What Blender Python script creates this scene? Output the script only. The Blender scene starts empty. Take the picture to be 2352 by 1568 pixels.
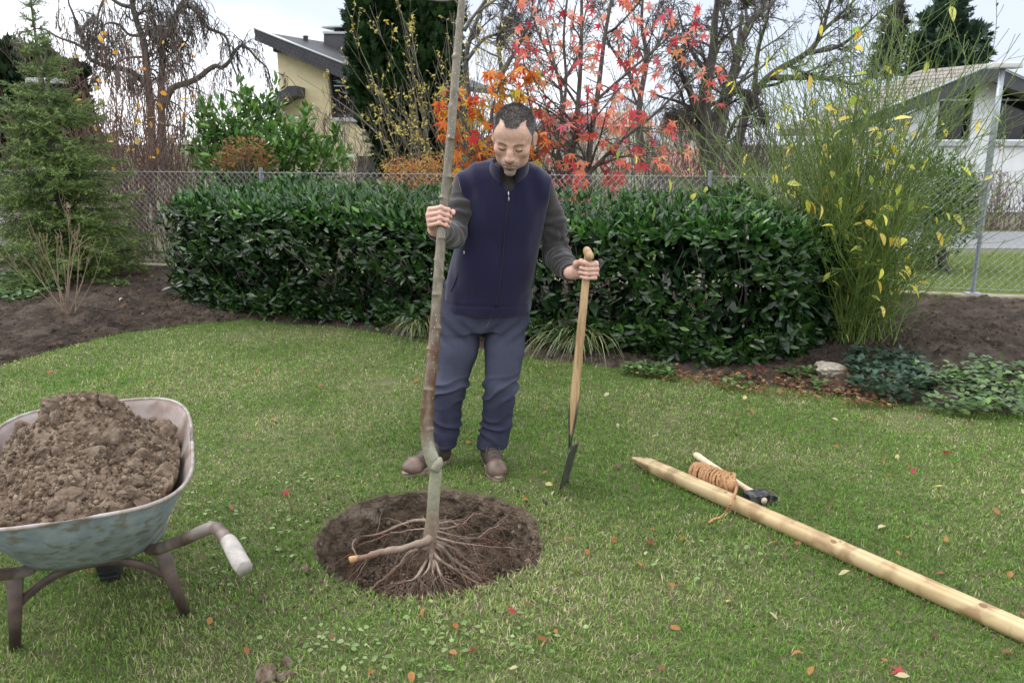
import bpy, math, random
import numpy as np
from mathutils import Vector, Matrix

# ------------------------------------------------------------------ camera, world, sun, exposure
scene = bpy.context.scene
C = scene.collection
CAM_H, CAM_T = 1.56, math.radians(13.9)
cam_d = bpy.data.cameras.new('camera'); cam = bpy.data.objects.new('camera', cam_d); C.objects.link(cam)
cam.location = (0, 0, CAM_H); cam.rotation_euler = (math.radians(90) - CAM_T, 0, 0)
cam_d.lens = 28; cam_d.sensor_width = 36; cam_d.clip_end = 5000; cam_d.clip_start = 0.05
cam_d.dof.use_dof = True; cam_d.dof.focus_distance = 3.55; cam_d.dof.aperture_fstop = 8.0
scene.camera = cam

SUN_EL, SUN_AZ = math.radians(58), math.radians(-75)      # azimuth from +y towards +x
world = bpy.data.worlds.new('World'); scene.world = world; world.use_nodes = True
wt = world.node_tree; wn = wt.nodes; wl = wt.links
for n in list(wn): wn.remove(n)
wo = wn.new('ShaderNodeOutputWorld'); bg = wn.new('ShaderNodeBackground')
sky = wn.new('ShaderNodeTexSky'); sky.sky_type = 'NISHITA'; sky.sun_disc = False
sky.sun_elevation = SUN_EL; sky.sun_rotation = SUN_AZ % (2 * math.pi); sky.air_density = 1.0; sky.dust_density = 3.0
tc = wn.new('ShaderNodeTexCoord'); mp = wn.new('ShaderNodeMapping'); mp.inputs['Scale'].default_value = (1.0, 1.0, 2.2)
mp.inputs['Location'].default_value = (7.15, 4.4, 0.1)
no = wn.new('ShaderNodeTexNoise'); no.inputs['Scale'].default_value = 1.0; no.inputs['Detail'].default_value = 5.0; no.inputs['Roughness'].default_value = 0.5
cr = wn.new('ShaderNodeValToRGB')
cr.color_ramp.elements[0].position = 0.36; cr.color_ramp.elements[0].color = (3.4, 3.7, 4.4, 1)
cr.color_ramp.elements[1].position = 0.52; cr.color_ramp.elements[1].color = (9.2, 9.3, 9.5, 1)
mx = wn.new('ShaderNodeMixRGB'); mx.inputs[0].default_value = 0.86
wl.new(tc.outputs['Generated'], mp.inputs['Vector']); wl.new(mp.outputs[0], no.inputs['Vector'])
wl.new(no.outputs['Fac'], cr.inputs[0]); wl.new(sky.outputs[0], mx.inputs[1]); wl.new(cr.outputs[0], mx.inputs[2])
wl.new(mx.outputs[0], bg.inputs[0]); bg.inputs[1].default_value = 0.13; wl.new(bg.outputs[0], wo.inputs[0])

sun_d = bpy.data.lights.new('sun', 'SUN'); sun = bpy.data.objects.new('sun', sun_d); C.objects.link(sun)
sun_d.energy = 1.0; sun_d.angle = math.radians(35); sun_d.color = (1.0, 0.97, 0.92)
sdir = Vector((math.sin(SUN_AZ) * math.cos(SUN_EL), math.cos(SUN_AZ) * math.cos(SUN_EL), math.sin(SUN_EL)))
sun.rotation_euler = sdir.to_track_quat('Z', 'Y').to_euler(); sun.location = (0, 0, 20)
vs = scene.view_settings; vs.view_transform = 'Standard'; vs.look = 'None'; vs.exposure = 1.0; vs.gamma = 1.0; vs.use_curve_mapping = False
scene.render.engine = 'CYCLES'; scene.cycles.use_denoising = True; scene.cycles.max_bounces = 6
scene.cycles.transparent_max_bounces = 8

# ------------------------------------------------------------------ helpers
FPX = 28 / 36 * 2352
def ray(px, py):
    u = (px - 1176) / FPX; v = (py - 784) / FPX
    return np.array([u, math.cos(CAM_T) - v * math.sin(CAM_T), -math.sin(CAM_T) - v * math.cos(CAM_T)])
def gp(px, py, z=0.0):            # photo point -> place on a level z
    d = ray(px, py); t = (z - CAM_H) / d[2]; return np.array([0, 0, CAM_H]) + d * t
def at(px, py, y):                # photo point -> place at distance y
    d = ray(px, py); t = y / d[1]; return np.array([0, 0, CAM_H]) + d * t

rng = np.random.default_rng(7)
def nrm(v):
    v = np.asarray(v, float); return v / np.maximum(np.linalg.norm(v, axis=-1, keepdims=True), 1e-9)
def _hash(ix, iy, iz, s):
    h = (ix * 374761393 + iy * 668265263 + iz * 2147483647 + s * 1274126177).astype(np.int64)
    h = (h ^ (h >> 13)) * 1274126177; h = h & 0xffffffff
    h = (h ^ (h >> 16)); return (h & 0xffffff) / float(0xffffff)
def vnoise(p, s=0):
    p = np.asarray(p, float); i = np.floor(p).astype(np.int64); f = p - i; f = f * f * (3 - 2 * f)
    r = 0
    for dx in (0, 1):
        wx = f[..., 0] if dx else 1 - f[..., 0]
        for dy in (0, 1):
            wy = f[..., 1] if dy else 1 - f[..., 1]
            for dz in (0, 1):
                wz = f[..., 2] if dz else 1 - f[..., 2]
                r = r + wx * wy * wz * _hash(i[..., 0] + dx, i[..., 1] + dy, i[..., 2] + dz, s)
    return r
def fbm(p, oct=4, s=0, gain=0.5, lac=2.03):
    p = np.asarray(p, float); a = 1.0; r = 0; t = 0
    for o in range(oct):
        r = r + a * vnoise(p, s + o * 17); t += a; a *= gain; p = p * lac
    return r / t - 0.5
def p2(x, y, z=0.0):
    x = np.asarray(x, float); return np.stack([x, np.asarray(y, float) + 0 * x, 0 * x + z], -1)

def mesh_np(name, V, faces, cols=None, smooth=True):
    V = np.ascontiguousarray(V, np.float32).reshape(-1, 3)
    if isinstance(faces, np.ndarray): faces = [faces]
    faces = [np.asarray(f, np.int32) for f in faces if len(f)]
    me = bpy.data.meshes.new(name)
    me.vertices.add(len(V)); me.vertices.foreach_set('co', V.ravel())
    tot = np.concatenate([np.full(len(f), f.shape[1], np.int32) for f in faces])
    idx = np.concatenate([f.ravel() for f in faces])
    st = np.concatenate([[0], np.cumsum(tot)[:-1]]).astype(np.int32)
    me.loops.add(len(idx)); me.loops.foreach_set('vertex_index', idx.astype(np.int32))
    me.polygons.add(len(tot)); me.polygons.foreach_set('loop_start', st); me.polygons.foreach_set('loop_total', tot)
    me.polygons.foreach_set('use_smooth', np.full(len(tot), bool(smooth)))
    me.update(calc_edges=True); me.validate()
    if cols is not None:
        cols = np.asarray(cols, np.float32)
        if cols.ndim == 1: cols = np.tile(cols, (len(V), 1))
        if cols.shape[1] == 3: cols = np.concatenate([cols, np.ones((len(cols), 1), np.float32)], 1)
        a = me.color_attributes.new('Col', 'FLOAT_COLOR', 'POINT'); a.data.foreach_set('color', cols.ravel())
    return me
def link(name, me, mat=None, parent=None, **props):
    o = bpy.data.objects.new(name, me); C.objects.link(o)
    if me is not None and mat is not None and len(me.materials) == 0: me.materials.append(mat)
    if parent is not None: o.parent = parent
    for k, v in props.items(): o[k] = v
    return o
def ob(name, V, F, mat, parent=None, cols=None, smooth=True, **props):
    return link(name, mesh_np(name, V, F, cols, smooth), mat, parent, **props)
def thing(name, label, cat, loc=(0, 0, 0), group=None, rotz=0):
    o = link(name, None, label=label, category=cat); o.location = loc; o.rotation_euler = (0, 0, rotz)
    o.empty_display_size = 0.1
    if group: o['group'] = group
    return o
def merge(parts):                 # [(V, [F...]) or (V,[F],cols)]
    Vs, Fs, Cs, n = [], {}, [], 0
    for p in parts:
        V = np.asarray(p[0]).reshape(-1, 3); fl = p[1] if isinstance(p[1], list) else [p[1]]
        for f in fl:
            f = np.asarray(f)
            if len(f): Fs.setdefault(f.shape[1], []).append(f + n)
        Vs.append(V); n += len(V)
        if len(p) > 2:
            c = np.asarray(p[2], float); Cs.append(np.tile(c, (len(V), 1)) if c.ndim == 1 else c)
    F = [np.concatenate(f) for f in Fs.values()]
    return np.concatenate(Vs), F, (np.concatenate(Cs) if Cs else None)

def box(x0, x1, y0, y1, z0, z1):
    V = np.array([[x, y, z] for z in (z0, z1) for y in (y0, y1) for x in (x0, x1)], float)
    F = np.array([[0, 2, 3, 1], [4, 5, 7, 6], [0, 1, 5, 4], [2, 6, 7, 3], [0, 4, 6, 2], [1, 3, 7, 5]])
    return V, F
def bevbox(x0, x1, y0, y1, z0, z1, b=0.004):
    import bmesh
    bm = bmesh.new(); V, F = box(x0, x1, y0, y1, z0, z1)
    vs_ = [bm.verts.new(v) for v in V]
    for f in F: bm.faces.new([vs_[i] for i in f])
    bmesh.ops.bevel(bm, geom=bm.edges[:], offset=b, segments=2, affect='EDGES', profile=0.6)
    bmesh.ops.triangulate(bm, faces=bm.faces[:]); bm.verts.index_update()
    V = np.array([v.co[:] for v in bm.verts]); F = np.array([[v.index for v in f.verts] for f in bm.faces]); bm.free()
    return V, F
def prism(poly, d0, d1, axis=1):  # polygon of (u,v) in the plane across `axis`, extruded from d0 to d1
    poly = np.asarray(poly, float); n = len(poly)
    def mk(d):
        if axis == 1: return np.stack([poly[:, 0], np.full(n, d), poly[:, 1]], 1)
        if axis == 0: return np.stack([np.full(n, d), poly[:, 0], poly[:, 1]], 1)
        return np.stack([poly[:, 0], poly[:, 1], np.full(n, d)], 1)
    V = np.concatenate([mk(d0), mk(d1)]); i = np.arange(n); j = (i + 1) % n
    return V, [np.stack([i, j, j + n, i + n], 1), i[None, ::-1], (i + n)[None]]

def batch_tube(P, R, sides=4, cap=True):
    P = np.asarray(P, float); R = np.asarray(R, float)
    if P.ndim == 2: P = P[None]; R = R[None]
    N, k, _ = P.shape
    T = nrm(np.gradient(P, axis=1))
    ov = nrm(P[:, -1] - P[:, 0]); ref = np.zeros((N, 3)); ref[np.arange(N), np.argmin(np.abs(ov), 1)] = 1
    U = nrm(ref[:, None] - (ref[:, None] * T).sum(-1, keepdims=True) * T); W = np.cross(T, U)
    a = np.arange(sides) / sides * 2 * np.pi
    V = P[:, :, None] + R[:, :, None, None] * (np.cos(a)[:, None] * U[:, :, None] + np.sin(a)[:, None] * W[:, :, None])
    base = (np.arange(N) * k * sides)[:, None, None]; i = np.arange(k - 1)[None, :, None] * sides; s = np.arange(sides)[None, None]
    s2 = (s + 1) % sides
    F = np.stack([base + i + s, base + i + s2, base + i + sides + s2, base + i + sides + s], -1).reshape(-1, 4)
    Fs = [F]
    if cap and sides > 2:
        c = (np.arange(N) * k * sides)[:, None] + np.arange(sides)[None]
        Fs += [c[:, ::-1], c + (k - 1) * sides]
    return V.reshape(-1, 3), Fs
def spline(pts, n):               # catmull-rom through rows of any width
    p = np.asarray(pts, float); p = np.concatenate([2 * p[:1] - p[1:2], p, 2 * p[-1:] - p[-2:-1]])
    m = len(p) - 3; t = np.linspace(0, m - 1e-6, n); i = t.astype(int); f = (t - i)[:, None]
    a, b, c, d = p[i], p[i + 1], p[i + 2], p[i + 3]
    return 0.5 * (2 * b + (c - a) * f + (2 * a - 5 * b + 4 * c - d) * f ** 2 + (3 * b - a - 3 * c + d) * f ** 3)
def tube(pts, r, n=24, sides=10):
    pts = np.asarray(pts, float); r = np.broadcast_to(np.asarray(r, float), (len(pts),))
    q = spline(np.concatenate([pts, r[:, None]], 1), n); return batch_tube(q[:, :3], np.maximum(q[:, 3], 1e-4), sides)
def lathe(prof, n=24):            # (r,z) rows
    prof = np.asarray(prof, float); a = np.arange(n) / n * 2 * np.pi; k = len(prof)
    V = np.stack([prof[:, :1] * np.cos(a), prof[:, :1] * np.sin(a), np.repeat(prof[:, 1:], n, 1)], -1).reshape(-1, 3)
    i = np.arange(k - 1)[:, None] * n; s = np.arange(n)[None]; s2 = (s + 1) % n
    F = np.stack([i + s, i + s2, i + n + s2, i + n + s], -1).reshape(-1, 4)
    return V, [F, np.arange(n)[None, ::-1], (np.arange(n) + (k - 1) * n)[None]]
def frame(d, roll=0.0, up=(0, 0, 1)):   # rows: X (width), Y (along d), Z (normal)
    Y = nrm(d); up = np.asarray(up, float) + 0 * Y; up = np.where(np.abs((Y * nrm(up)).sum(-1, keepdims=True)) > 0.97, np.array([1.0, 0.1, 0]), up)
    X = nrm(np.cross(Y, up)); Z = np.cross(X, Y); c = np.cos(roll); s = np.sin(roll)
    if np.ndim(roll): c = c[..., None]; s = s[..., None]
    return X * c + Z * s, Y, Z * c - X * s
def scatter(T, TF, pos, fr, sc, cols=None, colv=None):
    X, Y, Z = fr; T = np.asarray(T, float); N = len(pos); m = len(T); sc = np.broadcast_to(sc, (N,))
    V = pos[:, None] + sc[:, None, None] * (T[None, :, :1] * X[:, None] + T[None, :, 1:2] * Y[:, None] + T[None, :, 2:] * Z[:, None])
    off = (np.arange(N) * m)[:, None, None]
    Fs = [(np.asarray(f)[None] + off).reshape(-1, np.asarray(f).shape[1]) for f in (TF if isinstance(TF, list) else [TF])]
    if cols is not None: cols = np.repeat(np.asarray(cols, float), m, 0)
    return V.reshape(-1, 3), Fs, cols
def leaf_tpl(w=0.36, fold=0.12, curl=0.12, n=5, tip=1.0, base=0.0):     # length 1 along +Y
    t = np.linspace(0, 1, n); wd = w * 0.5 * np.sin(np.pi * np.clip(t, 0.02, 0.985) ** tip) ** 0.85
    z = -curl * t ** 2
    L = np.stack([-wd, t, z + fold * wd], 1); M = np.stack([0 * t, t, z], 1); R = np.stack([wd, t, z + fold * wd], 1)
    V = np.concatenate([L, M, R]); i = np.arange(n - 1)
    F = np.concatenate([np.stack([i, i + n, i + n + 1, i + 1], 1), np.stack([i + n, i + 2 * n, i + 2 * n + 1, i + n + 1], 1)])
    return V, F
def rdir(n, g=None):
    g = g or rng; return nrm(g.normal(size=(n, 3)))

# ------------------------------------------------------------------ materials
def nodes(m):
    m.use_nodes = True; nt = m.node_tree; b = nt.nodes['Principled BSDF']; return nt, nt.nodes, nt.links, b
def pmat(name, c1, c2=None, scale=20, rough=0.6, bump=0.0, bscale=None, detail=4, c3=None, c3s=3, spec=0.5, metal=0.0, attr=False, stretch=None, sheen=0.0, bdist=0.01, lo=0.35, hi=0.65, trans=0.0, sss=0.0):
    m = bpy.data.materials.new(name); nt, N, L, b = nodes(m)
    t = N.new('ShaderNodeTexCoord'); src = t.outputs['Object']
    if stretch is not None:
        q = N.new('ShaderNodeMapping'); q.inputs['Scale'].default_value = stretch; L.new(src, q.inputs['Vector']); src = q.outputs[0]
    def noise(sc, det=detail):
        x = N.new('ShaderNodeTexNoise'); x.inputs['Scale'].default_value = sc; x.inputs['Detail'].default_value = det; L.new(src, x.inputs['Vector']); return x.outputs['Fac']
    def ramp(f, a, bb):
        r = N.new('ShaderNodeMapRange'); r.inputs[1].default_value = a; r.inputs[2].default_value = bb; L.new(f, r.inputs[0]); return r.outputs[0]
    def mix(f, a, bb, mode='MIX'):
        x = N.new('ShaderNodeMixRGB'); x.blend_type = mode
        for k, v in ((0, f), (1, a), (2, bb)):
            if isinstance(v, bpy.types.NodeSocket): L.new(v, x.inputs[k])
            else: x.inputs[k].default_value = v if k == 0 else (*v[:3], 1)
        return x.outputs[0]
    col = None
    if attr:
        a = N.new('ShaderNodeAttribute'); a.attribute_name = 'Col'; col = a.outputs['Color']
        if c1 is not None: col = mix(1.0, col, mix(ramp(noise(scale), lo, hi), c1, c2 or c1), 'MULTIPLY')
    elif c2 is not None:
        col = mix(ramp(noise(scale), lo, hi), c1, c2)
    if c3 is not None: col = mix(ramp(noise(c3s), 0.5, 0.62), col if col is not None else c1, c3)
    if col is None: b.inputs['Base Color'].default_value = (*c1, 1)
    else: L.new(col, b.inputs['Base Color'])
    b.inputs['Roughness'].default_value = rough; b.inputs['Metallic'].default_value = metal
    b.inputs['Specular IOR Level'].default_value = spec
    if sheen: b.inputs['Sheen Weight'].default_value = sheen; b.inputs['Sheen Roughness'].default_value = 0.5
    if sss:
        b.inputs['Subsurface Weight'].default_value = sss; b.inputs['Subsurface Radius'].default_value = (0.012, 0.004, 0.002); b.inputs['Subsurface Scale'].default_value = 1.0
    if bump:
        u = N.new('ShaderNodeBump'); u.inputs['Strength'].default_value = bump; u.inputs['Distance'].default_value = bdist
        L.new(noise(bscale or scale * 2, 6), u.inputs['Height']); L.new(u.outputs[0], b.inputs['Normal'])
    if trans:
        tr = N.new('ShaderNodeBsdfTranslucent'); ms = N.new('ShaderNodeMixShader'); ms.inputs[0].default_value = trans
        if col is not None: L.new(col, tr.inputs['Color'])
        else: tr.inputs['Color'].default_value = (*c1, 1)
        L.new(b.outputs[0], ms.inputs[1]); L.new(tr.outputs[0], ms.inputs[2]); L.new(ms.outputs[0], N['Material Output'].inputs['Surface'])
    return m
leafmat = lambda name, rough=0.4, trans=0.3, spec=0.5: pmat(name, (0.8, 0.8, 0.8), (1.15, 1.15, 1.15), 14, rough, attr=True, trans=trans, spec=spec)
M_bark = pmat('bark', (0.058, 0.050, 0.042), (0.115, 0.10, 0.085), 18, 0.85, 0.5, 40)
M_barkdark = pmat('dark_bark', (0.035, 0.03, 0.025), (0.07, 0.06, 0.05), 18, 0.9, 0.5, 40)
M_galv = pmat('galvanised_steel', (0.30, 0.33, 0.36), (0.42, 0.45, 0.48), 30, 0.45, 0.1, 80, metal=0.6)
# ------------------------------------------------------------------ ground: lawn, planting hole, beds
HC = np.array([-0.345, 2.985]); HR = 0.462
BX = np.array([-12, -7, -3.75, -3.52, -3.32, -2.95, -2.45, -1.6, -0.6, 0.17, 1.52, 2.48, 3.06, 6, 12.0])
BY = np.array([3.6, 4.5, 5.42, 6.1, 6.55, 6.88, 7.08, 6.85, 6.32, 5.74, 5.1, 4.67, 4.5, 3.8, 3.0])
def bed_edge(x): return np.interp(x, BX, BY) + 0.09 * fbm(p2(np.asarray(x) * 2.1, 0.0), 3, 5)
FA, FB = gp(300, 604, 0.15)[:2], gp(2250, 675, 0.15)[:2]          # fence line on its kerb
def fence_y(x): return FA[1] + (np.asarray(x) - FA[0]) * (FB[1] - FA[1]) / (FB[0] - FA[0])
def rim(th): 
    th = np.asarray(th, float)
    return HR * (1 + 0.17 * fbm(np.stack([np.cos(th) * 1.6, np.sin(th) * 1.6, 0 * th], -1), 3, 9) + 0.085 * fbm(np.stack([np.cos(th) * 7, np.sin(th) * 7, 0 * th], -1), 3, 19) + 0.06 * fbm(np.stack([np.cos(th) * 22, np.sin(th) * 22, 0 * th], -1), 2, 29))
def lawn_z(x, y):
    d = np.hypot(np.asarray(x) - HC[0], np.asarray(y) - HC[1])
    return 0.02 * fbm(p2(np.asarray(x) * 1.3, np.asarray(y) * 1.3), 3, 2) * np.clip((d - HR) * 3, 0, 1) * (d < 40)

nth = 192; th = np.arange(nth) / nth * 2 * np.pi
rad = np.concatenate([[0, 0.012, 0.03, 0.06, 0.1, 0.15, 0.22, 0.3], np.linspace(0.4, 6, 48), np.geomspace(6.5, 3000, 26)])
R = rim(th)[None] + rad[:, None]; GX = HC[0] + R * np.cos(th); GY = HC[1] + R * np.sin(th)
GZ = lawn_z(GX, GY); GZ[0] -= 0.012; GZ[1] -= 0.004
V = np.stack([GX, GY, GZ], -1).reshape(-1, 3); i = np.arange(len(rad) - 1)[:, None] * nth; s = np.arange(nth)[None]; s2 = (s + 1) % nth
Fq = np.stack([i + s, i + nth + s, i + nth + s2, i + s2], -1).reshape(-1, 4)
M_ground = pmat('lawn_thatch', (0.065, 0.09, 0.025), (0.10, 0.105, 0.04), 9, 0.95, 0.6, 60, c3=(0.10, 0.08, 0.05), c3s=22)
ob('ground', V, Fq, M_ground, kind='structure')

# the hole: a dug bowl whose lip meets the lawn
nr = 70; u = np.linspace(0, 1, nr)
rr = np.interp(u, [0, .12, .25, .4, .52, .6, 1], [1, .985, .95, .90, .84, .76, 0.0])
dz = np.interp(u, [0, .12, .25, .4, .52, .6, .75, 1], [0, -.06, -.15, -.245, -.305, -.32, -.318, -.295])
R = rim(th)[None] * rr[:, None]; X = HC[0] + R * np.cos(th); Y = HC[1] + R * np.sin(th); Z = np.repeat(dz[:, None], nth, 1)
Pn = np.stack([X, Y, Z], -1); amt = np.clip(u * 8, 0, 1)[:, None]
flo = np.clip((u - .5) * 6, 0, 1)[:, None]
lum = fbm(Pn * 16, 4, 31, 0.6) * 0.05 + np.abs(fbm(Pn * 45, 3, 33)) * 0.02
push = (fbm(Pn * np.array([6, 6, 5.]), 4, 41, 0.55) * 0.085 + fbm(Pn * 28, 4, 43, .65) * 0.055) * amt * (1 - flo)
X = X + np.cos(th) * push; Y = Y + np.sin(th) * push; Z = Z + lum * flo * 1.1 - 0.012 * (u[:, None] == 0)
V = np.stack([X, Y, Z], -1).reshape(-1, 3); i = np.arange(nr - 1)[:, None] * nth
Fq = np.stack([i + s, i + s2, i + nth + s2, i + nth + s], -1).reshape(-1, 4)
M_soil = pmat('dug_soil', (0.085, 0.061, 0.042), (0.165, 0.122, 0.086), 14, 0.92, 1.0, 60, c3=(0.20, 0.158, 0.12), c3s=9, bdist=0.03, spec=0.3)
ob('planting_hole', V, Fq[:, ::-1], M_soil, kind='structure')

# beds behind the lawn edge
nx, ny = 400, 110; xs = np.linspace(-7.5, 7, nx); v = np.linspace(0, 1, ny) ** 1.25
e = bed_edge(xs); X = np.repeat(xs[None], ny, 0); Y = e[None] - 0.05 + v[:, None] * (fence_y(xs) - 0.02 - e)[None]
lump = fbm(np.stack([X * 9, Y * 9, 0 * X], -1), 4, 51, 0.6)
Z = 0.015 + 0.07 * lump + 0.075 * np.clip(np.abs(fbm(np.stack([X * 24, Y * 24, 0 * X], -1), 3, 57)) * 2, 0, 1) + 0.10 * np.clip(v[:, None] * 1.4, 0, 1)
Z = Z * np.clip(v[:, None] / 0.06, 0, 1) - 0.02 * (v[:, None] < 0.02)
BEDG = (X, Y, Z)
def bed_z(x, y):
    e = bed_edge(x); vv = np.clip((y - e + .05) / (fence_y(x) - .02 - e), 0, 1)
    return 0.03 + 0.10 * np.clip(vv * 1.4, 0, 1)
i = np.arange(ny - 1)[:, None] * nx; s_ = np.arange(nx - 1)[None]
Fq = np.stack([i + s_, i + s_ + 1, i + nx + s_ + 1, i + nx + s_], -1).reshape(-1, 4)
M_bed = pmat('bed_soil', (0.031, 0.023, 0.017), (0.066, 0.049, 0.037), 12, 0.95, 1.0, 42, c3=(0.085, 0.066, 0.051), c3s=5, bdist=0.04, spec=0.25)
ob('flower_bed', np.stack([X, Y, Z], -1), Fq, M_bed, kind='structure')

# things standing on the lawn that press the grass down
SHOES = [(-0.42, 3.67, .09, .10), (-0.10, 3.66, .04, .13)]
M_grass = leafmat('grass_blades', 0.55, 0.25, 0.2)
def grass(n, x0, x1, y0, y1, dens, wmul):
    x = rng.uniform(x0, x1, n); y = rng.uniform(y0, y1, n); k = (rng.uniform(size=n) < np.interp(y, [1.5, 3.2, 5, 7.2], [1, .72, .42, .24])) & (np.abs(x) < 0.70 * y + 0.9); x, y = x[k], y[k]; n = len(x)
    k = (y < bed_edge(x) + 0.03) & (np.abs(x) < 0.70 * y + 0.9)
    th_ = np.arctan2(y - HC[1], x - HC[0]); d = np.hypot(x - HC[0], y - HC[1]); r = rim(th_)
    bare = -0.006 + 0.030 * np.clip(fbm(p2(np.cos(th_) * 2.2, np.sin(th_) * 2.2), 2, 71) * 2.5, 0, 1)
    k &= (d > r + bare * rng.uniform(0.3, 1.2, n))
    for sx, sy, a, b_ in SHOES: k &= ((x - sx) / a) ** 2 + ((y - sy) / b_) ** 2 > 1
    worn = fbm(p2(x * 2.3, y * 2.3), 4, 75); k &= worn > -0.36 + 0.12 * rng.uniform(size=n)
    return x[k], y[k], worn[k]
x, y, worn = grass(1450000, -5.5, 5.5, 1.5, 7.2, 1, 1)
n = len(x); ln = rng.uniform(0.012, 0.030, n) * (1 + 0.5 * fbm(p2(x * 1.7, y * 1.7), 2, 77)); tall = rng.uniform(size=n) < 0.06; ln[tall] *= 1.5
far = np.clip((y - 2) / 4, 0, 1); w = rng.uniform(0.0010, 0.0021, n) * (1 + 0.8 * far)
hd = rng.uniform(0, 2 * np.pi, n); clump = fbm(p2(x * 9, y * 9), 2, 79) * 6; lean = rng.uniform(0.25, 1.15, n)
dx, dy = np.cos(hd + clump), np.sin(hd + clump); sx, sy = -dy * w, dx * w
z = lawn_z(x, y) - 0.003
mh = ln * 0.55; ml = mh * np.sin(lean * .6); mz = mh * np.cos(lean * .6)
tl = ml + ln * .5 * np.sin(lean * 1.25); tz = np.maximum(mz + ln * .5 * np.cos(lean * 1.25), 0.004)
V = np.stack([np.stack([x, y, z], -1), np.stack([x + dx * ml + sx, y + dy * ml + sy, z + mz], -1),
              np.stack([x + dx * tl, y + dy * tl, z + tz], -1), np.stack([x + dx * ml - sx, y + dy * ml - sy, z + mz], -1)], 1)
o = (np.arange(n) * 4)[:, None]
pale = np.clip(0.30 - 1.5 * worn + 0.35 * np.clip(1 - np.hypot(x - 0.25, (y - 2.3)) / 1.1, 0, 1) + 0.12 * np.clip(-x - .5, 0, 1) - 0.25 * np.clip((x - 1.2) / 1.5, 0, 1) - .12 * np.clip((y - 3.5) / 3, 0, 1), 0.03, .8)
straw = rng.uniform(size=n) < pale * 0.45
g1 = np.array([0.072, 0.172, 0.024]); g2 = np.array([0.175, 0.295, 0.052]); g3 = np.array([0.29, 0.36, 0.12]); st = np.array([0.47, 0.42, 0.25])
t = rng.uniform(size=(n, 1)); col = g1 * (1 - t) + g2 * t; pm = (rng.uniform(size=(n, 1)) < pale[:, None]); col = np.where(pm, g2 * (1 - t) + g3 * t, col)
col = np.where(straw[:, None], st * rng.uniform(0.55, 1.15, (n, 1)), col) * (1 + 0.5 * fbm(p2(x * 1.1, y * 1.1), 3, 83))[:, None]
ob('lawn_grass', V, [o + np.array([[0, 1, 2, 3]])], M_grass, cols=np.repeat(col, 4, 0), smooth=False, kind='stuff',
   label='short mown lawn grass with pale worn patches', category='grass')
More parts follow.
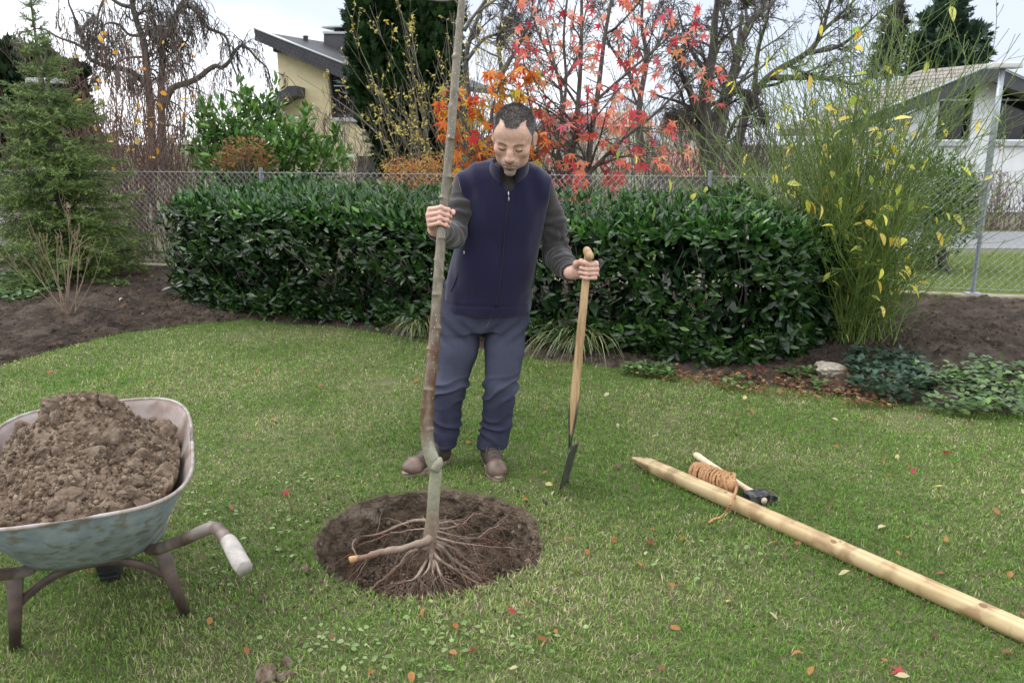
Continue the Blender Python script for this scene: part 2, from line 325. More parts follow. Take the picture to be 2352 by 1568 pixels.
# ------------------------------------------------------------------ signed-distance modelling for bodies and cloth
class SDF:
    def __init__(s, lo, hi, h):
        s.lo = np.asarray(lo, float); s.h = h; s.n = np.ceil((np.asarray(hi) - s.lo) / h).astype(int) + 1
        s.f = np.full(s.n, 1.0, np.float32)
    def block(s, lo, hi):
        a = np.clip(np.floor((np.asarray(lo) - s.lo) / s.h).astype(int), 0, s.n - 1); b = np.clip(np.ceil((np.asarray(hi) - s.lo) / s.h).astype(int) + 1, 1, s.n)
        sl = tuple(slice(i, j) for i, j in zip(a, b))
        g = np.meshgrid(*[np.arange(i, j) * s.h + l for i, j, l in zip(a, b, s.lo)], indexing='ij')
        return sl, np.stack(g, -1)
    def op(s, fn, lo, hi, k=0.01, mode='add'):
        m = k + 3 * s.h; sl, P = s.block(np.asarray(lo) - m, np.asarray(hi) + m)
        if P.size == 0: return s
        d = fn(P).astype(np.float32); f = s.f[sl]
        if mode == 'add': h = np.clip(0.5 + 0.5 * (f - d) / k, 0, 1); s.f[sl] = f * (1 - h) + d * h - k * h * (1 - h)
        else: d = -d; h = np.clip(0.5 - 0.5 * (f - d) / k, 0, 1); s.f[sl] = f * (1 - h) + d * h + k * h * (1 - h)
        return s
    def cone(s, a, b, ra, rb, k=0.02, mode='add', sq=None):
        a = np.asarray(a, float); b = np.asarray(b, float); ab = b - a; L = max(ab @ ab, 1e-9); r = max(ra, rb)
        def fn(P):
            t = np.clip(((P - a) @ ab) / L, 0, 1)[..., None]; return np.linalg.norm(P - a - t * ab, axis=-1) - (ra + (rb - ra) * t[..., 0])
        return s.op(fn, np.minimum(a, b) - r, np.maximum(a, b) + r, k, mode)
    def chain(s, pts, rs, k=0.02, **kw):
        for i in range(len(pts) - 1): s.cone(pts[i], pts[i + 1], rs[i], rs[i + 1], k, **kw)
        return s
    def ell(s, c, r, R=None, k=0.02, mode='add'):
        c = np.asarray(c, float); r = np.asarray(r, float); R = np.eye(3) if R is None else R
        def fn(P):
            q = (P - c) @ R; k0 = np.linalg.norm(q / r, axis=-1); k1 = np.linalg.norm(q / r ** 2, axis=-1) + 1e-9; return k0 * (k0 - 1) / k1
        return s.op(fn, c - r.max(), c + r.max(), k, mode)
    def loft(s, st, k=0.02, p=2.4, mode='add'):      # rows z, cx, cy, a, b
        st = np.asarray(st, float); st = st[np.argsort(st[:, 0])]; st = spline(st, 60); z0, z1 = st[0, 0], st[-1, 0]; zz = np.maximum.accumulate(st[:, 0])
        def fn(P):
            z = P[..., 2]; cx, cy, a, b = [np.interp(z, zz, st[:, i]) for i in (1, 2, 3, 4)]
            q = (np.abs((P[..., 0] - cx) / a) ** p + np.abs((P[..., 1] - cy) / b) ** p) ** (1 / p)
            return np.maximum((q - 1) * np.minimum(a, b), np.maximum(z - z1, z0 - z))
        m = st[:, 3].max(), st[:, 4].max()
        return s.op(fn, [st[:, 1].min() - m[0], st[:, 2].min() - m[1], z0], [st[:, 1].max() + m[0], st[:, 2].max() + m[1], z1], k, mode)
    def plane(s, o, n, zmin=None):                               # keep the side the normal points away from
        P = np.stack(np.meshgrid(*[np.arange(c) * s.h + l for c, l in zip(s.n, s.lo)], indexing='ij'), -1)
        d = ((P - np.asarray(o)) @ nrm(n)).astype(np.float32); s.f = np.maximum(s.f, d if zmin is None else np.minimum(d, (P[..., 2] - zmin).astype(np.float32))); return s
    def val(s, P):
        q = (np.asarray(P) - s.lo) / s.h; i = np.clip(np.floor(q).astype(int), 0, s.n - 2); t = np.clip(q - i, 0, 1); r = 0
        for dx in (0, 1):
            for dy in (0, 1):
                for dz in (0, 1):
                    r = r + s.f[i[..., 0] + dx, i[..., 1] + dy, i[..., 2] + dz] * (t[..., 0] if dx else 1 - t[..., 0]) * (t[..., 1] if dy else 1 - t[..., 1]) * (t[..., 2] if dz else 1 - t[..., 2])
        return r
    def front(s, px, py, y0, y1):                     # first surface point behind a photo point
        ys = np.linspace(y0, y1, 400); P = np.array([at(px, py, y) for y in ys]); v = s.val(P); k = np.argmax(v < 0)
        return P[k if v.min() < 0 else np.argmin(v)]
    def mesh(s, smooth=2):
        f = s.f; ins = f < 0; c = np.zeros(s.n - 1, np.int8)
        for dx in (0, 1):
            for dy in (0, 1):
                for dz in (0, 1): c += ins[dx:s.n[0] - 1 + dx, dy:s.n[1] - 1 + dy, dz:s.n[2] - 1 + dz]
        act = (c > 0) & (c < 8); I = np.argwhere(act); idm = np.full(act.shape, -1, np.int32); idm[act] = np.arange(len(I))
        co = [(dx, dy, dz) for dx in (0, 1) for dy in (0, 1) for dz in (0, 1)]
        val = {q: f[I[:, 0] + q[0], I[:, 1] + q[1], I[:, 2] + q[2]] for q in co}
        acc = np.zeros((len(I), 3)); cnt = np.zeros(len(I))
        for q in co:
            for ax in range(3):
                if q[ax]: continue
                w = list(q); w[ax] = 1; a, b = val[q], val[tuple(w)]; m = (a < 0) != (b < 0); t = np.where(m, a / np.where(m, a - b, 1), 0)
                pt = np.array(q, float)[None] + t[:, None] * np.eye(3)[ax]; acc += pt * m[:, None]; cnt += m
        V = s.lo + s.h * (I + acc / cnt[:, None]); Fs = []
        for ax in range(3):
            sl0 = [slice(None)] * 3; sl1 = [slice(None)] * 3; sl0[ax] = slice(0, -1); sl1[ax] = slice(1, None)
            A, B = ins[tuple(sl0)], ins[tuple(sl1)]; E = np.argwhere(A != B); u, v = [(1, 2), (2, 0), (0, 1)][ax]
            ok = (E[:, u] > 0) & (E[:, v] > 0) & (E[:, u] < s.n[u] - 1) & (E[:, v] < s.n[v] - 1); E = E[ok]
            def cell(du, dv):
                q = E.copy(); q[:, u] -= du; q[:, v] -= dv; return idm[q[:, 0], q[:, 1], q[:, 2]]
            Q = np.stack([cell(1, 1), cell(0, 1), cell(0, 0), cell(1, 0)], 1); flip = ~A[E[:, 0], E[:, 1], E[:, 2]]; Q[flip] = Q[flip, ::-1]; Fs.append(Q)
        F = np.concatenate(Fs)
        for _ in range(smooth): V = V + 0.6 * (lap(V, F) - V)
        return V, F
def lap(V, F):
    a = np.concatenate([F[:, 0], F[:, 1], F[:, 2], F[:, 3]]); b = np.concatenate([F[:, 1], F[:, 2], F[:, 3], F[:, 0]])
    n = np.bincount(a, minlength=len(V)) + np.bincount(b, minlength=len(V)) + 1e-9
    return np.stack([(np.bincount(a, V[b, i], len(V)) + np.bincount(b, V[a, i], len(V))) / n for i in range(3)], 1)
def vnorm(V, F):
    N = np.zeros_like(V); fn = np.cross(V[F[:, 2]] - V[F[:, 0]], V[F[:, 3 if F.shape[1] == 4 else 1]] - V[F[:, 1]])
    if F.shape[1] == 3: fn = np.cross(V[F[:, 1]] - V[F[:, 0]], V[F[:, 2]] - V[F[:, 0]])
    for k in range(F.shape[1]):
        for i in range(3): N[:, i] += np.bincount(F[:, k], fn[:, i], len(V))
    return nrm(N)
def sstep(a, b, x): t = np.clip((x - a) / (b - a), 0, 1); return t * t * (3 - 2 * t)
def ridge(p, s=0): return 1 - np.abs(2 * vnoise(p, s) - 1) * 2 ** 0.5

# ------------------------------------------------------------------ the young tree's trunk line (needed by the hand)
TR = np.array([[*at(990, 1262, 2.985), .025], [*at(994, 1180, 2.99), .0265], [*at(998, 1120, 3.0), .027], [*at(1001, 1084, 3.01), .0275], [*at(993, 1054, 3.015), .031], [*at(982, 1012, 3.03), .0285],
               [*at(981, 940, 3.055), .0285], [*at(990, 850, 3.085), .027], [*at(998, 770, 3.11), .0255], [*at(1006, 650, 3.16), .0235], [*at(1013, 545, 3.21), .0215],
               [*at(1017, 500, 3.235), .0205], [*at(1025, 420, 3.27), .020], [*at(1035, 320, 3.31), .0198], [*at(1045, 190, 3.37), .019], [*at(1056, 60, 3.43), .0175], [*at(1064, -30, 3.47), .016], [*at(1075, -160, 3.52), .014]])
TRS = spline(TR, 400)
def trunk_at_z(z):
    k = np.argmin(np.abs(TRS[:, 2] - z)); return TRS[k, :3], nrm(TRS[min(k + 3, 399), :3] - TRS[max(k - 3, 0), :3]), TRS[k, 3]
# spade line
SP_TOP, SP_SOCK = at(1351, 585, 3.47), at(1319, 920, 3.40)
def spade_at(t): return SP_TOP + (SP_SOCK - SP_TOP) * t

# ------------------------------------------------------------------ the man
person = thing('person', 'man in navy fleece vest and grey-blue jeans holding the young tree and a spade', 'person', (-0.25, 3.68, 0))
def pob(name, V, F, mat, cols=None, parent=None, **kw):
    o = ob(name, np.asarray(V) - np.array([-0.25, 3.68, 0]), F, mat, parent or person, cols, **kw); return o
def rotm(ax, a):
    return np.array(Matrix.Rotation(a, 3, ax))
# --- pose
hipA, kneeA, ankA = at(1058, 715, 3.83), at(1034, 885, 3.765), at(1011, 1052, 3.74)
hipB, kneeB, ankB = at(1160, 715, 3.83), at(1150, 885, 3.75), at(1127, 1052, 3.73)
shA, elA = at(1066, 420, 3.768), at(1042, 543, 3.62)
shB, elB = at(1247, 433, 3.772), at(1279, 588, 3.80)
tc_, tax, trad = trunk_at_z(at(1016, 502, 3.235)[2])
e1A = nrm(np.array([1, 0, 0]) - tax[0] * tax); e2A = np.cross(tax, e1A)
fA = lambda x, y, h: tc_ + x * e1A + y * e2A + h * tax
wrA = fA(-.034, .066, -.034)
spc = at(1346, 620, 3.465); sax = nrm(SP_TOP - SP_SOCK); spc = SP_TOP + sax * ((spc - SP_TOP) @ sax)
e1B = nrm(np.array([1, 0, 0]) - sax[0] * sax); e2B = np.cross(sax, e1B)
fB = lambda x, y, h: spc + x * e1B + y * e2B + h * sax
wrB = fB(-.070, .045, -.018)
neck0 = at(1168, 392, 3.72)
# --- head
HO = at(1180, 318, 3.60); HRm = rotm('Z', math.radians(-7)) @ rotm('Y', math.radians(5)) @ rotm('X', math.radians(27))   # local -> world
HS = 1.06
hs = SDF((-.12, -.16, -.22), (.12, .15, .16), .003)
hs.ell((0, .018, .042), (.0765, .098, .086), k=.02).ell((0, -.028, -.015), (.066, .068, .092), k=.03).ell((0, -.032, -.075), (.048, .052, .044), k=.025)
hs.ell((0, -.045, .045), (.061, .047, .05), k=.03).ell((0, -.090, -.106), (.022, .018, .018), k=.022)
for sx in (-1, 1):
    hs.ell((sx * .045, -.058, -.024), (.021, .024, .021), k=.022).ell((sx * .043, -.03, -.068), (.015, .028, .026), k=.025)
    hs.cone((sx * .012, -.092, .017), (sx * .043, -.078, .019), .0085, .007, k=.012)
    hs.ell((sx * .031, -.104, .0), (.018, .018, .012), k=.014, mode='sub')
    hs.ell((sx * .0315, -.0785, -.004), (.0145, .0135, .0125), k=.005)
    hs.cone((sx * .016, -.099, -.045), (sx * .036, -.085, -.066), .0012, .0025, k=.006, mode='sub')
hs.cone((0, -.094, .012), (0, -.108, -.012), .0085, .0095, k=.012).cone((0, -.108, -.012), (0, -.1195, -.036), .0095, .0125, k=.012)
hs.ell((0, -.091, -.068), (.031, .020, .028), k=.02)
for sx in (-1, 1): hs.ell((sx * .0120, -.107, -.0385), (.0078, .010, .008), k=.007); hs.ell((sx * .006, -.115, -.049), (.0035, .005, .003), k=.004, mode='sub')
hs.ell((0, -.1055, -.0635), (.023, .0085, .0055), k=.006).ell((0, -.1045, -.0765), (.019, .009, .0065), k=.006)
hs.cone((-.024, -.106, -.0695), (.024, -.106, -.0695), .0016, .0016, k=.004, mode='sub').cone((-.014, -.111, -.088), (.014, -.111, -.088), .003, .003, k=.012, mode='sub')
for sx in (-1, 1):
    Re = rotm('Z', sx * math.radians(-22)) @ rotm('X', math.radians(-12))
    hs.ell((sx * .080, .014, -.006), (.008, .018, .032), Re, k=.008).ell((sx * .087, .008, -.004), (.005, .011, .023), Re, k=.004, mode='sub')
nl = (HRm.T @ (neck0 + np.array([0, .015, -.03]) - HO)) / HS
hs.cone((0, .035, -.06), nl * np.array([1, 1, 1]), .050, .056, k=.03)
HV, HF = hs.mesh(2); x, y, z = HV.T; ax = np.abs(x)
HN = vnorm(HV, HF)
front_ = y < -.01
hl = .083 + .028 * sstep(.018, .048, ax) - .006 * sstep(.0, .02, ax) * 0
hairm = ((z > hl) & (ax < .058)) | ((ax > .05) & (y > -.050 + .030 * sstep(.07, .01, z)) & (z > -.012 + .02 * fbm(HV * 30, 2, 3)) & ~((ax > .0735) & (z < .028) & (y > -.012) & (y < .036))) | ((y > .034) & (z > -.045)) | ((z > .098))
skin = np.tile(np.array([.56, .355, .275]), (len(HV), 1)) * (1 + .25 * fbm(HV * 60, 3, 4))[:, None]
def tint(m, c, a): 
    global skin; m = np.clip(m, 0, 1)[:, None] * a; skin = skin * (1 - m) + np.array(c) * m
g = lambda c, r: np.exp(-(((HV - np.array(c)) / np.array(r)) ** 2).sum(1))
tint(g((0, -.122, -.035), (.016, .02, .014)) + g((.045, -.07, -.03), (.022, .03, .018)) + g((-.045, -.07, -.03), (.022, .03, .018)) + 1.0 * (ax > .078), (.54, .26, .20), .30)
tint(g((0, -.11, -.0645), (.022, .03, .0035)) + g((0, -.11, -.077), (.019, .03, .0055)), (.42, .19, .16), .75)
for sx in (-1, 1):
    tint(sstep(.0045, .002, np.abs(z - (.021 - .0035 * ((ax - .03) / .016) ** 2))) * (x * sx > .013) * (x * sx < .047) * (y < -.06), (.10, .075, .06), .75)
    tint(sstep(.0045, .0018, np.abs(z + .0105 - .006 * ((ax - .0315) / .015) ** 2)) * (ax > .018) * (ax < .046) * (y < -.075), (.06, .04, .035), .85)  # lash line, broadened to paint in shade around the eyes
    tint(g((sx * .031, -.09, -.013), (.016, .02, .006)), (.42, .24, .19), .4)
st = sstep(-.054, -.064, z) * (y < -.045) * sstep(.058, .036, ax) * (1 - g((0, -.1, -.0695), (.026, .02, .008)) * 0.9)
nz = .55 + .9 * vnoise(HV * 420, 8)
tint(st * sstep(.075, .03, ax + .3 * np.clip(-z - .09, -.02, .02)) * nz, (.27, .23, .21), .45)
tint(g((0, -.11, -.0565), (.030, .04, .0055)) * nz * 1.2, (.10, .08, .07), .85); tint((g((.026, -.10, -.070), (.006, .04, .012)) + g((-.026, -.10, -.070), (.006, .04, .012))) * nz, (.14, .12, .11), .7); tint(g((0, -.11, -.0895), (.017, .04, .006)) * nz * 1.2, (.06, .05, .045), .9); tint(g((0, -.11, -.104), (.028, .05, .012)) * nz, (.26, .24, .23), .75)
tint(sstep(.0022, .001, np.abs(z + .0695)) * (ax < .024) * (y < -.085), (.12, .05, .04), .8)
tint(hairm * 1.0, (.12, .11, .105), 0.88)
tow = lambda P: HO + HS * ((P * np.array([1.07, 1, 1])) @ HRm.T)
# --- hands
skinh = []
def hand(f, fingers, thumb, mets, wr, elb, h=.0023, seed=0):
    pts = [f(*p[:3]) for fi in fingers for p in fi] + [f(*p[:3]) for p in thumb] + [wr]
    pts = np.array(pts); s = SDF(pts.min(0) - .035, pts.max(0) + .035, h)
    wb = f(*mets[1]); 
    for fi in fingers:
        P = [f(*p[:3]) for p in fi]; r = [p[3] for p in fi]
        s.cone(P[0], wb + .35 * (P[0] - f(*fingers[1][0][:3])), r[0] * 1.22, .017, k=.012)
    s.ell(f(*mets[0]), (.021, .021, .034), np.stack([e1A, e2A, tax], 1), k=.014)
    s.chain([wb, wr, wr + .10 * nrm(elb - wr)], [.021, .0255, .029], k=.02)
    for fi in fingers:
        P = np.array([f(*p[:3]) for p in fi]); r = [p[3] for p in fi]; fs = SDF(s.lo, s.lo + (s.n - 1) * h, h); fs.chain(P, r, k=.004)
        for q, rr_ in zip(P[1:-1], r[1:-1]): fs.ell(q, (rr_ * 1.1,) * 3, k=.004)
        n0 = np.minimum(fs.f.shape, s.f.shape); F_ = fs.f[:n0[0], :n0[1], :n0[2]]; k = .0032; hh = np.clip(.5 + .5 * (s.f - F_) / k, 0, 1); s.f = s.f * (1 - hh) + F_ * hh - k * hh * (1 - hh)
    P = [f(*p[:3]) for p in thumb]; s.chain(P, [p[3] for p in thumb], k=.006)
    V, F = s.mesh(2); c = np.tile(np.array([.58, .37, .30]), (len(V), 1)) * (1 + .22 * fbm(V * 70, 3, seed))[:, None]
    for fi in fingers:
        for q in (fi[0], fi[1], fi[2]): m = np.exp(-((np.linalg.norm(V - f(*q[:3]), axis=1) / .011) ** 2))[:, None] * .4; c = c * (1 - m) + np.array([.50, .20, .16]) * m
    return V, F, c
FA_ = []
for i_, (h0, r0, L) in enumerate(((.036, .0098, 1.0), (.0145, .0098, 1.03), (-.0065, .0093, 1.0), (-.0265, .0083, .88))):
    FA_.append([(-.058 + .004 * abs(i_ - 1), -.006 + .003 * i_, h0 - .004, r0 * 1.05), (-.008, -.0325, h0 + .003, r0), (.021 * L, -.0225, h0 - .002, r0 * .92), (.0305 * L, -.001 - .006 * (i_ == 3), h0 - .004, r0 * .82)])
handA = hand(fA, FA_, [(-.030, .040, .0, .016), (-.012, .036, .026, .0125), (.020, .024, .036, .011), (.039, .0, .033, .0092), (.041, -.008, .025, .0075)], [(-.044, .026, .002), (-.035, .055, -.018)], wrA, elA, seed=5)
FB_ = []
for i_, (h0, r0, L) in enumerate(((.026, .0098, .8), (.006, .0097, 1.05), (-.0135, .0092, 1.12), (-.0325, .0082, .85))):
    FB_.append([(.040, .028, h0 + .006, r0 * 1.05), (.0385 + .004 * (i_ in (1, 2)), -.014, h0 + .002, r0), (-.001, -.0325, h0 - .002, r0 * .93), (-.0285 * L, -.0215, h0 + .002, r0 * .84)])
handB = hand(fB, FB_, [(-.046, .034, .0, .018), (-.047, .006, .024, .0145), (-.030, -.020, .036, .0118), (-.008, -.034, .032, .0102), (-.002, -.036, .030, .0088)], [(-.030, .034, -.006), (-.052, .040, -.012)], wrB, elB, seed=6)
# --- the rest of the body, one surface under the clothes
bs = SDF((-.62, 3.25, -.01), (.45, 4.05, 1.6), .018)
bs.chain([hipA, kneeA, ankA, ankA + [0, 0, -.02]], [.08, .055, .038, .032], k=.02).chain([hipB, kneeB, ankB, ankB + [0, 0, -.02]], [.08, .055, .038, .032], k=.02)
pel = at(1110, 690, 3.82); che = at(1150, 470, 3.76); bs.chain([pel, che, neck0], [.10, .10, .05], k=.03).cone(shA + [.03, 0, 0], shB - [.03, 0, 0], .04, .04, k=.03)
bs.chain([shA, elA, wrA], [.038, .034, .026], k=.02).chain([shB, elB, wrB], [.038, .034, .026], k=.02)
BV, BF = bs.mesh(1)
V, F, cc = merge([(tow(HV), HF, skin), handA, handB, (BV, BF, np.tile([.5, .3, .22], (len(BV), 1)))])
M_skin = pmat('skin', (.88, .86, .85), (1.08, 1.06, 1.06), 120, 0.42, 0.4, 420, attr=True, sss=0.18, bdist=.0012, spec=.4)
pob('body', V, F, M_skin, cc)
# --- hair: short grey-flecked strands
tri = HF; fc = HV[tri].mean(1); fm = hairm[tri].all(1); fi = np.flatnonzero(fm); n = 12000
pick = rng.choice(fi, n); w4 = rng.dirichlet(np.ones(4), n); pos = (HV[tri[pick]] * w4[..., None]).sum(1); N_ = nrm((HN[tri[pick]] * w4[..., None]).sum(1))
top = sstep(.05, .1, pos[:, 2])[:, None]; comb = np.array([0, -1, 0]) * top + np.array([0, .35, -1]) * (1 - top); comb = comb - (comb * N_).sum(1, keepdims=True) * N_
d = nrm(N_ * (.55 + .35 * top) + comb * .7 + rng.normal(0, .28, (n, 3))); ln = (rng.uniform(.006, .010, n) + .005 * top[:, 0])[:, None]
side = nrm(np.cross(d, rdir(n))) * .0007
V = np.stack([pos - side, pos + side, pos + d * ln * .6 + side * .7, pos + d * ln * .6 - side * .7, pos + nrm(d + comb * .4) * ln], 1); o_ = (np.arange(n) * 5)[:, None]
grey = rng.uniform(size=(n, 1)); gm = .48 + .22 * (1 - top)
hc = np.where(grey < gm, np.array([.24, .235, .23]) * rng.uniform(.6, 1.2, (n, 1)), np.array([.085, .076, .070]) * rng.uniform(.6, 1.5, (n, 1)))
M_hair = leafmat('hair', .45, 0.0, .4)
pob('hair', tow(V.reshape(-1, 3)), [o_ + np.array([[0, 1, 2, 3]]), o_ + np.array([[3, 2, 4]])], M_hair, np.repeat(hc, 5, 0), smooth=False, label='short dark hair flecked with grey')
# --- vest
rows = [(714, 1122, 3.80, 104, .148), (690, 1123, 3.80, 105, .152), (640, 1127, 3.79, 103, .148), (560, 1141, 3.785, 100, .142), (480, 1157, 3.77, 102, .140), (440, 1160, 3.76, 105, .130), (412, 1161, 3.75, 100, .112), (392, 1163, 3.74, 70, .085), (378, 1166, 3.735, 45, .07)]
st = [[at(c, py, y)[2], at(c, py, y)[0], y, hw / FPX * y * .98, b_] for py, c, y, hw, b_ in rows]
vsd = SDF((-.42, 3.45, .74), (.30, 4.02, 1.56), .0054); vsd.loft(st, k=.02, p=2.25)
vsd.chain([at(1166, 396, 3.73), at(1100, 409, 3.735), at(1062, 428, 3.74)], [.075, .060, .065], k=.04).chain([at(1166, 396, 3.73), at(1222, 412, 3.74), at(1252, 436, 3.75)], [.075, .060, .065], k=.04)
vsd.ell(at(1112, 610, 3.70), (.12, .06, .12), k=.05)
vsd.plane(at(1058, 435, 3.70), np.array([-.97, -.05, -.20]), 1.24); vsd.plane(at(1262, 450, 3.70), np.array([.98, -.05, -.17]), 1.22)
vsd.cone(neck0 + [0, .0, -.02], neck0 + [0, -.03, .25], .066, .10, k=.012, mode='sub')
vsd.ell(at(1168, 404, 3.63), (.030, .06, .062), k=.012, mode='sub')
VV, VF = vsd.mesh(2); N_ = vnorm(VV, VF)
def cloth(V, F, N_, amp, fr, s, mask=None):
    q = V * np.array(fr); w_ = fbm(q, 3, s, .5) * 2
    k = amp * w_ * (1 if mask is None else mask); return V + N_ * k[:, None]
q = VV - at(1150, 560, 3.7)
VV = cloth(VV, VF, N_, .013, (7, 7, 2.6), 3); VV = cloth(VV, VF, N_, .006, (11, 11, 9), 13, sstep(1.0, .84, VV[:, 2]) + .5 * sstep(1.25, 1.4, VV[:, 2]))
# drag lines fanning from the shoulders
VV = VV + N_ * (.0035 * np.sin(VV[:, 0] * 70 + VV[:, 2] * 22 + 4 * fbm(VV * 5, 2, 9)) * sstep(1.15, 1.38, VV[:, 2]))[:, None]
VV = VV - N_ * (.006 * np.exp(-((VV[:, 2] - .825) / .006) ** 2))[:, None]
fleece = pmat('navy_fleece', (.011, .0105, .033), (.0155, .0145, .044), 240, .92, .35, 420, sheen=.22, bdist=.002, spec=.15)
vest = pob('vest', VV, VF, fleece, label='navy fleece vest zipped up the front')
# collar
ph = np.linspace(math.radians(22), math.radians(338), 64)      # 0 = front
nb = neck0 + np.array([.0, -.012, -.012]); rowsC = []
for t in np.linspace(0, 1, 9):
    fr_ = .5 + .5 * np.cos(ph)                                   # 1 at the front
    rx = .078 + .012 * fr_ * t + .004 * np.sin(t * 3.1); ry = .074 + .010 * t
    zz = -.030 * fr_ - .012 + t * (.074 + .004 * np.sin(ph * 5)) + (1 - fr_) * .010
    rowsC.append(np.stack([nb[0] + rx * np.sin(ph) + .004 * t, nb[1] - ry * np.cos(ph) - .034 * t * (.4 + .6 * fr_) - .010 * fr_, nb[2] + zz], 1))
CVi = np.array(rowsC); m, n = CVi.shape[:2]; cN = nrm(np.stack([np.sin(ph), -np.cos(ph), 0 * ph], 1))[None] * np.sin(np.linspace(.35, 2.75, 9))[:, None, None] * .0045
VC = np.concatenate([CVi + cN, (CVi - cN)]).reshape(-1, 3); i_ = np.arange(m - 1)[:, None] * n; s_ = np.arange(n - 1)[None]
Fo = np.stack([i_ + s_, i_ + s_ + 1, i_ + n + s_ + 1, i_ + n + s_], -1).reshape(-1, 4); M_ = m * n
e_ = np.arange(n - 1); topq = np.stack([(m - 1) * n + e_, (m - 1) * n + e_ + 1, M_ + (m - 1) * n + e_ + 1, M_ + (m - 1) * n + e_], 1); r_ = np.arange(m - 1) * n
ends = np.concatenate([np.stack([r_, r_ + n, M_ + r_ + n, M_ + r_], 1), np.stack([r_ + n - 1, M_ + r_ + n - 1, M_ + r_ + 2 * n - 1, r_ + 2 * n - 1], 1)])
pob('collar', VC, np.concatenate([Fo, Fo[:, ::-1] + M_, topq, ends]), fleece, parent=vest)
# zip, pocket zips and hem seam laid on the vest
M_zip = pmat('zip_tape', (.006, .006, .014), None, rough=.6); M_zipm = pmat('zip_metal', (.45, .45, .46), None, rough=.3, metal=.9)
def on_vest(pts, off=.0015, n=40):
    q = spline(np.array([vsd.front(px, py, 3.4, 3.95) for px, py in pts]), n); k = VV[((VV[None] - q[:, None]) ** 2).sum(-1).argmin(1)]
    q[:, 1] = np.minimum(q[:, 1], k[:, 1] + .001); q[:, 1] = np.convolve(np.pad(q[:, 1], 3, 'edge'), np.ones(7) / 7, 'valid'); q[:, 1] -= off; return q
zl = on_vest([(1168, 446), (1165, 480), (1160, 530), (1155, 590), (1148, 650), (1139, 706)])
pob('zip', *batch_tube(zl, np.full(len(zl), .0032), 6), M_zip, parent=vest)
zp = zl[0]; pob('zip_pull', *merge([tube([zp + [0, -.004, .012], zp + [0, -.006, 0], zp + [.001, -.006, -.012]], [.0025, .0035, .002], 8, 6), tube([zp + [.001, -.005, -.013], zp + [.002, -.006, -.032]], [.0024, .0024], 4, 6)])[:2], M_zipm, parent=vest)
for pts in ([(1066, 578), (1058, 610), (1046, 645), (1037, 668)], [(1234, 598), (1232, 615), (1227, 640), (1222, 662)]):
    q = on_vest(pts, .0005, 14); pz = pob('pocket_zip', *batch_tube(q, np.full(len(q), .003), 6), M_zip, parent=vest)
    pob('zip_pull', *tube([q[0] + [0, -.004, .004], q[0] + [0, -.005, -.012]], .003, 4, 6), M_zipm, parent=vest)
# --- sweater: sleeves and neck
ssd = SDF((-.46, 3.22, .88), (.42, 3.98, 1.56), .005)
cuA = wrA + .012 * nrm(elA - wrA); cuB = wrB + .008 * nrm(elB - wrB)
mA = elA + .5 * (cuA - elA); ssd.chain([shA + [.008, 0, 0], .5 * (shA + elA) + [.004, .005, 0], elA + [0, .012, 0]], [.058, .057, .052], k=.03).chain([elA, mA, cuA], [.054, .050, .041], k=.025)
ssd.chain([shB + [-.006, 0, 0], .5 * (shB + elB) + [.010, 0, .01], elB], [.059, .061, .064], k=.03).chain([elB, .5 * (elB + cuB), cuB], [.064, .054, .041], k=.025)
ssd.cone(cuA - .06 * nrm(elA - cuA), cuA, .034, .034, k=.003, mode='sub').cone(cuB - .06 * nrm(elB - cuB), cuB, .034, .034, k=.003, mode='sub')
ssd.cone(neck0 + [0, 0, -.07], neck0 + [.002, -.022, .035], .068, .0655, k=.02).ell(at(1166, 430, 3.70), (.07, .055, .07), k=.03)
ssd.cone(neck0 + [0, -.01, .02], neck0 + [.004, -.035, .10], .0615, .07, k=.004, mode='sub')
SV, SF = ssd.mesh(2); N_ = vnorm(SV, SF)
def folds(V, N_, a, b, n, amp, s):                      # rings of cloth folds between two points of a limb
    dr = b - a; L = np.linalg.norm(dr); dr = dr / L; t = (V - a) @ dr / L; rad_ = np.linalg.norm(V - a - np.clip(t, 0, 1)[:, None] * dr * L, axis=1)
    m = sstep(-.12, .08, t) * sstep(1.12, .92, t) * (rad_ < .11); w_ = np.sin((t + .30 * fbm(V * 9, 3, s) * 2) * n * 2 * np.pi + 5 * fbm(V * 7, 2, s + 1))
    return V + N_ * (amp * m * (w_ - .2) * (.55 + .9 * vnoise(V * 14, s + 2)))[:, None]
SV = cloth(SV, SF, N_, .006, (9, 9, 9), 23); SV = folds(SV, N_, elB + .2 * (shB - elB), elB + .9 * (wrB - elB), 5, .0052, 3); SV = folds(SV, N_, elB + .12 * (shB - elB), shB + .3 * (elB - shB), 3.2, .004, 6)
SV = folds(SV, N_, elA, wrA, 3.5, .003, 9); SV = folds(SV, N_, elA, shA + .3 * (elA - shA), 3, .004, 12)
M_sweat = pmat('charcoal_sweater', (.030, .0275, .0275), (.042, .038, .037), 260, .88, .3, 400, sheen=.25, bdist=.002, spec=.2)
pob('sweater', SV, SF, M_sweat, label='charcoal long-sleeved sweater under the vest')
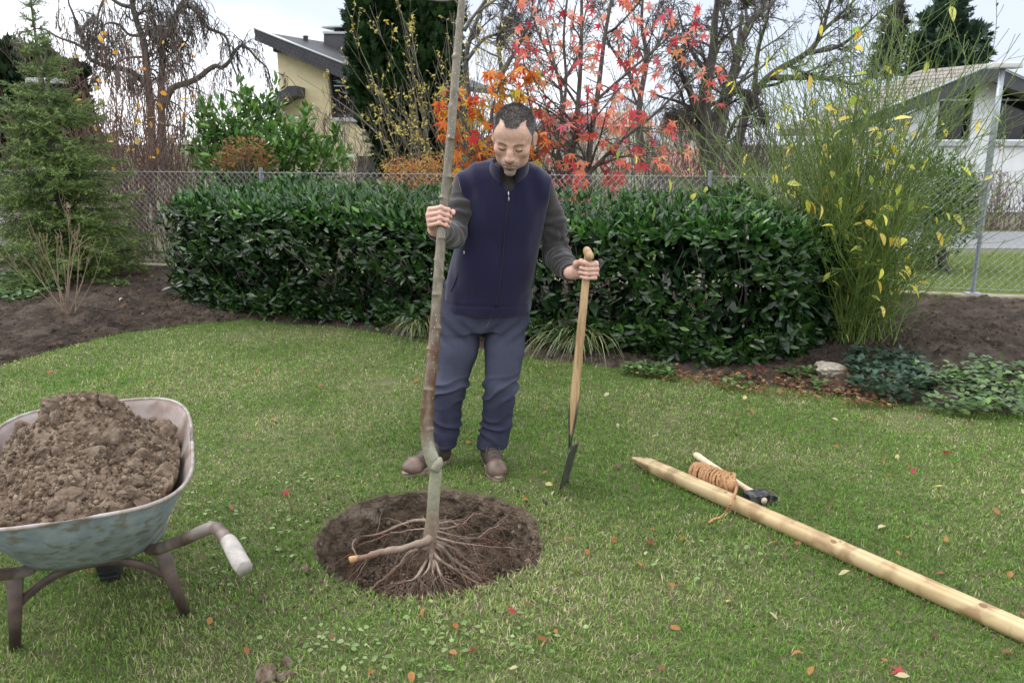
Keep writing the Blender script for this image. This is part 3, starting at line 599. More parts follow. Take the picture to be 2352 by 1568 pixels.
# --- jeans
jsd = SDF((-.52, 3.50, .05), (.16, 4.03, 1.02), .0055)
jr = [(645, 1118, 3.81, 98, .135), (690, 1116, 3.815, 103, .142), (725, 1112, 3.82, 105, .143), (752, 1110, 3.82, 103, .135)]
jsd.loft([[at(c, py, y)[2], at(c, py, y)[0], y, hw / FPX * y, b_] for py, c, y, hw, b_ in jr], k=.03, p=2.3)
jsd.chain([at(1062, 735, 3.80), at(1052, 800, 3.79), kneeA, at(1022, 965, 3.76), at(1013, 1035, 3.745)], [.105, .095, .078, .071, .074], k=.035)
jsd.chain([at(1160, 735, 3.80), at(1158, 800, 3.785), kneeB, at(1142, 965, 3.755), at(1127, 1038, 3.73)], [.105, .099, .081, .074, .077], k=.012)
jsd.plane((0, 0, .094), (0, 0, -1))
jsd.cone(ankA + [0, 0, -.12], ankA + [0, 0, -.005], .062, .060, k=.004, mode='sub').cone(ankB + [0, 0, -.12], ankB + [0, 0, -.005], .062, .060, k=.004, mode='sub')
JV, JF = jsd.mesh(2); N_ = vnorm(JV, JF); zz = JV[:, 2]
JV = cloth(JV, JF, N_, .008, (8, 8, 6), 33)
nA = .5 + .6 * vnoise(JV * 7, 3)
def diag(V, ang, fr, s): return 1 - 1.8 * np.abs(np.sin((V[:, 2] + ang * V[:, 0] + .075 * fbm(V * 8, 2, s) * 2) * fr * .5))
legb = (JV[:, 0] > -.155)
sg = np.where(legb, 1.0, -1.0)
JV = JV + N_ * ((.010 * np.clip(diag(JV, .25, 95, 5), -.6, 1) * np.exp(-((zz - .20) / .065) ** 2) + .0135 * np.clip(diag(JV, -.35, 88, 8), -.5, 1) * np.exp(-((zz - .395) / .06) ** 2)) * nA)[:, None]
JV = JV + N_ * (.007 * np.sin((zz * 1.0 - sg * .9 * (JV[:, 0] + .15)) * 75 + 3 * fbm(JV * 6, 2, 7)) * np.exp(-((zz - .70) / .06) ** 2) * nA)[:, None]
JV = JV + N_ * (-.002 * np.exp(-((zz - .116) / .004) ** 2))[:, None]
lit_wear = np.exp(-((zz - .58) / .16) ** 2) * sstep(3.80, 3.70, JV[:, 1]) + .5 * np.exp(-((zz - .42) / .06) ** 2) * sstep(3.8, 3.7, JV[:, 1])  # front thighs and knees: fading plus their lit tone painted in
jc = np.array([.030, .032, .057]) * (1 + .35 * fbm(JV * np.array([30, 30, 8.]), 3, 5))[:, None]; jc = jc * (1 - lit_wear[:, None] * .42) + np.array([.105, .113, .16]) * lit_wear[:, None] * .42
M_jean = pmat('denim', (.82, .82, .84), (1.18, 1.18, 1.16), 330, .85, .35, 600, attr=True, bdist=.0015, spec=.2)
jeans = pob('jeans', JV, JF, M_jean, jc, label='grey-blue jeans, thighs faded and painted lighter as if lit')
def on_j(pts, n=20):
    q = spline(np.array([jsd.front(px, py, 3.5, 4.0) for px, py in pts]), n); k = JV[((JV[None] - q[:, None]) ** 2).sum(-1).argmin(1)]; q[:, 1] = np.minimum(q[:, 1], k[:, 1]) - .0006; return q
M_thread = pmat('seam_thread', (.14, .11, .09), None, rough=.8)
pob('fly_seam', *batch_tube(on_j([(1132, 712), (1128, 728), (1122, 742), (1115, 752)]), np.full(20, .0016), 5), M_thread, parent=jeans)
# --- shoes
M_leather = pmat('worn_brown_leather', (.034, .023, .018), (.062, .043, .033), 22, .5, .35, 90, attr=True, bdist=.003)
M_sole = pmat('shoe_sole', (.17, .13, .095), (.27, .215, .155), 40, .7, .3, 90); M_lace = pmat('shoe_lace', (.09, .06, .04), None, rough=.8)
for heel, toe, ank in ((np.array([-.318, 3.775, 0]), np.array([-.515, 3.575, 0]), ankA), (np.array([-.125, 3.805, 0]), np.array([-.063, 3.525, 0]), ankB)):
    d = toe - heel; L = np.linalg.norm(d); d = d / L; sd = np.cross(d, [0, 0, 1.0]); f = lambda a, s_, z: heel + d * a * L + sd * s_ + np.array([0, 0, z])
    s = SDF(np.minimum(heel, toe) - [.08, .08, .01], np.maximum(heel, toe) + [.08, .08, .20], .0035)
    s.chain([f(.14, 0, .055), f(.45, 0, .056), f(.80, 0, .042), f(.90, 0, .038)], [.036, .038, .040, .030], k=.03).ell(f(.82, 0, .042), (.046, .046, .030), k=.025)
    s.chain([f(.17, 0, .06), f(.20, 0, .13)], [.039, .045], k=.03).cone(f(.2, 0, .12), f(.5, 0, .075), .038, .035, k=.03)
    s.plane((0, 0, .020), (0, 0, -1)); V, F = s.mesh(2); N_ = vnorm(V, F)
    a_ = (V - heel) @ d / L; V = V + N_ * (.0022 * np.sin(a_ * 95 + 3 * fbm(V * 20, 2, 3)) * np.exp(-((a_ - .62) / .08) ** 2))[:, None]
    scuff = np.clip(sstep(.66, .86, a_) * (.8 + 1.2 * fbm(V * 18, 3, 9)), 0, 1)[:, None]
    sh = pob('shoe', V, F, M_leather, 1 * (1 - scuff) + scuff * np.array([3.4, 3.3, 3.2]) * np.ones((len(V), 1)), label='scuffed brown leather lace-up shoe')
    n = 40; tt = np.arange(n) / n * 2 * np.pi; al = .5 + .53 * np.cos(tt); wd = .046 * np.interp(al, [-.05, .1, .35, .75, 1.03], [.62, .82, .76, 1.05, .85]); out = np.stack([f(a, w_ * np.sin(t_), 0) for a, w_, t_ in zip(al, wd, tt)])
    lay = [out * [1, 1, 0] + [0, 0, z] + (out - out.mean(0)) * k * [1, 1, 0] for z, k in ((-.004, -.02), (.0, .02), (.014, .04), (.017, .0), (.020, .06), (.029, .05), (.031, -.08))]
    V = np.concatenate(lay); i_ = np.arange(len(lay) - 1)[:, None] * n; s_ = np.arange(n)[None]; s2_ = (s_ + 1) % n
    pob('sole', V, [np.stack([i_ + s_, i_ + s2_, i_ + n + s2_, i_ + n + s_], -1).reshape(-1, 4), (np.arange(n) + (len(lay) - 1) * n)[None], np.arange(n)[None, ::-1]], M_sole, parent=sh)
    parts = []
    for q in (.40, .48, .56): parts.append(tube([f(q, -.030, .092 - .16 * (q - .4)), f(q + .01, 0, .113 - .19 * (q - .4)), f(q, .030, .092 - .16 * (q - .4))], .0026, 10, 5))
    parts += [tube([f(.42, 0, .116), f(.5, .03, .118), f(.58, .034, .088), f(.50, .012, .104)], .0022, 14, 5), tube([f(.42, 0, .116), f(.5, -.03, .116), f(.6, -.03, .084)], .0022, 12, 5)]
    pob('lace', *merge(parts)[:2], M_lace, parent=sh)
# ------------------------------------------------------------------ the young tree being planted
tree = thing('young_tree', 'bare-rooted young tree held upright over the planting hole', 'tree', (HC[0], HC[1], -.2))
T0 = np.array([HC[0], HC[1], -.2])
def tob(name, V, F, mat, cols=None, parent=None, **kw): return ob(name, np.asarray(V) - T0, F, mat, parent or tree, cols, **kw)
crown = TR[0, :3]; low = np.array([crown[0] + .002, crown[1], crown[2] - .10])
TT = np.concatenate([[[*low, .030], [*(crown + [0, 0, -.055]), .044], [*(crown + [0, 0, -.02]), .046]], [[*(crown + [0, 0, .02]), .038]], TR[1:]])
n, sd = 900, 20; q = spline(TT, n); P_, R_ = q[:, :3], q[:, 3] * np.interp(q[:, 2], [.1, .5], [1, .9])
T_ = nrm(np.gradient(P_, axis=0)); U_ = nrm(np.array([1.0, 0, 0]) - T_[:, :1] * T_); W_ = np.cross(T_, U_); a = np.arange(sd) / sd * 2 * np.pi
arc = np.concatenate([[0], np.cumsum(np.linalg.norm(np.diff(P_, axis=0), axis=1))])
rad_ = np.repeat(R_[:, None], sd, 1); rn = np.random.default_rng(3); s0 = .62; k = 0
nodes_s = []
while s0 < arc[-1] - .05:
    a0 = (k * 2.4 + rn.uniform(-.3, .3)); nodes_s.append((s0, a0))
    da = np.cos(a[None] - a0); e_ = np.exp(-((arc[:, None] - s0) / .007) ** 2) + .55 * np.exp(-(np.minimum(arc[:, None] - s0, 0) / .020) ** 2) * (arc[:, None] < s0)
    rad_ += e_ * (.0003 + .0060 * np.clip(da, 0, 1) ** 3) * rn.uniform(.5, 1.2); s0 += rn.uniform(.05, .10); k += 1
rad_ *= 1 + .06 * fbm(np.stack([np.cos(a)[None] + 0 * arc[:, None], np.sin(a)[None] + 0 * arc[:, None], arc[:, None] * 7 + 0 * a], -1), 3, 3)
V = P_[:, None] + rad_[..., None] * (np.cos(a)[:, None] * U_[:, None] + np.sin(a)[:, None] * W_[:, None])
i_ = np.arange(n - 1)[:, None] * sd; s_ = np.arange(sd)[None]; s2_ = (s_ + 1) % sd
z_ = V[..., 2]; c_soil = np.array([.22, .17, .125]); c_root = np.array([.25, .245, .175]); c_mid = np.array([.10, .050, .028]); c_up = np.array([.098, .080, .052])
w1 = sstep(.06, .17, z_)[..., None]; w2 = sstep(.34, .46, z_ + .08 * fbm(V * 12, 2, 4))[..., None]; w3 = sstep(.78, 1.02, z_ + .1 * fbm(V * 9, 2, 6))[..., None]
col = ((c_soil * (1 - w1) + c_root * w1) * (1 - w2) + c_mid * w2) * (1 - w3) + c_up * w3
gl = (sstep(.1, .4, fbm(V * np.array([60, 60, 14]), 3, 9) + .22) * w2[..., 0])[..., None] * .45; col = col * (1 - gl) + np.array([.23, .20, .145]) * gl
nb_ = np.zeros(arc.shape)
for s0, _a in nodes_s: nb_ = np.maximum(nb_, np.exp(-((arc - s0) / .006) ** 2))
nbm = .22 * nb_[:, None, None] * vnoise(V * 40, 5)[..., None]; col = col * (1 - nbm) + np.array([.26, .235, .18]) * nbm
M_trunk = pmat('young_bark', (.85, .85, .85), (1.15, 1.15, 1.15), 60, .30, .25, 120, attr=True, bdist=.003)
# pale lenticel dots
nt, N, L, b = nodes(M_trunk); vo = N.new('ShaderNodeTexVoronoi'); vo.inputs['Scale'].default_value = 95; tcn = N.new('ShaderNodeTexCoord'); mpn = N.new('ShaderNodeMapping'); mpn.inputs['Scale'].default_value = (1, 1, .55)
L.new(tcn.outputs['Object'], mpn.inputs[0]); L.new(mpn.outputs[0], vo.inputs['Vector']); mr = N.new('ShaderNodeMapRange'); mr.inputs[1].default_value = .17; mr.inputs[2].default_value = .11
L.new(vo.outputs['Distance'], mr.inputs[0]); src = b.inputs['Base Color'].links[0].from_socket; mxn = N.new('ShaderNodeMixRGB'); mxn.inputs[2].default_value = (.42, .40, .33, 1); L.new(mr.outputs[0], mxn.inputs[0]); L.new(src, mxn.inputs[1]); L.new(mxn.outputs[0], b.inputs['Base Color'])
tob('trunk', V.reshape(-1, 3), [np.stack([i_ + s_, i_ + s2_, i_ + sd + s2_, i_ + sd + s_], -1).reshape(-1, 4), np.arange(sd)[None, ::-1]], M_trunk, col.reshape(-1, 3))
M_twig = pmat('twig_bark', (.055, .05, .04), (.11, .10, .08), 40, .5)
for pts, r in (([(1066, 72), (1082, 45), (1100, 22), (1130, -25), (1150, -70)], .0075), ([(1092, 32), (1112, 18), (1136, 2), (1165, -20)], .006), ([(1052, 10), (1043, 0), (1025, 3), (990, 1), (965, -4)], .005)):
    tob('twig', *tube([at(px, py, 3.42) for px, py in pts], np.linspace(r, r * .5, len(pts)), 20, 8), M_twig)
# graft lump
g0 = at(1004, 1062, 2.995); tob('graft_stub', *tube([g0 + [-.01, 0, -.03], g0 + [.006, 0, 0], g0 + [.012, 0, .022]], [.022, .019, .009], 10, 12), M_trunk, np.tile(c_root, (120, 1)))
# roots
M_root = pmat('root_bark', (.85, .85, .85), (1.15, 1.15, 1.15), 50, .7, .5, 90, attr=True, bdist=.004)
cr3 = lambda cx, cy: (660.4 + cx * .2808, 1062.3 + cy * .2808)
ROOTS = [([(1140, 475), (1060, 470), (950, 500), (850, 545), (720, 590), (560, 610), (490, 660), (400, 750), (310, 830)], .05, -.26, .0095, .0035),
 ([(1150, 630), (1030, 670), (880, 710), (760, 735), (640, 775), (505, 805)], .0, -.07, .0165, .0125),
 ([(1110, 700), (1000, 740), (930, 820), (860, 890), (780, 960), (660, 1060)], -.04, -.21, .0125, .0065),
 ([(1180, 760), (1170, 900), (1130, 1040), (1040, 1110)], -.06, -.20, .011, .007),
 ([(1250, 680), (1330, 770), (1440, 850), (1530, 920), (1610, 990)], -.03, -.20, .010, .0065),
 ([(1230, 780), (1330, 850), (1420, 910), (1560, 980), (1640, 1000)], -.06, -.20, .0075, .004),
 ([(1200, 840), (1240, 920), (1340, 980), (1500, 1050)], -.08, -.21, .007, .0035),
 ([(1270, 660), (1400, 730), (1480, 800), (1610, 835), (1740, 770)], -.02, -.20, .0085, .0025),
 ([(1260, 570), (1400, 605), (1550, 615), (1650, 630)], .02, -.10, .006, .0022),
 ([(1290, 630), (1450, 665), (1600, 680), (1750, 690), (1970, 710)], 0, -.12, .0065, .0016),
 ([(1250, 490), (1340, 480), (1390, 510), (1440, 480), (1530, 415)], .05, -.02, .0065, .0022),
 ([(1250, 540), (1380, 520), (1440, 490)], .03, -.01, .005, .003),
 ([(1560, 610), (1640, 560), (1760, 480)], -.06, -.06, .003, .0016),
 ([(1150, 870), (1040, 1000), (950, 1130)], -.08, -.19, .006, .003),
 ([(1050, 940), (900, 990), (760, 1085)], -.09, -.20, .0055, .0028),
 ([(1190, 900), (1195, 1000), (1200, 1110)], -.09, -.20, .004, .002),
 ([(1100, 540), (950, 560), (800, 590), (560, 680)], .02, -.14, .0042, .0018),
 ([(1250, 900), (1300, 1000), (1440, 1095)], -.08, -.20, .0055, .0025),
 ([(1230, 700), (1350, 800), (1480, 900), (1690, 960)], -.04, -.20, .007, .003),
 ([(1060, 930), (1060, 980), (1045, 1050)], -.10, -.19, .007, .006),
 ([(560, 620), (530, 680), (575, 760), (600, 790)], -.12, -.11, .0042, .0025)]
rcol = np.array([.23, .175, .13]); rtip = np.array([.17, .085, .055])
rootpts = []
for pts, z0, z1, r0, r1 in ROOTS:
    m = len(pts); t = np.linspace(0, 1, m); P_ = np.array([gp(*cr3(*p), z0 + (z1 - z0) * tt ** .85) for p, tt in zip(pts, t)])
    if r0 > .0032 and pts[0][0] > 1000: P_ = np.concatenate([[[crown[0], crown[1], z0 + .010]], P_]); m += 1
    w_ = 44; q = spline(np.concatenate([P_, np.linspace(r0, r1, m)[:, None]], 1), w_); q[:, :3] += .016 * np.stack([fbm(q[:, :3] * 18, 3, s, .6) for s in (1, 2, 3)], 1) * np.linspace(.2, 1, w_)[:, None] * 1.6
    q[:, 3] *= 1 + .7 * fbm(q[:, :3] * 60, 2, 8); V, F = batch_tube(q[:, :3], q[:, 3], 9); tt = np.repeat(np.linspace(0, 1, w_), 9)[:, None]; redn = np.clip(tt * 1.1 + .8 * fbm(V * 14, 2, 3)[:, None] - .3, 0, 1)
    c = rcol * (1 - redn) + rtip * redn; c *= (1 + .5 * fbm(V * 50, 2, 5))[:, None]
    if r0 > .016: c[tt[:, 0] > .93] = (.50, .30, .13)
    tob('root', V, F, M_root, c); rootpts.append(q[:, :3])
RP = np.concatenate([r[4:] for r in rootpts]); n = 620; st_ = RP[rng.integers(0, len(RP), n)]
d = nrm(st_ - np.array([*HC, .05])) + rng.normal(0, .6, (n, 3)); d[:, 2] -= .25; d = nrm(d); L_ = rng.uniform(.04, .19, n); kk = np.linspace(0, 1, 8)
P_ = st_[:, None] + d[:, None] * L_[:, None, None] * kk[None, :, None]; wv = np.cumsum(rng.normal(0, .16, (n, 8, 3)), 1) * L_[:, None, None] * .18; P_ = P_ + wv; P_[..., 2] -= .05 * kk ** 2
P_[..., 2] = np.maximum(P_[..., 2], -.295); dd = np.hypot(P_[..., 0] - HC[0], P_[..., 1] - HC[1]); sc_ = np.minimum(1, .42 / np.maximum(dd, .01)); P_[..., 0] = HC[0] + (P_[..., 0] - HC[0]) * sc_; P_[..., 1] = HC[1] + (P_[..., 1] - HC[1]) * sc_
V, F = batch_tube(P_, np.linspace(1.1, .45, 8)[None] * rng.uniform(.0007, .0019, n)[:, None], 4)
tob('root_hairs', V, F, M_root, np.repeat(np.where(rng.uniform(size=(n, 1)) < .5, rcol * .8, rtip), 32, 0), kind='stuff')

# ------------------------------------------------------------------ clods, soil
def rock_mesh(name, s, rough=.5, sub=3, fl=1.0):
    import bmesh
    bm = bmesh.new(); bmesh.ops.create_icosphere(bm, subdivisions=sub, radius=1); V = np.array([v.co[:] for v in bm.verts]); F = np.array([[v.index for v in f.verts] for f in bm.faces]); bm.free()
    V = V * (1 + rough * fbm(V * 1.3 + s * 7.1, 3, s) * 2 + .35 * rough * fbm(V * 5 + s, 3, s + 3))[:, None]; V[:, 2] *= fl; return mesh_np(name, V, F, smooth=False)
M_clod = pmat('clod_soil', (.105, .075, .052), (.185, .135, .098), 3, .95, .35, 18, bdist=.15, c3=(.21, .165, .125), c3s=1.2, spec=.2)
def near_what(x, y):                # the thing a small object lies beside
    L_ = {'on the lawn beside the wheelbarrow': ((-1.35, 2.5), .75), 'on the lawn beside the planting hole': ((HC[0], HC[1]), .75), 'on the lawn beside the stuck spade': ((.25, 3.4), .45), 'on the lawn at the sharpened end of the stake': ((.62, 3.83), .4), 'on the lawn by the rope and hammer': ((1.0, 3.5), .45), "on the lawn beside the man's shoes": ((-.25, 3.6), .5)}
    b = min(L_, key=lambda k: math.dist((x, y), L_[k][0]) / L_[k][1])
    if math.dist((x, y), L_[b][0]) < L_[b][1]: return b
    t = (np.array([x, y]) - tip0) @ sdv0
    off = (x - tip0[0]) * sdv0[1] - (y - tip0[1]) * sdv0[0]
    e = float(bed_edge(x)) - y
    if e < 0: return 'on the dug bed beside the leafless small shrub' if x < -2 else ('on the bed in front of the hedge' if x < 1.4 else 'on the bed around the pale stone')
    if -.1 < t and abs(off) < .35: return 'on the lawn along the wooden stake'
    if e < .45: return 'on the grass edge along the hedge' if x > -2.4 else 'on the grass edge along the dug bed'
    if x < -.5: return 'on the open lawn between the wheelbarrow and the hedge' if y > 3 else 'on the lawn between the wheelbarrow and the hole'
    if off > 0: return 'on the lawn between the hole and the stake'
    return 'on the open lawn between the stake and the bed'
tip0 = gp(1452, 1052, .036)[:2]; sdv0 = nrm(gp(2352, 1468, .043)[:2] - tip0)
CLODS = [rock_mesh('clod', i, .6) for i in range(7)]
for m in CLODS: m.materials.append(M_clod)
def clod(x, y, z, s, parent=None, i=0, **kw):
    o = link('clod', CLODS[i % 7], None, parent, **kw); o.location = (x, y, z); o.scale = (s, s * rng.uniform(.8, 1.1), s * rng.uniform(.55, .9)); o.rotation_euler = tuple(rng.uniform(0, 6, 3)); return o
for i, (px, py, s) in enumerate([(700, 1312, .022), (680, 1310, .012), (690, 1215, .009), (610, 1400, .010), (570, 1362, .014), (590, 1420, .008), (640, 1485, .010), (655, 1560, .022), (612, 1558, .034), (600, 1275, .009), (535, 1395, .012), (560, 1440, .010),
    (660, 1525, .02), (705, 1340, .010), (735, 1335, .012), (650, 1330, .008), (575, 1275, .01), (548, 1335, .009), (1420, 1075, .022), (1390, 985, .012), (625, 1410, .013), (580, 1300, .008), (510, 1490, .012), (1212, 1290, .012), (1225, 1250, .011), (745, 1100, .012), (690, 1150, .009)]):
    p = gp(px, py); c = clod(p[0], p[1], s * .25 + lawn_z(p[0], p[1]), s, i=i); c.name = 'soil_clod'; wh_ = near_what(p[0], p[1]); c['label'] = ('lump of brown soil ' if s > .019 else 'small crumb of brown soil ') + wh_; c['category'] = 'soil clod'; c['group'] = 'soil ' + ('lumps ' if s > .019 else 'crumbs ') + wh_
th_ = rng.uniform(0, 6.28, 70); r_ = .40 * np.sqrt(rng.uniform(.05, 1, 70)); hole_parent = bpy.data.objects['planting_hole']
for i in range(70):
    x_, y_ = HC[0] + r_[i] * math.cos(th_[i]), HC[1] + r_[i] * math.sin(th_[i]); clod(x_, y_, -.295, rng.uniform(.007, .022), hole_parent, i)

# ------------------------------------------------------------------ wheelbarrow
WO = np.array([-1.345, 2.315, 0]); WA = math.atan2(.375, .927)
barrow = thing('wheelbarrow', 'worn light blue wheelbarrow with rusty brown tube frame, loaded with soil', 'wheelbarrow', tuple(WO), rotz=WA)
lv = np.array([[0, .20, .22, .285, .215, 3.2], [.25, .18, .235, .345, .25, 3.4], [.6, .155, .275, .42, .38, 3.6], [1, .145, .325, .483, .565, 3.8]])   # t, cy, hx, hy, z, power
def tray_shell(off, nz=14, na=96):
    a = np.arange(na) / na * 2 * np.pi; out = []
    for t in np.linspace(0, 1, nz):
        cy, hx, hy, z, p = [np.interp(t, lv[:, 0], lv[:, i]) for i in (1, 2, 3, 4, 5)]; z = .29 + .275 * t ** .95 + .0
        c, s = np.cos(a), np.sin(a); x = np.sign(c) * np.abs(c) ** (2 / p) * (hx - off); y = cy + np.sign(s) * np.abs(s) ** (2 / p) * (hy - off)
        zz = z + (off if t < .02 else 0) + .035 * t * np.clip((y - .1) / .5, -0.2, 1); out.append(np.stack([x, y, zz], 1))
    return np.array(out)
A, B = tray_shell(0), tray_shell(.005); nz, na = A.shape[:2]; i_ = np.arange(nz - 1)[:, None] * na; s_ = np.arange(na)[None]; s2_ = (s_ + 1) % na
Fo = np.stack([i_ + s_, i_ + s2_, i_ + na + s2_, i_ + na + s_], -1).reshape(-1, 4); V = np.concatenate([A.reshape(-1, 3), B.reshape(-1, 3)]); M_ = nz * na
Frim = np.stack([(nz - 1) * na + s_[0], (nz - 1) * na + s2_[0], M_ + (nz - 1) * na + s2_[0], M_ + (nz - 1) * na + s_[0]], 1)
col = np.concatenate([np.tile([.17, .25, .30], (M_, 1)), np.tile([.30, .245, .225], (M_, 1))])
Ao = A.reshape(-1, 3); rust = np.clip(sstep(-.04, .16, fbm(Ao * np.array([7, 7, 9]), 4, 61, .6)) * .75 + .3 * sstep(.0, .2, fbm(Ao * 40, 3, 63)), 0, 1)[:, None]; col[:M_] = col[:M_] * (1 - rust) + np.array([.15, .135, .10]) * rust
pit = sstep(.18, .28, fbm(Ao * 55, 2, 67))[:, None]; col[:M_] = col[:M_] * (1 - pit) + np.array([.06, .04, .03]) * pit
M_tray = pmat('worn_blue_paint', (.21, .265, .31), (.31, .355, .39), 22, .5, .3, 70, c3=(.195, .19, .165), c3s=26, bdist=.002, detail=8)
M_lin = pmat('dusty_tray_inside', (.27, .215, .195), (.36, .31, .29), 12, .75, .3, 50, c3=(.17, .12, .09), c3s=7, bdist=.002, detail=8)
ob('tray', A.reshape(-1, 3), [Fo, np.arange(na)[None, ::-1]], M_tray, barrow); ob('tray_lining', V, [Fo[:, ::-1] + M_, Frim, (np.arange(na) + M_)[None]], M_lin, barrow)
rimp = np.concatenate([A[-1], A[-1][:2]]) ; ob('rim', *batch_tube(rimp, np.full(len(rimp), .0065), 8), pmat('worn_rim', (.36, .34, .33), (.22, .17, .14), 25, .5, metal=.2), barrow)
M_rustt = pmat('rusty_tube', (.075, .050, .042), (.16, .115, .095), 22, .5, .3, 80, c3=(.20, .17, .155), c3s=9, bdist=.003)
M_rustd = pmat('rusty_plate', (.065, .045, .038), (.12, .085, .07), 18, .6, .3, 60, bdist=.003)
for sx in (-1, 1):
    ob('handle_tube', *tube([(sx * .075, .43, .135), (sx * .085, .36, .21), (sx * .13, .24, .262), (sx * .155, .12, .272), (sx * .165, -.02, .285), (sx * .20, -.10, .315), (sx * .29, -.28, .42), (sx * .345, -.385, .487), (sx * .372, -.425, .507), (sx * .390, -.47, .507), (sx * .408, -.53, .497)], .0185, 60, 12), M_rustt, barrow)
    ob('grip', *tube([(sx * .402, -.505, .502), (sx * .410, -.53, .497), (sx * .426, -.60, .483), (sx * .436, -.632, .476)], [.0205, .0225, .0235, .022], 14, 14), pmat('worn_white_grip', (.27, .25, .23), (.40, .37, .34), 30, .6, .3, 60), barrow)
    # leg: folded channel of three plates
    top, bot = np.array([sx * .205, -.075, .285]), np.array([sx * .253, .0, -.004]); dr = nrm(bot - top); xx = nrm(np.array([1, 0, 0]) - dr[0] * dr); yy = np.cross(dr, xx); pr = []
    for (a0, a1, b0, b1) in ((-.022, .022, -.003, .0), (-.022, -.019, 0, .026), (.019, .022, 0, .026)):
        Vb, Fb = box(a0, a1, b0, b1, 0, 1); pr.append((top + Vb[:, :1] * xx * (1 - .35 * Vb[:, 2:]) - sx * 0 + Vb[:, 1:2] * yy * (-1) + Vb[:, 2:] * (bot - top), Fb))
    ob('leg', *merge(pr)[:2], M_rustd, barrow)
xb = np.linspace(-.235, .235, 26); zb = .155 + .115 * (1 - (np.abs(xb) / .235) ** 2.2); yb = -.035 + .0 * xb
tz = np.gradient(zb, xb); nb2 = nrm(np.stack([-tz, 0 * xb, 1 + 0 * xb], 1)); Pb = np.stack([xb, yb, zb], 1); ring = np.stack([Pb + nb2 * .013, Pb - nb2 * .013, Pb - nb2 * .013 + [0, .006, 0], Pb + nb2 * .013 + [0, .006, 0]], 1)
i_ = np.arange(25)[:, None] * 4; s_ = np.arange(4)[None]; s2_ = (s_ + 1) % 4
ob('brace', ring.reshape(-1, 3), [np.stack([i_ + s_, i_ + s2_, i_ + 4 + s2_, i_ + 4 + s_], -1).reshape(-1, 4), np.array([[3, 2, 1, 0], [100, 101, 102, 103]])], M_rustd, barrow)
wv = []; aa = np.linspace(0, 2 * np.pi, 41)[:-1]
ty, tf = lathe([(.085, -.030), (.115, -.042), (.138, -.032), (.145, -.012), (.145, .012), (.138, .032), (.115, .042), (.085, .030), (.08, 0.), (.085, -.030)], 44); Rw = np.array(Matrix.Rotation(math.pi / 2, 3, 'Y'))
whl = thing('wheel_tmp', 'x', 'x'); bpy.data.objects.remove(whl)
wheel = ob('wheel', np.array(lathe([(.0, -.018), (.05, -.022), (.086, -.03), (.086, .03), (.05, .022), (.0, .018)], 32)[0]) @ Rw.T + [0, .40, .143], lathe([(.0, 0)] * 6, 32)[1][:1], M_rustd, barrow)
ob('tyre', ty @ Rw.T + [0, .40, .143], tf[:1], pmat('black_rubber', (.012, .012, .012), (.02, .02, .02), 30, .8, .3, 60), wheel)
blk = []
for a_ in np.arange(24) / 24 * 2 * np.pi:
    Vb, Fb = box(-.03, .03, -.010, .010, .141, .150); c, s = math.cos(a_), math.sin(a_); blk.append((np.stack([Vb[:, 0], .40 + Vb[:, 1] * c - Vb[:, 2] * s, .143 + Vb[:, 1] * s + Vb[:, 2] * c], 1), Fb))
ob('tread', *merge(blk)[:2], bpy.data.materials['black_rubber'], wheel, smooth=False)
ob('axle', *tube([(-.075, .40, .143), (.075, .40, .143)], .012, 4, 8), M_rustd, barrow)

# soil heaped in the tray
g_ = np.linspace(-1, 1, 190); X, Y = np.meshgrid(g_, g_); p_ = 3.6; rr_ = (np.abs(X) ** p_ + np.abs(Y) ** p_) ** (1 / p_); sc_ = np.where(rr_ > 1e-6, np.maximum(np.abs(X), np.abs(Y)) / np.maximum(rr_, 1e-6), 1)
x_, y_ = X * sc_ * .298, .150 + Y * sc_ * .445; e_ = np.maximum(np.abs(X), np.abs(Y))
hz = .500 + .185 * np.exp(-(((x_ + .045) / .165) ** 2 + ((y_ - .30) / .17) ** 2)) + .05 * np.exp(-(((x_ - .12) / .12) ** 2 + ((y_ - .27) / .15) ** 2)) + .055 * np.exp(-(((x_ + .05) / .26) ** 2 + ((y_ + .02) / .22) ** 2)) - .05 * sstep(.80, 1.0, e_) * (y_ > .2) + .02
Pn = np.stack([x_, y_, hz], -1); hz = hz + .10 * fbm(Pn * 9, 4, 91, .66) + .05 * np.abs(fbm(Pn * 30, 3, 95)) * 2 + .018 * fbm(Pn * 75, 2, 97); x2 = x_ + .012 * fbm(Pn * 40, 2, 98); sk2 = sstep(.95, 1, e_); hz = hz * (1 - sk2) + .44 * sk2; x2 = x2 * (1 - .17 * sk2); y_ = .150 + (y_ - .150) * (1 - .17 * sk2)
i_ = np.arange(189)[:, None] * 190; s_ = np.arange(189)[None]; M_heap = pmat('heap_soil', (.10, .07, .048), (.19, .137, .098), 16, .95, .9, 80, c3=(.24, .185, .135), c3s=8, bdist=.014, spec=.2)
heap = ob('soil_heap', np.stack([x2, y_, hz], -1), np.stack([i_ + s_, i_ + s_ + 1, i_ + 191 + s_, i_ + 190 + s_], -1).reshape(-1, 4), M_heap, label='heap of crumbly brown soil piled in the wheelbarrow', category='soil'); heap.location = tuple(WO); heap.rotation_euler = (0, 0, WA)
hzf = hz.ravel(); xf, yf = x2.ravel(), y_.ravel(); ef = e_.ravel(); okc = np.flatnonzero(ef < .92)
for i in range(290):
    k = okc[rng.integers(len(okc))]; s = rng.choice([.006, .008, .010, .013, .017, .024], p=[.28, .26, .2, .14, .09, .03]) if i > 22 else rng.uniform(.026, .042); clod(xf[k], yf[k], hzf[k] + s * .15, s, heap, i)

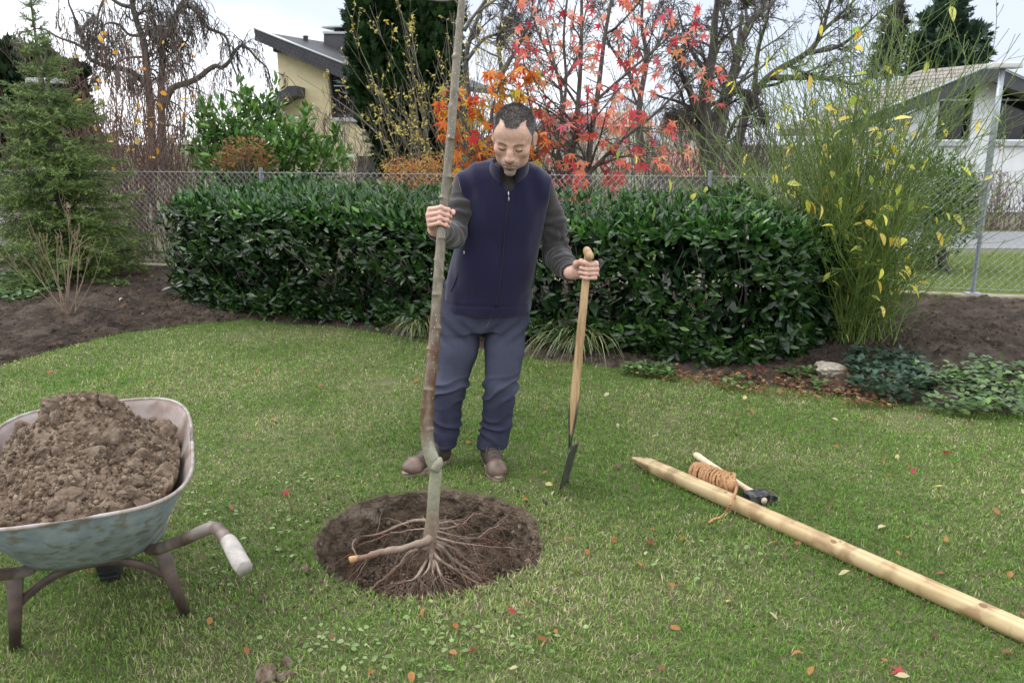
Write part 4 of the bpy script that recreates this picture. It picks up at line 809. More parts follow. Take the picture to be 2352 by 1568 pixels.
# ------------------------------------------------------------------ spade
spade = thing('spade', 'garden spade with a wooden shaft, its steel blade stuck in the lawn', 'spade', tuple(gp(1282, 1130)))
S0 = gp(1282, 1130); sob = lambda name, V, F, m, parent=None, **k: ob(name, np.asarray(V) - S0, F, m, parent or spade, **k)
M_ash = pmat('ash_wood', (.36, .235, .115), (.47, .325, .175), 9, .5, .25, 40, stretch=(9, 9, .8), bdist=.002, c3=(.28, .17, .08), c3s=5)
M_steel = pmat('spade_steel', (.075, .075, .078), (.15, .15, .15), 12, .42, .25, 50, metal=.7, bdist=.002)
dn = nrm(SP_SOCK - SP_TOP); lowp = SP_SOCK + dn * .165
sob('shaft', *tube([SP_TOP + dn * .005, SP_TOP + dn * .1, SP_TOP + dn * .35, SP_SOCK + dn * -.02, SP_SOCK + dn * .06, lowp], [.0165, .0172, .0185, .0195, .016, .006], 40, 16), M_ash)
cg = SP_TOP + np.array([0, 0, .006]); ga = nrm(np.array([.06, -1, -.16])); sob('crutch_grip', *tube([cg - ga * .055, cg - ga * .045, cg, cg + ga * .045, cg + ga * .054], [.013, .0175, .019, .0178, .0155], 22, 18), M_ash)
wd = nrm(np.array([.34, 1.0, 0])); wd = nrm(wd - (wd @ dn) * dn)
bt = at(1312, 1022, 3.405); tipc = gp(1281, 1131) + np.array([.012, .055, -.02]); bd = nrm(tipc - bt); fn_ = nrm(np.cross(bd, wd))
for sg_ in (-1, 1):
    pr = np.array([SP_SOCK - dn * .005, SP_SOCK + dn * .06, SP_SOCK + dn * .125, lowp + dn * .01, bt + bd * .03]); off = np.cross(dn, wd) * sg_; rr_ = np.array([.0205, .0185, .013, .007, .004]); q = spline(pr + off * rr_[:, None], 20); hw = np.interp(np.linspace(0, 1, 20), [0, .15, .6, 1], [.004, .015, .012, .011])
    V = np.concatenate([q + wd * hw[:, None], q - wd * hw[:, None], q + wd * hw[:, None] - off * .003, q - wd * hw[:, None] - off * .003]); k_ = np.arange(19)
    Q = lambda a, b: np.stack([k_ + a * 20, k_ + 1 + a * 20, k_ + 1 + b * 20, k_ + b * 20], 1)
    sob('socket_strap', V, [np.concatenate([Q(0, 1), Q(3, 2), Q(2, 0), Q(1, 3)])], M_steel)
nu, nv = 16, 20; U = np.linspace(-1, 1, nu); Vv = np.linspace(0, 1, nv); L_ = np.linalg.norm(tipc - bt) + .06; g = []
for s_ in (0, 1):
    for v_ in Vv:
        hw = .082 + .006 * v_ - .012 * np.clip((v_ - .8) / .2, 0, 1) ** 2
        for u_ in U: g.append(bt + bd * L_ * (v_ - .10 * (v_ > .9) * abs(u_) ** 3 * (v_ - .9) / .1) + wd * u_ * hw + fn_ * (.014 * (u_ ** 2) * (1 - v_ * .4) - .010 * np.exp(-(u_ / .22) ** 2) * max(0, 1 - 2.2 * v_) + s_ * .003))
V = np.array(g); i_ = np.arange(nv - 1)[:, None] * nu; s_ = np.arange(nu - 1)[None]; Fo = np.stack([i_ + s_, i_ + s_ + 1, i_ + nu + s_ + 1, i_ + nu + s_], -1).reshape(-1, 4); m_ = nu * nv
ed = np.concatenate([np.arange(nu), np.arange(1, nv) * nu + nu - 1, (nv - 1) * nu + np.arange(nu - 2, -1, -1), np.arange(nv - 2, 0, -1) * nu]); e2 = np.roll(ed, -1)
sob('blade', V, [Fo[:, ::-1], Fo + m_, np.stack([ed, e2, e2 + m_, ed + m_], 1)], M_steel)

# ------------------------------------------------------------------ stake
tip = gp(1452, 1052, .032); end = gp(2352, 1449, .037); sdv = nrm((end - tip) * [1, 1, 0]); end = end + sdv * .75; Ls = np.linalg.norm((end - tip)[:2]); side_ = np.array([-sdv[1], sdv[0], 0]) * -1
stake = thing('tree_stake', 'long round pale wooden stake with a sharpened end lying on the lawn', 'stake', (tip[0], tip[1], 0))
M_pine = pmat('stake_pine', (.42, .305, .150), (.53, .41, .225), 7, .55, .2, 60, bdist=.002, c3=(.30, .20, .095), c3s=11)
nt, N, L, b = nodes(M_pine); bpy_c = b.inputs['Base Color'].links[0].from_socket
tcn = N.new('ShaderNodeTexCoord'); mpn = N.new('ShaderNodeMapping'); mpn.inputs['Scale'].default_value = (1.1, 9, 9); wvn = N.new('ShaderNodeTexWave'); wvn.inputs['Scale'].default_value = 2.0; wvn.inputs['Distortion'].default_value = 5; wvn.bands_direction = 'Y'; wvn.inputs['Detail'].default_value = 2
L.new(tcn.outputs['Object'], mpn.inputs[0]); L.new(mpn.outputs[0], wvn.inputs[0]); mxn = N.new('ShaderNodeMixRGB'); mxn.blend_type = 'MULTIPLY'; mxn.inputs[0].default_value = .55; rmp = N.new('ShaderNodeMapRange'); rmp.inputs[3].default_value = .62; rmp.inputs[4].default_value = 1.05
L.new(wvn.outputs['Fac'], rmp.inputs[0]); L.new(bpy_c, mxn.inputs[1]); L.new(rmp.outputs[0], mxn.inputs[2]); L.new(mxn.outputs[0], b.inputs['Base Color'])
xs_ = np.array([0, .006, .05, .10, .145, .155, .18, .5, 1, 1.5, 2.0, Ls - .004, Ls]); rs_ = np.array([.004, .010, .021, .033, .0405, .0415, .042, .042, .0425, .043, .043, .043, .039]) * .86; q = np.linspace(0, 1, 90); xx = np.interp(q, np.linspace(0, 1, len(xs_)), xs_); rr_ = np.interp(xx, xs_, rs_)
a = np.arange(28) / 28 * 2 * np.pi; rad_ = rr_[:, None] * (1 + 0 * a)
fac = np.cos(np.pi / 4) / np.maximum(np.cos((a + .4) % (np.pi / 2) - np.pi / 4), .5); tipm = sstep(.16, .14, xx)[:, None]; rad_ = rad_ * (1 - tipm) + rad_ * (fac * 1.15)[None] * tipm; rad_ += .0012 * fbm(np.stack([xx[:, None] * 6 + 0 * a, np.cos(a)[None] + 0 * xx[:, None], np.sin(a)[None] + 0 * xx[:, None]], -1), 3, 5)
zc = .034 + .002 * np.clip(xx / .3, 0, 1)
V = np.stack([xx[:, None] + 0 * a, rad_ * np.cos(a), zc[:, None] + rad_ * np.sin(a)], -1); i_ = np.arange(89)[:, None] * 28; s_ = np.arange(28)[None]; s2_ = (s_ + 1) % 28
sk = ob('stake_shaft', V.reshape(-1, 3), [np.stack([i_ + s_, i_ + s2_, i_ + 28 + s2_, i_ + 28 + s_], -1).reshape(-1, 4), np.arange(28)[None], (np.arange(28) + 89 * 28)[None]], M_pine, stake); stake.rotation_euler = (0, 0, math.atan2(sdv[1], sdv[0]))
M_knot = pmat('wood_knot', (.16, .085, .04), (.26, .15, .075), 40, .6)
for x0, an, s in ((.075, 62, .010), (.60, 66, .011), (.595, 100, .007), (1.13, 118, .012), (1.15, 96, .006), (1.68, 108, .012), (.30, 95, .006), (1.44, 70, .008)):
    an = math.radians(180 + 0 - an) if False else math.radians(an); r0 = np.interp(x0, xs_, rs_) ; c, s_n = math.cos(an), math.sin(an); t_ = np.arange(14) / 14 * 2 * np.pi
    V = []
    for k, off in ((1.0, -.0005), (.6, .0009)):
        for tt in t_: aa_ = an + k * s * .8 * math.sin(tt) / r0; V.append([x0 + 1.3 * k * s * math.cos(tt), (r0 + off) * math.cos(aa_), .036 + (r0 + off) * math.sin(aa_)])
    V.append([x0, (r0 + .001) * c, .036 + (r0 + .001) * s_n]); i_ = np.arange(14); j_ = (i_ + 1) % 14
    ob('knot', np.array(V), [np.stack([i_, j_, j_ + 14, i_ + 14], 1), np.stack([i_ + 14, j_ + 14, 0 * i_ + 28], 1)], M_knot, stake)

# ------------------------------------------------------------------ hammer
hc = gp(1745, 1143, .030); he = gp(1597, 1043, .022); hv = nrm((he - hc) * [1, 1, 0]); hx = np.array([hv[1], -hv[0], 0]); hx = hx if hx[0] > 0 else -hx
hammer = thing('sledge_hammer', 'hammer with black steel head and pale wooden handle lying by the stake', 'hammer', (hc[0], hc[1], 0))
HM = lambda V: np.asarray(V)[:, :1] * hx + np.asarray(V)[:, 1:2] * -hv + np.asarray(V)[:, 2:] * np.array([0, 0, 1])
M_black = pmat('black_hammer_paint', (.010, .011, .014), (.028, .03, .035), 35, .35, .25, 60, c3=(.09, .085, .075), c3s=40, bdist=.002)
prof = np.array([(-.070, .029), (-.066, .031), (-.03, .031), (0, .031), (.03, .030), (.050, .022), (.066, .012), (.071, .009)]); ring = []
for x_, h_ in prof:
    w_ = .031 if x_ > -.06 else .028
    ring.append([(x_, -w_ + .004, .031 - h_), (x_, w_ - .004, .031 - h_), (x_, w_, .031 - h_ * .75), (x_, w_, .031 + h_ * .75), (x_, w_ - .004, .031 + h_), (x_, -w_ + .004, .031 + h_), (x_, -w_, .031 + h_ * .75), (x_, -w_, .031 - h_ * .75)])
ring = np.array(ring); n8 = len(prof); i_ = np.arange(n8 - 1)[:, None] * 8; s_ = np.arange(8)[None]; s2_ = (s_ + 1) % 8
ob('head', HM(ring.reshape(-1, 3)), [np.stack([i_ + s_, i_ + s2_, i_ + 8 + s2_, i_ + 8 + s_], -1).reshape(-1, 4), np.arange(8)[None, ::-1], (np.arange(8) + (n8 - 1) * 8)[None]], M_black, hammer, smooth=False)
Lh = np.linalg.norm((he - hc)[:2]); M_white = pmat('pale_ash', (.55, .44, .30), (.66, .55, .41), 8, .5, .2, 40, stretch=(4, 4, 4), bdist=.002)
ob('handle', HM(np.array([[0, .036, .031], [0, 0, .031], [0, -.06, .031], [0, -.14, .028], [0, -Lh + .10, .022], [0, -Lh + .03, .021], [0, -Lh, .021]]))[None].repeat(1, 0).reshape(-1, 3) if False else batch_tube(spline(np.concatenate([HM(np.array([[0, .034, .031], [0, 0, .031], [0, -.06, .031], [0, -.14, .028], [0, -Lh + .10, .022], [0, -Lh + .03, .021], [0, -Lh, .021]])), np.array([[.015], [.015], [.0155], [.014], [.0165], [.019], [.013]])], 1), 40)[:, :3], np.interp(np.linspace(0, 1, 40), np.linspace(0, 1, 7), [.015, .015, .0155, .014, .0165, .019, .013]), 14)[0], batch_tube(np.zeros((40, 3)) + np.arange(40)[:, None] * [0, 1, 0], np.ones(40), 14)[1], M_white, hammer)

# ------------------------------------------------------------------ coir rope
M_coir = pmat('coir_rope', (.30, .155, .075), (.52, .32, .175), 260, .95, .6, 420, bdist=.004, spec=.1)
rope = thing('coir_rope', 'hank of brown coir rope with a loose end over the stake', 'rope', tuple(gp(1640, 1110)))
RO = gp(1640, 1110)
def rope_mesh(P, r=.0062, sides=10, tw=520):
    L_ = np.concatenate([[0], np.cumsum(np.linalg.norm(np.diff(P, axis=0), axis=1))]); V, F = batch_tube(P, np.full(len(P), r), sides); a = np.arange(sides) / sides * 2 * np.pi
    C_ = np.repeat(P, sides, 0); k = 1 + .20 * np.cos(2 * (a[None] - L_[:, None] * tw / 4)).ravel() + .10 * fbm(V * 160, 2, 3); return C_ + (V - C_) * k[:, None], F
A0, A1 = gp(1604, 1084, .055), gp(1690, 1116, .055); ad = nrm(A1 - A0); La = np.linalg.norm(A1 - A0); ay = nrm(np.cross([0, 0, 1.0], ad)); az = np.cross(ad, ay); rn = np.random.default_rng(11)
def wrap(s, r, tilt, yaw, n=44, ph=0):
    t = np.linspace(0, 2 * np.pi * 1.03, n) + ph; c = A0 + ad * s * La; a2 = nrm(ad + ay * yaw + az * tilt); y2 = nrm(ay - (ay @ a2) * a2); z2 = np.cross(a2, y2); return c + r * (np.cos(t)[:, None] * y2 + .82 * np.sin(t)[:, None] * z2) + a2 * (t - ph)[:, None] / 6.28 * .008
for i in range(13):
    V, F = rope_mesh(wrap(-.06 + i * .062, .050 + rn.uniform(-.003, .004), rn.uniform(-.12, .12) + .25, rn.uniform(-.15, .15) - .1, ph=rn.uniform(0, 6))); ob('coil', V - RO, F, M_coir, rope)
for i in range(11):
    V, F = rope_mesh(wrap(.72 + rn.uniform(-.14, .20), .053 + rn.uniform(-.007, .006), rn.uniform(-.9, .9), rn.uniform(.3, 1.2), ph=rn.uniform(0, 6))); ob('coil', V - RO, F, M_coir, rope)
V, F = rope_mesh(np.stack([A0 + ad * La * s + ay * .02 * math.sin(5 * s) for s in np.linspace(-.1, 1.05, 40)]), .036, 12, 60); ob('core_turns', V - RO, F, M_coir, rope)
sk_z = lambda px, py: gp(px, py, .088)
tail = np.array([A1 + [0, 0, .01], gp(1690, 1128, .066), gp(1683, 1143, .080), gp(1677, 1158, .066), gp(1668, 1176, .012), gp(1655, 1188, .010), gp(1640, 1192, .010), gp(1629, 1200, .010)])
V, F = rope_mesh(spline(tail, 90)); ob('loose_end', V - RO, F, M_coir, rope)
g = np.random.default_rng(77); co = np.concatenate([np.array([v.co[:] for v in c.data.vertices])[::7] for c in rope.children]); k = g.integers(0, len(co), 900); d = rdir(900, g); L_ = g.uniform(.006, .016, 900)[:, None]; w_ = nrm(np.cross(d, rdir(900, g))) * .0005
V = np.stack([co[k] - w_, co[k] + w_, co[k] + d * L_], 1).reshape(-1, 3); ob('fibres', V, np.arange(2700).reshape(-1, 3), M_coir, rope, kind='stuff')
# ------------------------------------------------------------------ kerb wall and chain-link fence
M_conc = pmat('mossy_concrete', (.20, .175, .13), (.32, .29, .22), 8, .9, .5, 60, c3=(.17, .18, .07), c3s=2.5, bdist=.006)
fd = nrm(np.array([*(FB - FA), 0])); fnn = np.array([fd[1], -fd[0], 0]); f0 = np.array([*FA, 0]) - fd * 5; flen = np.linalg.norm(FB - FA) + 10
fz = lambda s, off, z: f0 + fd * s + fnn * off + np.array([0, 0, z])
fence = thing('chain_link_fence', 'galvanised chain-link fence with steel posts behind the hedge', 'fence', tuple(f0))
kerb = thing('kerb_wall', 'low mossy concrete kerb wall carrying the wire fence', 'wall', tuple(f0))
def along(parts_box):                                         # box in (s, off, z) along the fence
    V, F = parts_box; return fd * V[:, :1] + fnn * V[:, 1:2] + V[:, 2:] * np.array([0, 0, 1.0]), F
sK = 0.0
while sK < flen - .5:
    V, F = bevbox(sK, min(sK + 1.997, flen), -.07, .07, -.05, .150, .008); ob('kerb_block', *along((V, F)), M_conc, kerb); sK += 2.0
s_of = lambda px, py, z: (gp(px, py, z) - f0) @ fd
def s_px(px):                                                 # arc length where a photo column meets the fence
    d = ray(px, 560); d2 = d[:2]; A_ = np.array([[d2[0], -fd[0]], [d2[1], -fd[1]]]); t, s = np.linalg.solve(A_, f0[:2]); return s
for px in (-60, 611, 1622, 2250, 2950):
    s = s_px(px); po = ob('post', *along(merge([bevbox(s - .021, s + .021, -.012, -.006, .155, 1.30, .002), bevbox(s - .004, s + .004, -.006, .034, .155, 1.30, .002)])[:2]), M_galv, fence, smooth=False)
    ob('base_plate', *along(bevbox(s - .07, s + .07, -.055, .055, .151, .161, .003)), M_galv, po, smooth=False)
M_wire = pmat('fence_wire', (.34, .37, .39), (.42, .45, .47), 30, .45, metal=.5)
zt, zb_ = 1.26, .17; pitch = .074; nzg = int((zt - zb_) / (pitch / 2)); k_ = np.arange(nzg + 1); zz_ = zt - k_ * pitch / 2
px_ = np.where(k_ % 2 == 0, 0, pitch * .54); Pz = np.stack([px_, .004 * np.where(k_ % 2 == 0, 1, -1), zz_], 1); Vw, Fw = batch_tube(Pz[:, 0:1] * fd + Pz[:, 1:2] * fnn + Pz[:, 2:] * np.array([0, 0, 1.]), np.full(len(Pz), .0017), 4)
wme = mesh_np('wire', Vw, Fw, smooth=False); wme.materials.append(M_wire)
Vw2, Fw2 = batch_tube((pitch - Pz[:, 0:1]) * fd + Pz[:, 1:2] * fnn + Pz[:, 2:] * np.array([0, 0, 1.]), np.full(len(Pz), .0017), 4); wme2 = mesh_np('wire', Vw2, Fw2, smooth=False); wme2.materials.append(M_wire)
sW = s_px(-80); eW = s_px(2480); 
while sW < eW:
    for me_, dx in ((wme, 0), (wme2, 0)):
        o = link('wire', me_, None, fence); o.location = tuple(fd * sW)
    sW += pitch
for zz in (1.245, .72, .20): ob('tension_wire', *batch_tube(np.stack([fd * s + fnn * .006 + np.array([0, 0, zz]) for s in np.linspace(1, flen - 1, 20)]), np.full(20, .0017), 5), M_wire, fence)

# ------------------------------------------------------------------ leaf helpers
def shades(n, cols, jit=.25, w=None):
    cols = np.asarray(cols); c = cols[rng.choice(len(cols), n, p=w)]; return c * rng.uniform(1 - jit, 1 + jit, (n, 1))
def leaves_out(parent, name, T, TF, pos, fr, sc, cols, mat, n_single, key=None, rest='foliage'):
    """the n_single leaves that show largest become parts of their own, the rest one mass"""
    n = len(pos); key = sc / np.linalg.norm(pos - np.array([0, 0, CAM_H]), axis=1) if key is None else key
    od = np.argsort(-key); si, ri = od[:n_single], od[n_single:]; org = np.array(parent.location)
    if len(si):
        pal = {}
        for i in si:
            cq = tuple((np.round(np.log(np.maximum(cols[i], 1e-3)) * 4) / 4).tolist())
            if cq not in pal: me = mesh_np(name, T, TF, cols=np.exp(np.array(cq))); me.materials.append(mat); pal[cq] = me
            o = bpy.data.objects.new(name, pal[cq]); C.objects.link(o); o.parent = parent
            M = Matrix.Identity(4)
            for a_ in range(3):
                M[a_][0], M[a_][1], M[a_][2], M[a_][3] = fr[0][i][a_] * sc[i], fr[1][i][a_] * sc[i], fr[2][i][a_] * sc[i], pos[i][a_] - org[a_]
            o.matrix_basis = M
    if len(ri):
        V, F, c = scatter(T, TF, pos[ri] - org, tuple(f[ri] for f in fr), sc[ri], cols[ri]); ob(rest, V, F, mat, parent, c, kind='stuff')
# ------------------------------------------------------------------ clipped laurel hedge
hedge = thing('laurel_hedge', 'clipped dark green laurel hedge behind the man', 'hedge', (-.6, 7.0, 0))
HA = np.array([[-3.6, 7.98], [-2.72, 7.22], [-1.6, 6.76], [-.55, 6.29], [.6, 5.80], [1.55, 5.43], [2.35, 5.36]])   # front face line
hq = spline(HA, 200); hd_ = nrm(np.gradient(hq, axis=0)); hn = np.stack([hd_[:, 1], -hd_[:, 0]], 1)           # towards the camera
DIP = 1.0
def hedge_pt(u, a, dep):    # u along, a: profile angle 0 bottom front .. 1 back top ; dep inward
    i = np.clip((u * 199).astype(int), 0, 198); f = u * 199 - i; c = hq[i] + (hq[i + 1] - hq[i]) * f[:, None]; nn = hn[i]; endt = np.minimum(sstep(0, .06, u), sstep(1.0, .90, u))
    # profile: foot -> bulged face -> rounded shoulder -> top rising to the back
    pa = np.array([0, .12, .35, .60, .70, .78, 1.0]); off = np.interp(a, pa, [-.05, .04, .07, .02, -.07, -.18, -1.15]); zz = np.interp(a, pa, [.02, .18, .55, .88, .99, 1.04, 1.18])
    bump = fbm(np.stack([u * 11, a * 5, 0 * a], -1), 3, 5) * .32
    dip = np.exp(-((u - .36) / .05) ** 2) * np.exp(-((a - .16) / .12) ** 2) * .30 * DIP
    r = off + bump * (a < .8) - dip - dep; r = r * endt - (1 - endt) * .55; xy = c + nn * r[:, None]; zz = (zz + bump * .25 * (a > .6)) * (.80 + .20 * endt) - dep * (a > .7) * .6
    zz = zz * (1.0 + .02 * np.sin(u * 9)); gz = bed_z(xy[:, 0], xy[:, 1]) * .5
    nv = np.where(a[:, None] < .68, np.concatenate([nn, np.full((len(u), 1), .25)], 1), np.array([0, -.2, 1.0])); return np.concatenate([xy, (zz + gz * (1 - a))[:, None]], 1), nrm(nv), np.concatenate([hd_[i], np.zeros((len(u), 1))], 1)
n = 19000; u = rng.uniform(-.0, 1, n); a = rng.uniform(0, 1, n) ** .85; a = np.where(rng.uniform(size=n) < .30, rng.uniform(.62, 1, n), a); dep = np.abs(rng.normal(0, .07, n)) + np.where(rng.uniform(size=n) < .25, rng.uniform(.05, .30, n), 0)
ns = 2600; u[:ns] = rng.uniform(.02, .98, ns); a[:ns] = rng.uniform(0, .2, ns); dep[:ns] = rng.uniform(-.03, .12, ns); pos, nv, tg = hedge_pt(u, a, dep); up = np.array([0, 0, 1.0])
gap = fbm(pos * 2.6, 3, 15); keep = (gap > -.10) | (dep > .1) | (a > .6); pos, nv, tg, a, dep = pos[keep], nv[keep], tg[keep], a[keep], dep[keep]; n = len(pos)
d = nrm(nv * rng.uniform(.1, .9, (n, 1)) + up * rng.uniform(-.45, 1.0, (n, 1)) + tg * rng.normal(0, .75, (n, 1)) + (a > .68)[:, None] * up * .35)
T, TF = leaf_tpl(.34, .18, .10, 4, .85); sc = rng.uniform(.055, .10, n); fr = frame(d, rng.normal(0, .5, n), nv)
cols = shades(n, [(.012, .035, .008), (.019, .054, .010), (.032, .084, .014), (.07, .135, .026)], .25, [.36, .36, .22, .06]); cols = np.where((a > .60)[:, None], cols * rng.uniform(1.2, 2.3, (n, 1)), cols)  # top leaves coloured brighter, painting in the light from above
M_laurel = leafmat('laurel_leaf', .26, .18, .5)
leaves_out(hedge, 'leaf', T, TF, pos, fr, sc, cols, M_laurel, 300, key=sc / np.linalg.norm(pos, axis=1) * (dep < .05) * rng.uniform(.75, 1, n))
# woody stems inside
n = 150; u = rng.uniform(.03, .97, n); p0, _, _ = hedge_pt(u, np.full(n, .05), np.full(n, .35)); p1, _, _ = hedge_pt(np.clip(u + rng.normal(0, .05, n), 0, 1), rng.uniform(.3, .8, n), rng.uniform(.02, .2, n)); kk = np.linspace(0, 1, 6)[None, :, None]
p0[:, 2] = .0; P_ = p0[:, None] * (1 - kk) + p1[:, None] * kk + np.cumsum(rng.normal(0, .022, (n, 6, 3)), 1) * kk; V, F = batch_tube(P_, np.linspace(1, .45, 6)[None] * rng.uniform(.005, .014, n)[:, None], 6); ob('branches', V - np.array(hedge.location), F, M_bark, hedge, kind='stuff')
# the thick bare limb that shows in the left end
for pts, r in (([(545, 672), (500, 655), (465, 628), (440, 605), (395, 575)], .022), ([(500, 645), (480, 600), (465, 560)], .016), ([(530, 668), (560, 690), (575, 760)], .02)): ob('limb', *[q if k else q - np.array(hedge.location) for k, q in enumerate(tube([at(px, py, 7.55) for px, py in pts], np.linspace(r, r * .5, len(pts)), 20, 8))], M_bark, hedge)
# shade core so that no light leaks through the mass of twigs: dense inner leaves
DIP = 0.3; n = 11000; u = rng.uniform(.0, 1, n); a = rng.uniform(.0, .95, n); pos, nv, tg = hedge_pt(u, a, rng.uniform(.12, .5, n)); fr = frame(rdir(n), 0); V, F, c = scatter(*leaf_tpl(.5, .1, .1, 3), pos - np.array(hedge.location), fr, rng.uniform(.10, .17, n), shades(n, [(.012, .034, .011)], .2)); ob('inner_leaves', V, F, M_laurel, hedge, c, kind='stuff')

# ------------------------------------------------------------------ bare trees
def grow(P, R, n, t0, ang, lr, rr, k=6, trop=0.0, wob=.12, g=None, lmin=.05, t1=1.0):
    """children of the limbs P (N,k,3): n each, returns new limbs and radii"""
    g = g or rng; N, kk, _ = P.shape; L = np.linalg.norm(np.diff(P, axis=1), axis=2).sum(1); par = np.repeat(np.arange(N), n); t = g.uniform(t0, t1, N * n) * (kk - 1); i = np.minimum(t.astype(int), kk - 2); f = (t - i)[:, None]
    st = P[par, i] * (1 - f) + P[par, i + 1] * f; tg = nrm(P[par, i + 1] - P[par, i]); rad = R[par, i] * (1 - f[:, 0]) + R[par, i + 1] * f[:, 0]
    ax = nrm(np.cross(tg, rdir(N * n, g))); an = np.radians(ang) * g.uniform(.6, 1.3, N * n)[:, None]; d = tg * np.cos(an) + ax * np.sin(an)
    ln = np.maximum(L[par] * lr * g.uniform(.5, 1.2, N * n) * (1.15 - .6 * t / (kk - 1)), lmin); out = [st]; cur = st
    for j in range(1, k):
        d = nrm(d + g.normal(0, wob, d.shape) + np.array([0, 0, trop]) / k * 2); cur = cur + d * (ln / (k - 1))[:, None]; out.append(cur)
    r0 = np.minimum(rad * rr, ln * .04 + .002); return np.stack(out, 1), r0[:, None] * np.linspace(1, .35, k)[None]
def bare_tree(name, label, trunks, levels, mat, group=None, g=None, loc=None, rmin=.003):
    """trunks: list of (points, r0, r1). levels: grow() settings"""
    g = g or rng; P = np.stack([spline(np.asarray(p, float), 14) for p, _, _ in trunks]); R = np.stack([np.linspace(a, b, 14) for _, a, b in trunks]); loc = np.array(loc if loc is not None else P[0, 0]); t = thing(name, label, 'tree', tuple(loc), group)
    for i in range(len(P)): ob('trunk' if i == 0 else 'limb', *[q if k else q - loc for k, q in enumerate(batch_tube(spline(P[i], 40), np.interp(np.linspace(0, 1, 40), np.linspace(0, 1, 14), R[i]), 9))], mat, t)
    parts = []
    for lv in levels:
        P, R = grow(P, R, g=g, **lv); R = np.maximum(R, rmin); parts.append(batch_tube(P, R, 5 if len(P) < 60 else 3, cap=False))
    V, F, _ = merge(parts); ob('crown', V - loc, F, mat, t, kind='stuff'); return t, P
c6 = lambda x, y: (x * .2746, y * .2746)
YW = 15.0
wp = [[(1275, 1500), (1265, 1000), (1230, 600), (1210, 400), (1190, 300), (1150, 200), (1110, 50), (1080, -150)], [(1380, 1500), (1350, 900), (1355, 600), (1360, 400), (1345, 300), (1270, 270), (1200, 300)],
      [(1360, 340), (1400, 275), (1465, 220), (1482, 100), (1550, 50), (1640, 90), (1700, 190), (1760, 250), (1860, 280), (1910, 360), (1930, 500), (1990, 650), (2035, 720)],
      [(1370, 900), (1460, 720), (1600, 690), (1700, 620), (1790, 550), (1850, 570), (1930, 500), (1970, 420), (2050, 380), (2120, 470), (2220, 550), (2260, 660)],
      [(1260, 760), (1130, 620), (1030, 580), (920, 570), (800, 520), (740, 480), (720, 380), (650, 260), (620, 130), (580, 50), (570, -40)], [(735, 430), (640, 370), (560, 340), (480, 310), (400, 260), (320, 240), (240, 270), (238, 350)],
      [(1190, 300), (1080, 290), (1000, 210), (900, 195), (860, 240), (850, 300)], [(1110, 60), (1010, 40), (900, -20), (840, 60), (815, 180), (815, 310)], [(1480, 130), (1600, 30), (1620, -40)], [(1350, 330), (1420, 400), (1500, 390), (1570, 330), (1570, 260), (1500, 210)], [(1210, 480), (1100, 480), (1020, 500), (930, 540)], [(1140, 130), (1230, 90), (1320, 130), (1400, 90)], [(1100, 20), (1180, -60), (1300, -40), (1400, 60), (1430, 160)]]
rw = [.075, .07, .055, .06, .055, .028, .03, .04, .02, .03, .025, .03, .03]
tk = []
for k, (pts, r) in enumerate(zip(wp, rw)):
    yo = [0, .4, .3, .5, -.2, -.3, -.4, -.5, .4, .7, -.6, .5, -.6][k]; tk.append(([at(*c6(*p), YW + yo * i / len(pts)) for i, p in enumerate(pts)], r, r * (.55 if k < 2 else .22)))
bare_tree('weeping_tree', 'gnarled bare weeping tree with hanging twigs beyond the fence', tk,
          [dict(n=17, t0=.12, ang=75, lr=.20, rr=.38, k=6, trop=-.9, wob=.25, lmin=.4), dict(n=6, t0=.15, ang=50, lr=.65, rr=.5, k=6, trop=-1.6, wob=.2, lmin=.25), dict(n=2, t0=.2, ang=45, lr=.6, rr=.6, k=5, trop=-1.2, wob=.2, lmin=.15)], M_bark, g=np.random.default_rng(21), rmin=.0055)
c8 = lambda x, y: (1062 + x * .2746, y * .2746)
c1 = lambda x, y: (1665 + x * .293, y * .293)
LV = lambda a=14, b=6, c=3, tr=.25: [dict(n=a, t0=.22, ang=48, lr=.42, rr=.5, k=6, trop=tr, wob=.13), dict(n=b, t0=.15, ang=45, lr=.5, rr=.55, k=5, trop=tr, wob=.13), dict(n=c, t0=.15, ang=42, lr=.55, rr=.6, k=4, trop=tr * .6, wob=.13), dict(n=2, t0=.2, ang=40, lr=.6, rr=.6, k=4, trop=.1, wob=.13, lmin=.12)]
def tp(c, pts, y, yo=0): return [at(*c(*p), y + yo * i / len(pts)) for i, p in enumerate(pts)]
bare_tree('bare_tree', 'old bare tree with thick dark forked trunk behind the red-leaved tree', [(tp(c8, [(2110, 1900), (2080, 1500), (2030, 1080), (2025, 850), (2050, 650), (2100, 430), (2110, 200), (2150, -100)], 17), .20, .05), (tp(c8, [(2030, 1030), (1960, 940), (1910, 780), (1840, 640), (1800, 500), (1720, 420)], 17, -1), .10, .02),
  (tp(c8, [(2060, 1150), (2160, 900), (2230, 700), (2300, 420), (2340, 100)], 17, 1), .13, .03), (tp(c8, [(2020, 1000), (1900, 960), (1800, 930), (1740, 990)], 17, -.8), .06, .02), (tp(c8, [(2060, 620), (1950, 480), (1860, 300), (1800, 60)], 17, .6), .06, .015), (tp(c8, [(2200, 800), (2330, 760), (2450, 820), (2500, 1000)], 17, -.6), .07, .02)],
  [dict(n=17, t0=.15, ang=55, lr=.32, rr=.4, k=6, trop=-.1, wob=.22), dict(n=6, t0=.15, ang=50, lr=.55, rr=.5, k=5, trop=-.7, wob=.2), dict(n=3, t0=.2, ang=45, lr=.6, rr=.6, k=4, trop=-.6, wob=.2, lmin=.2)], M_barkdark, g=np.random.default_rng(31), rmin=.006)
GB = 'bare trees beyond the fence'
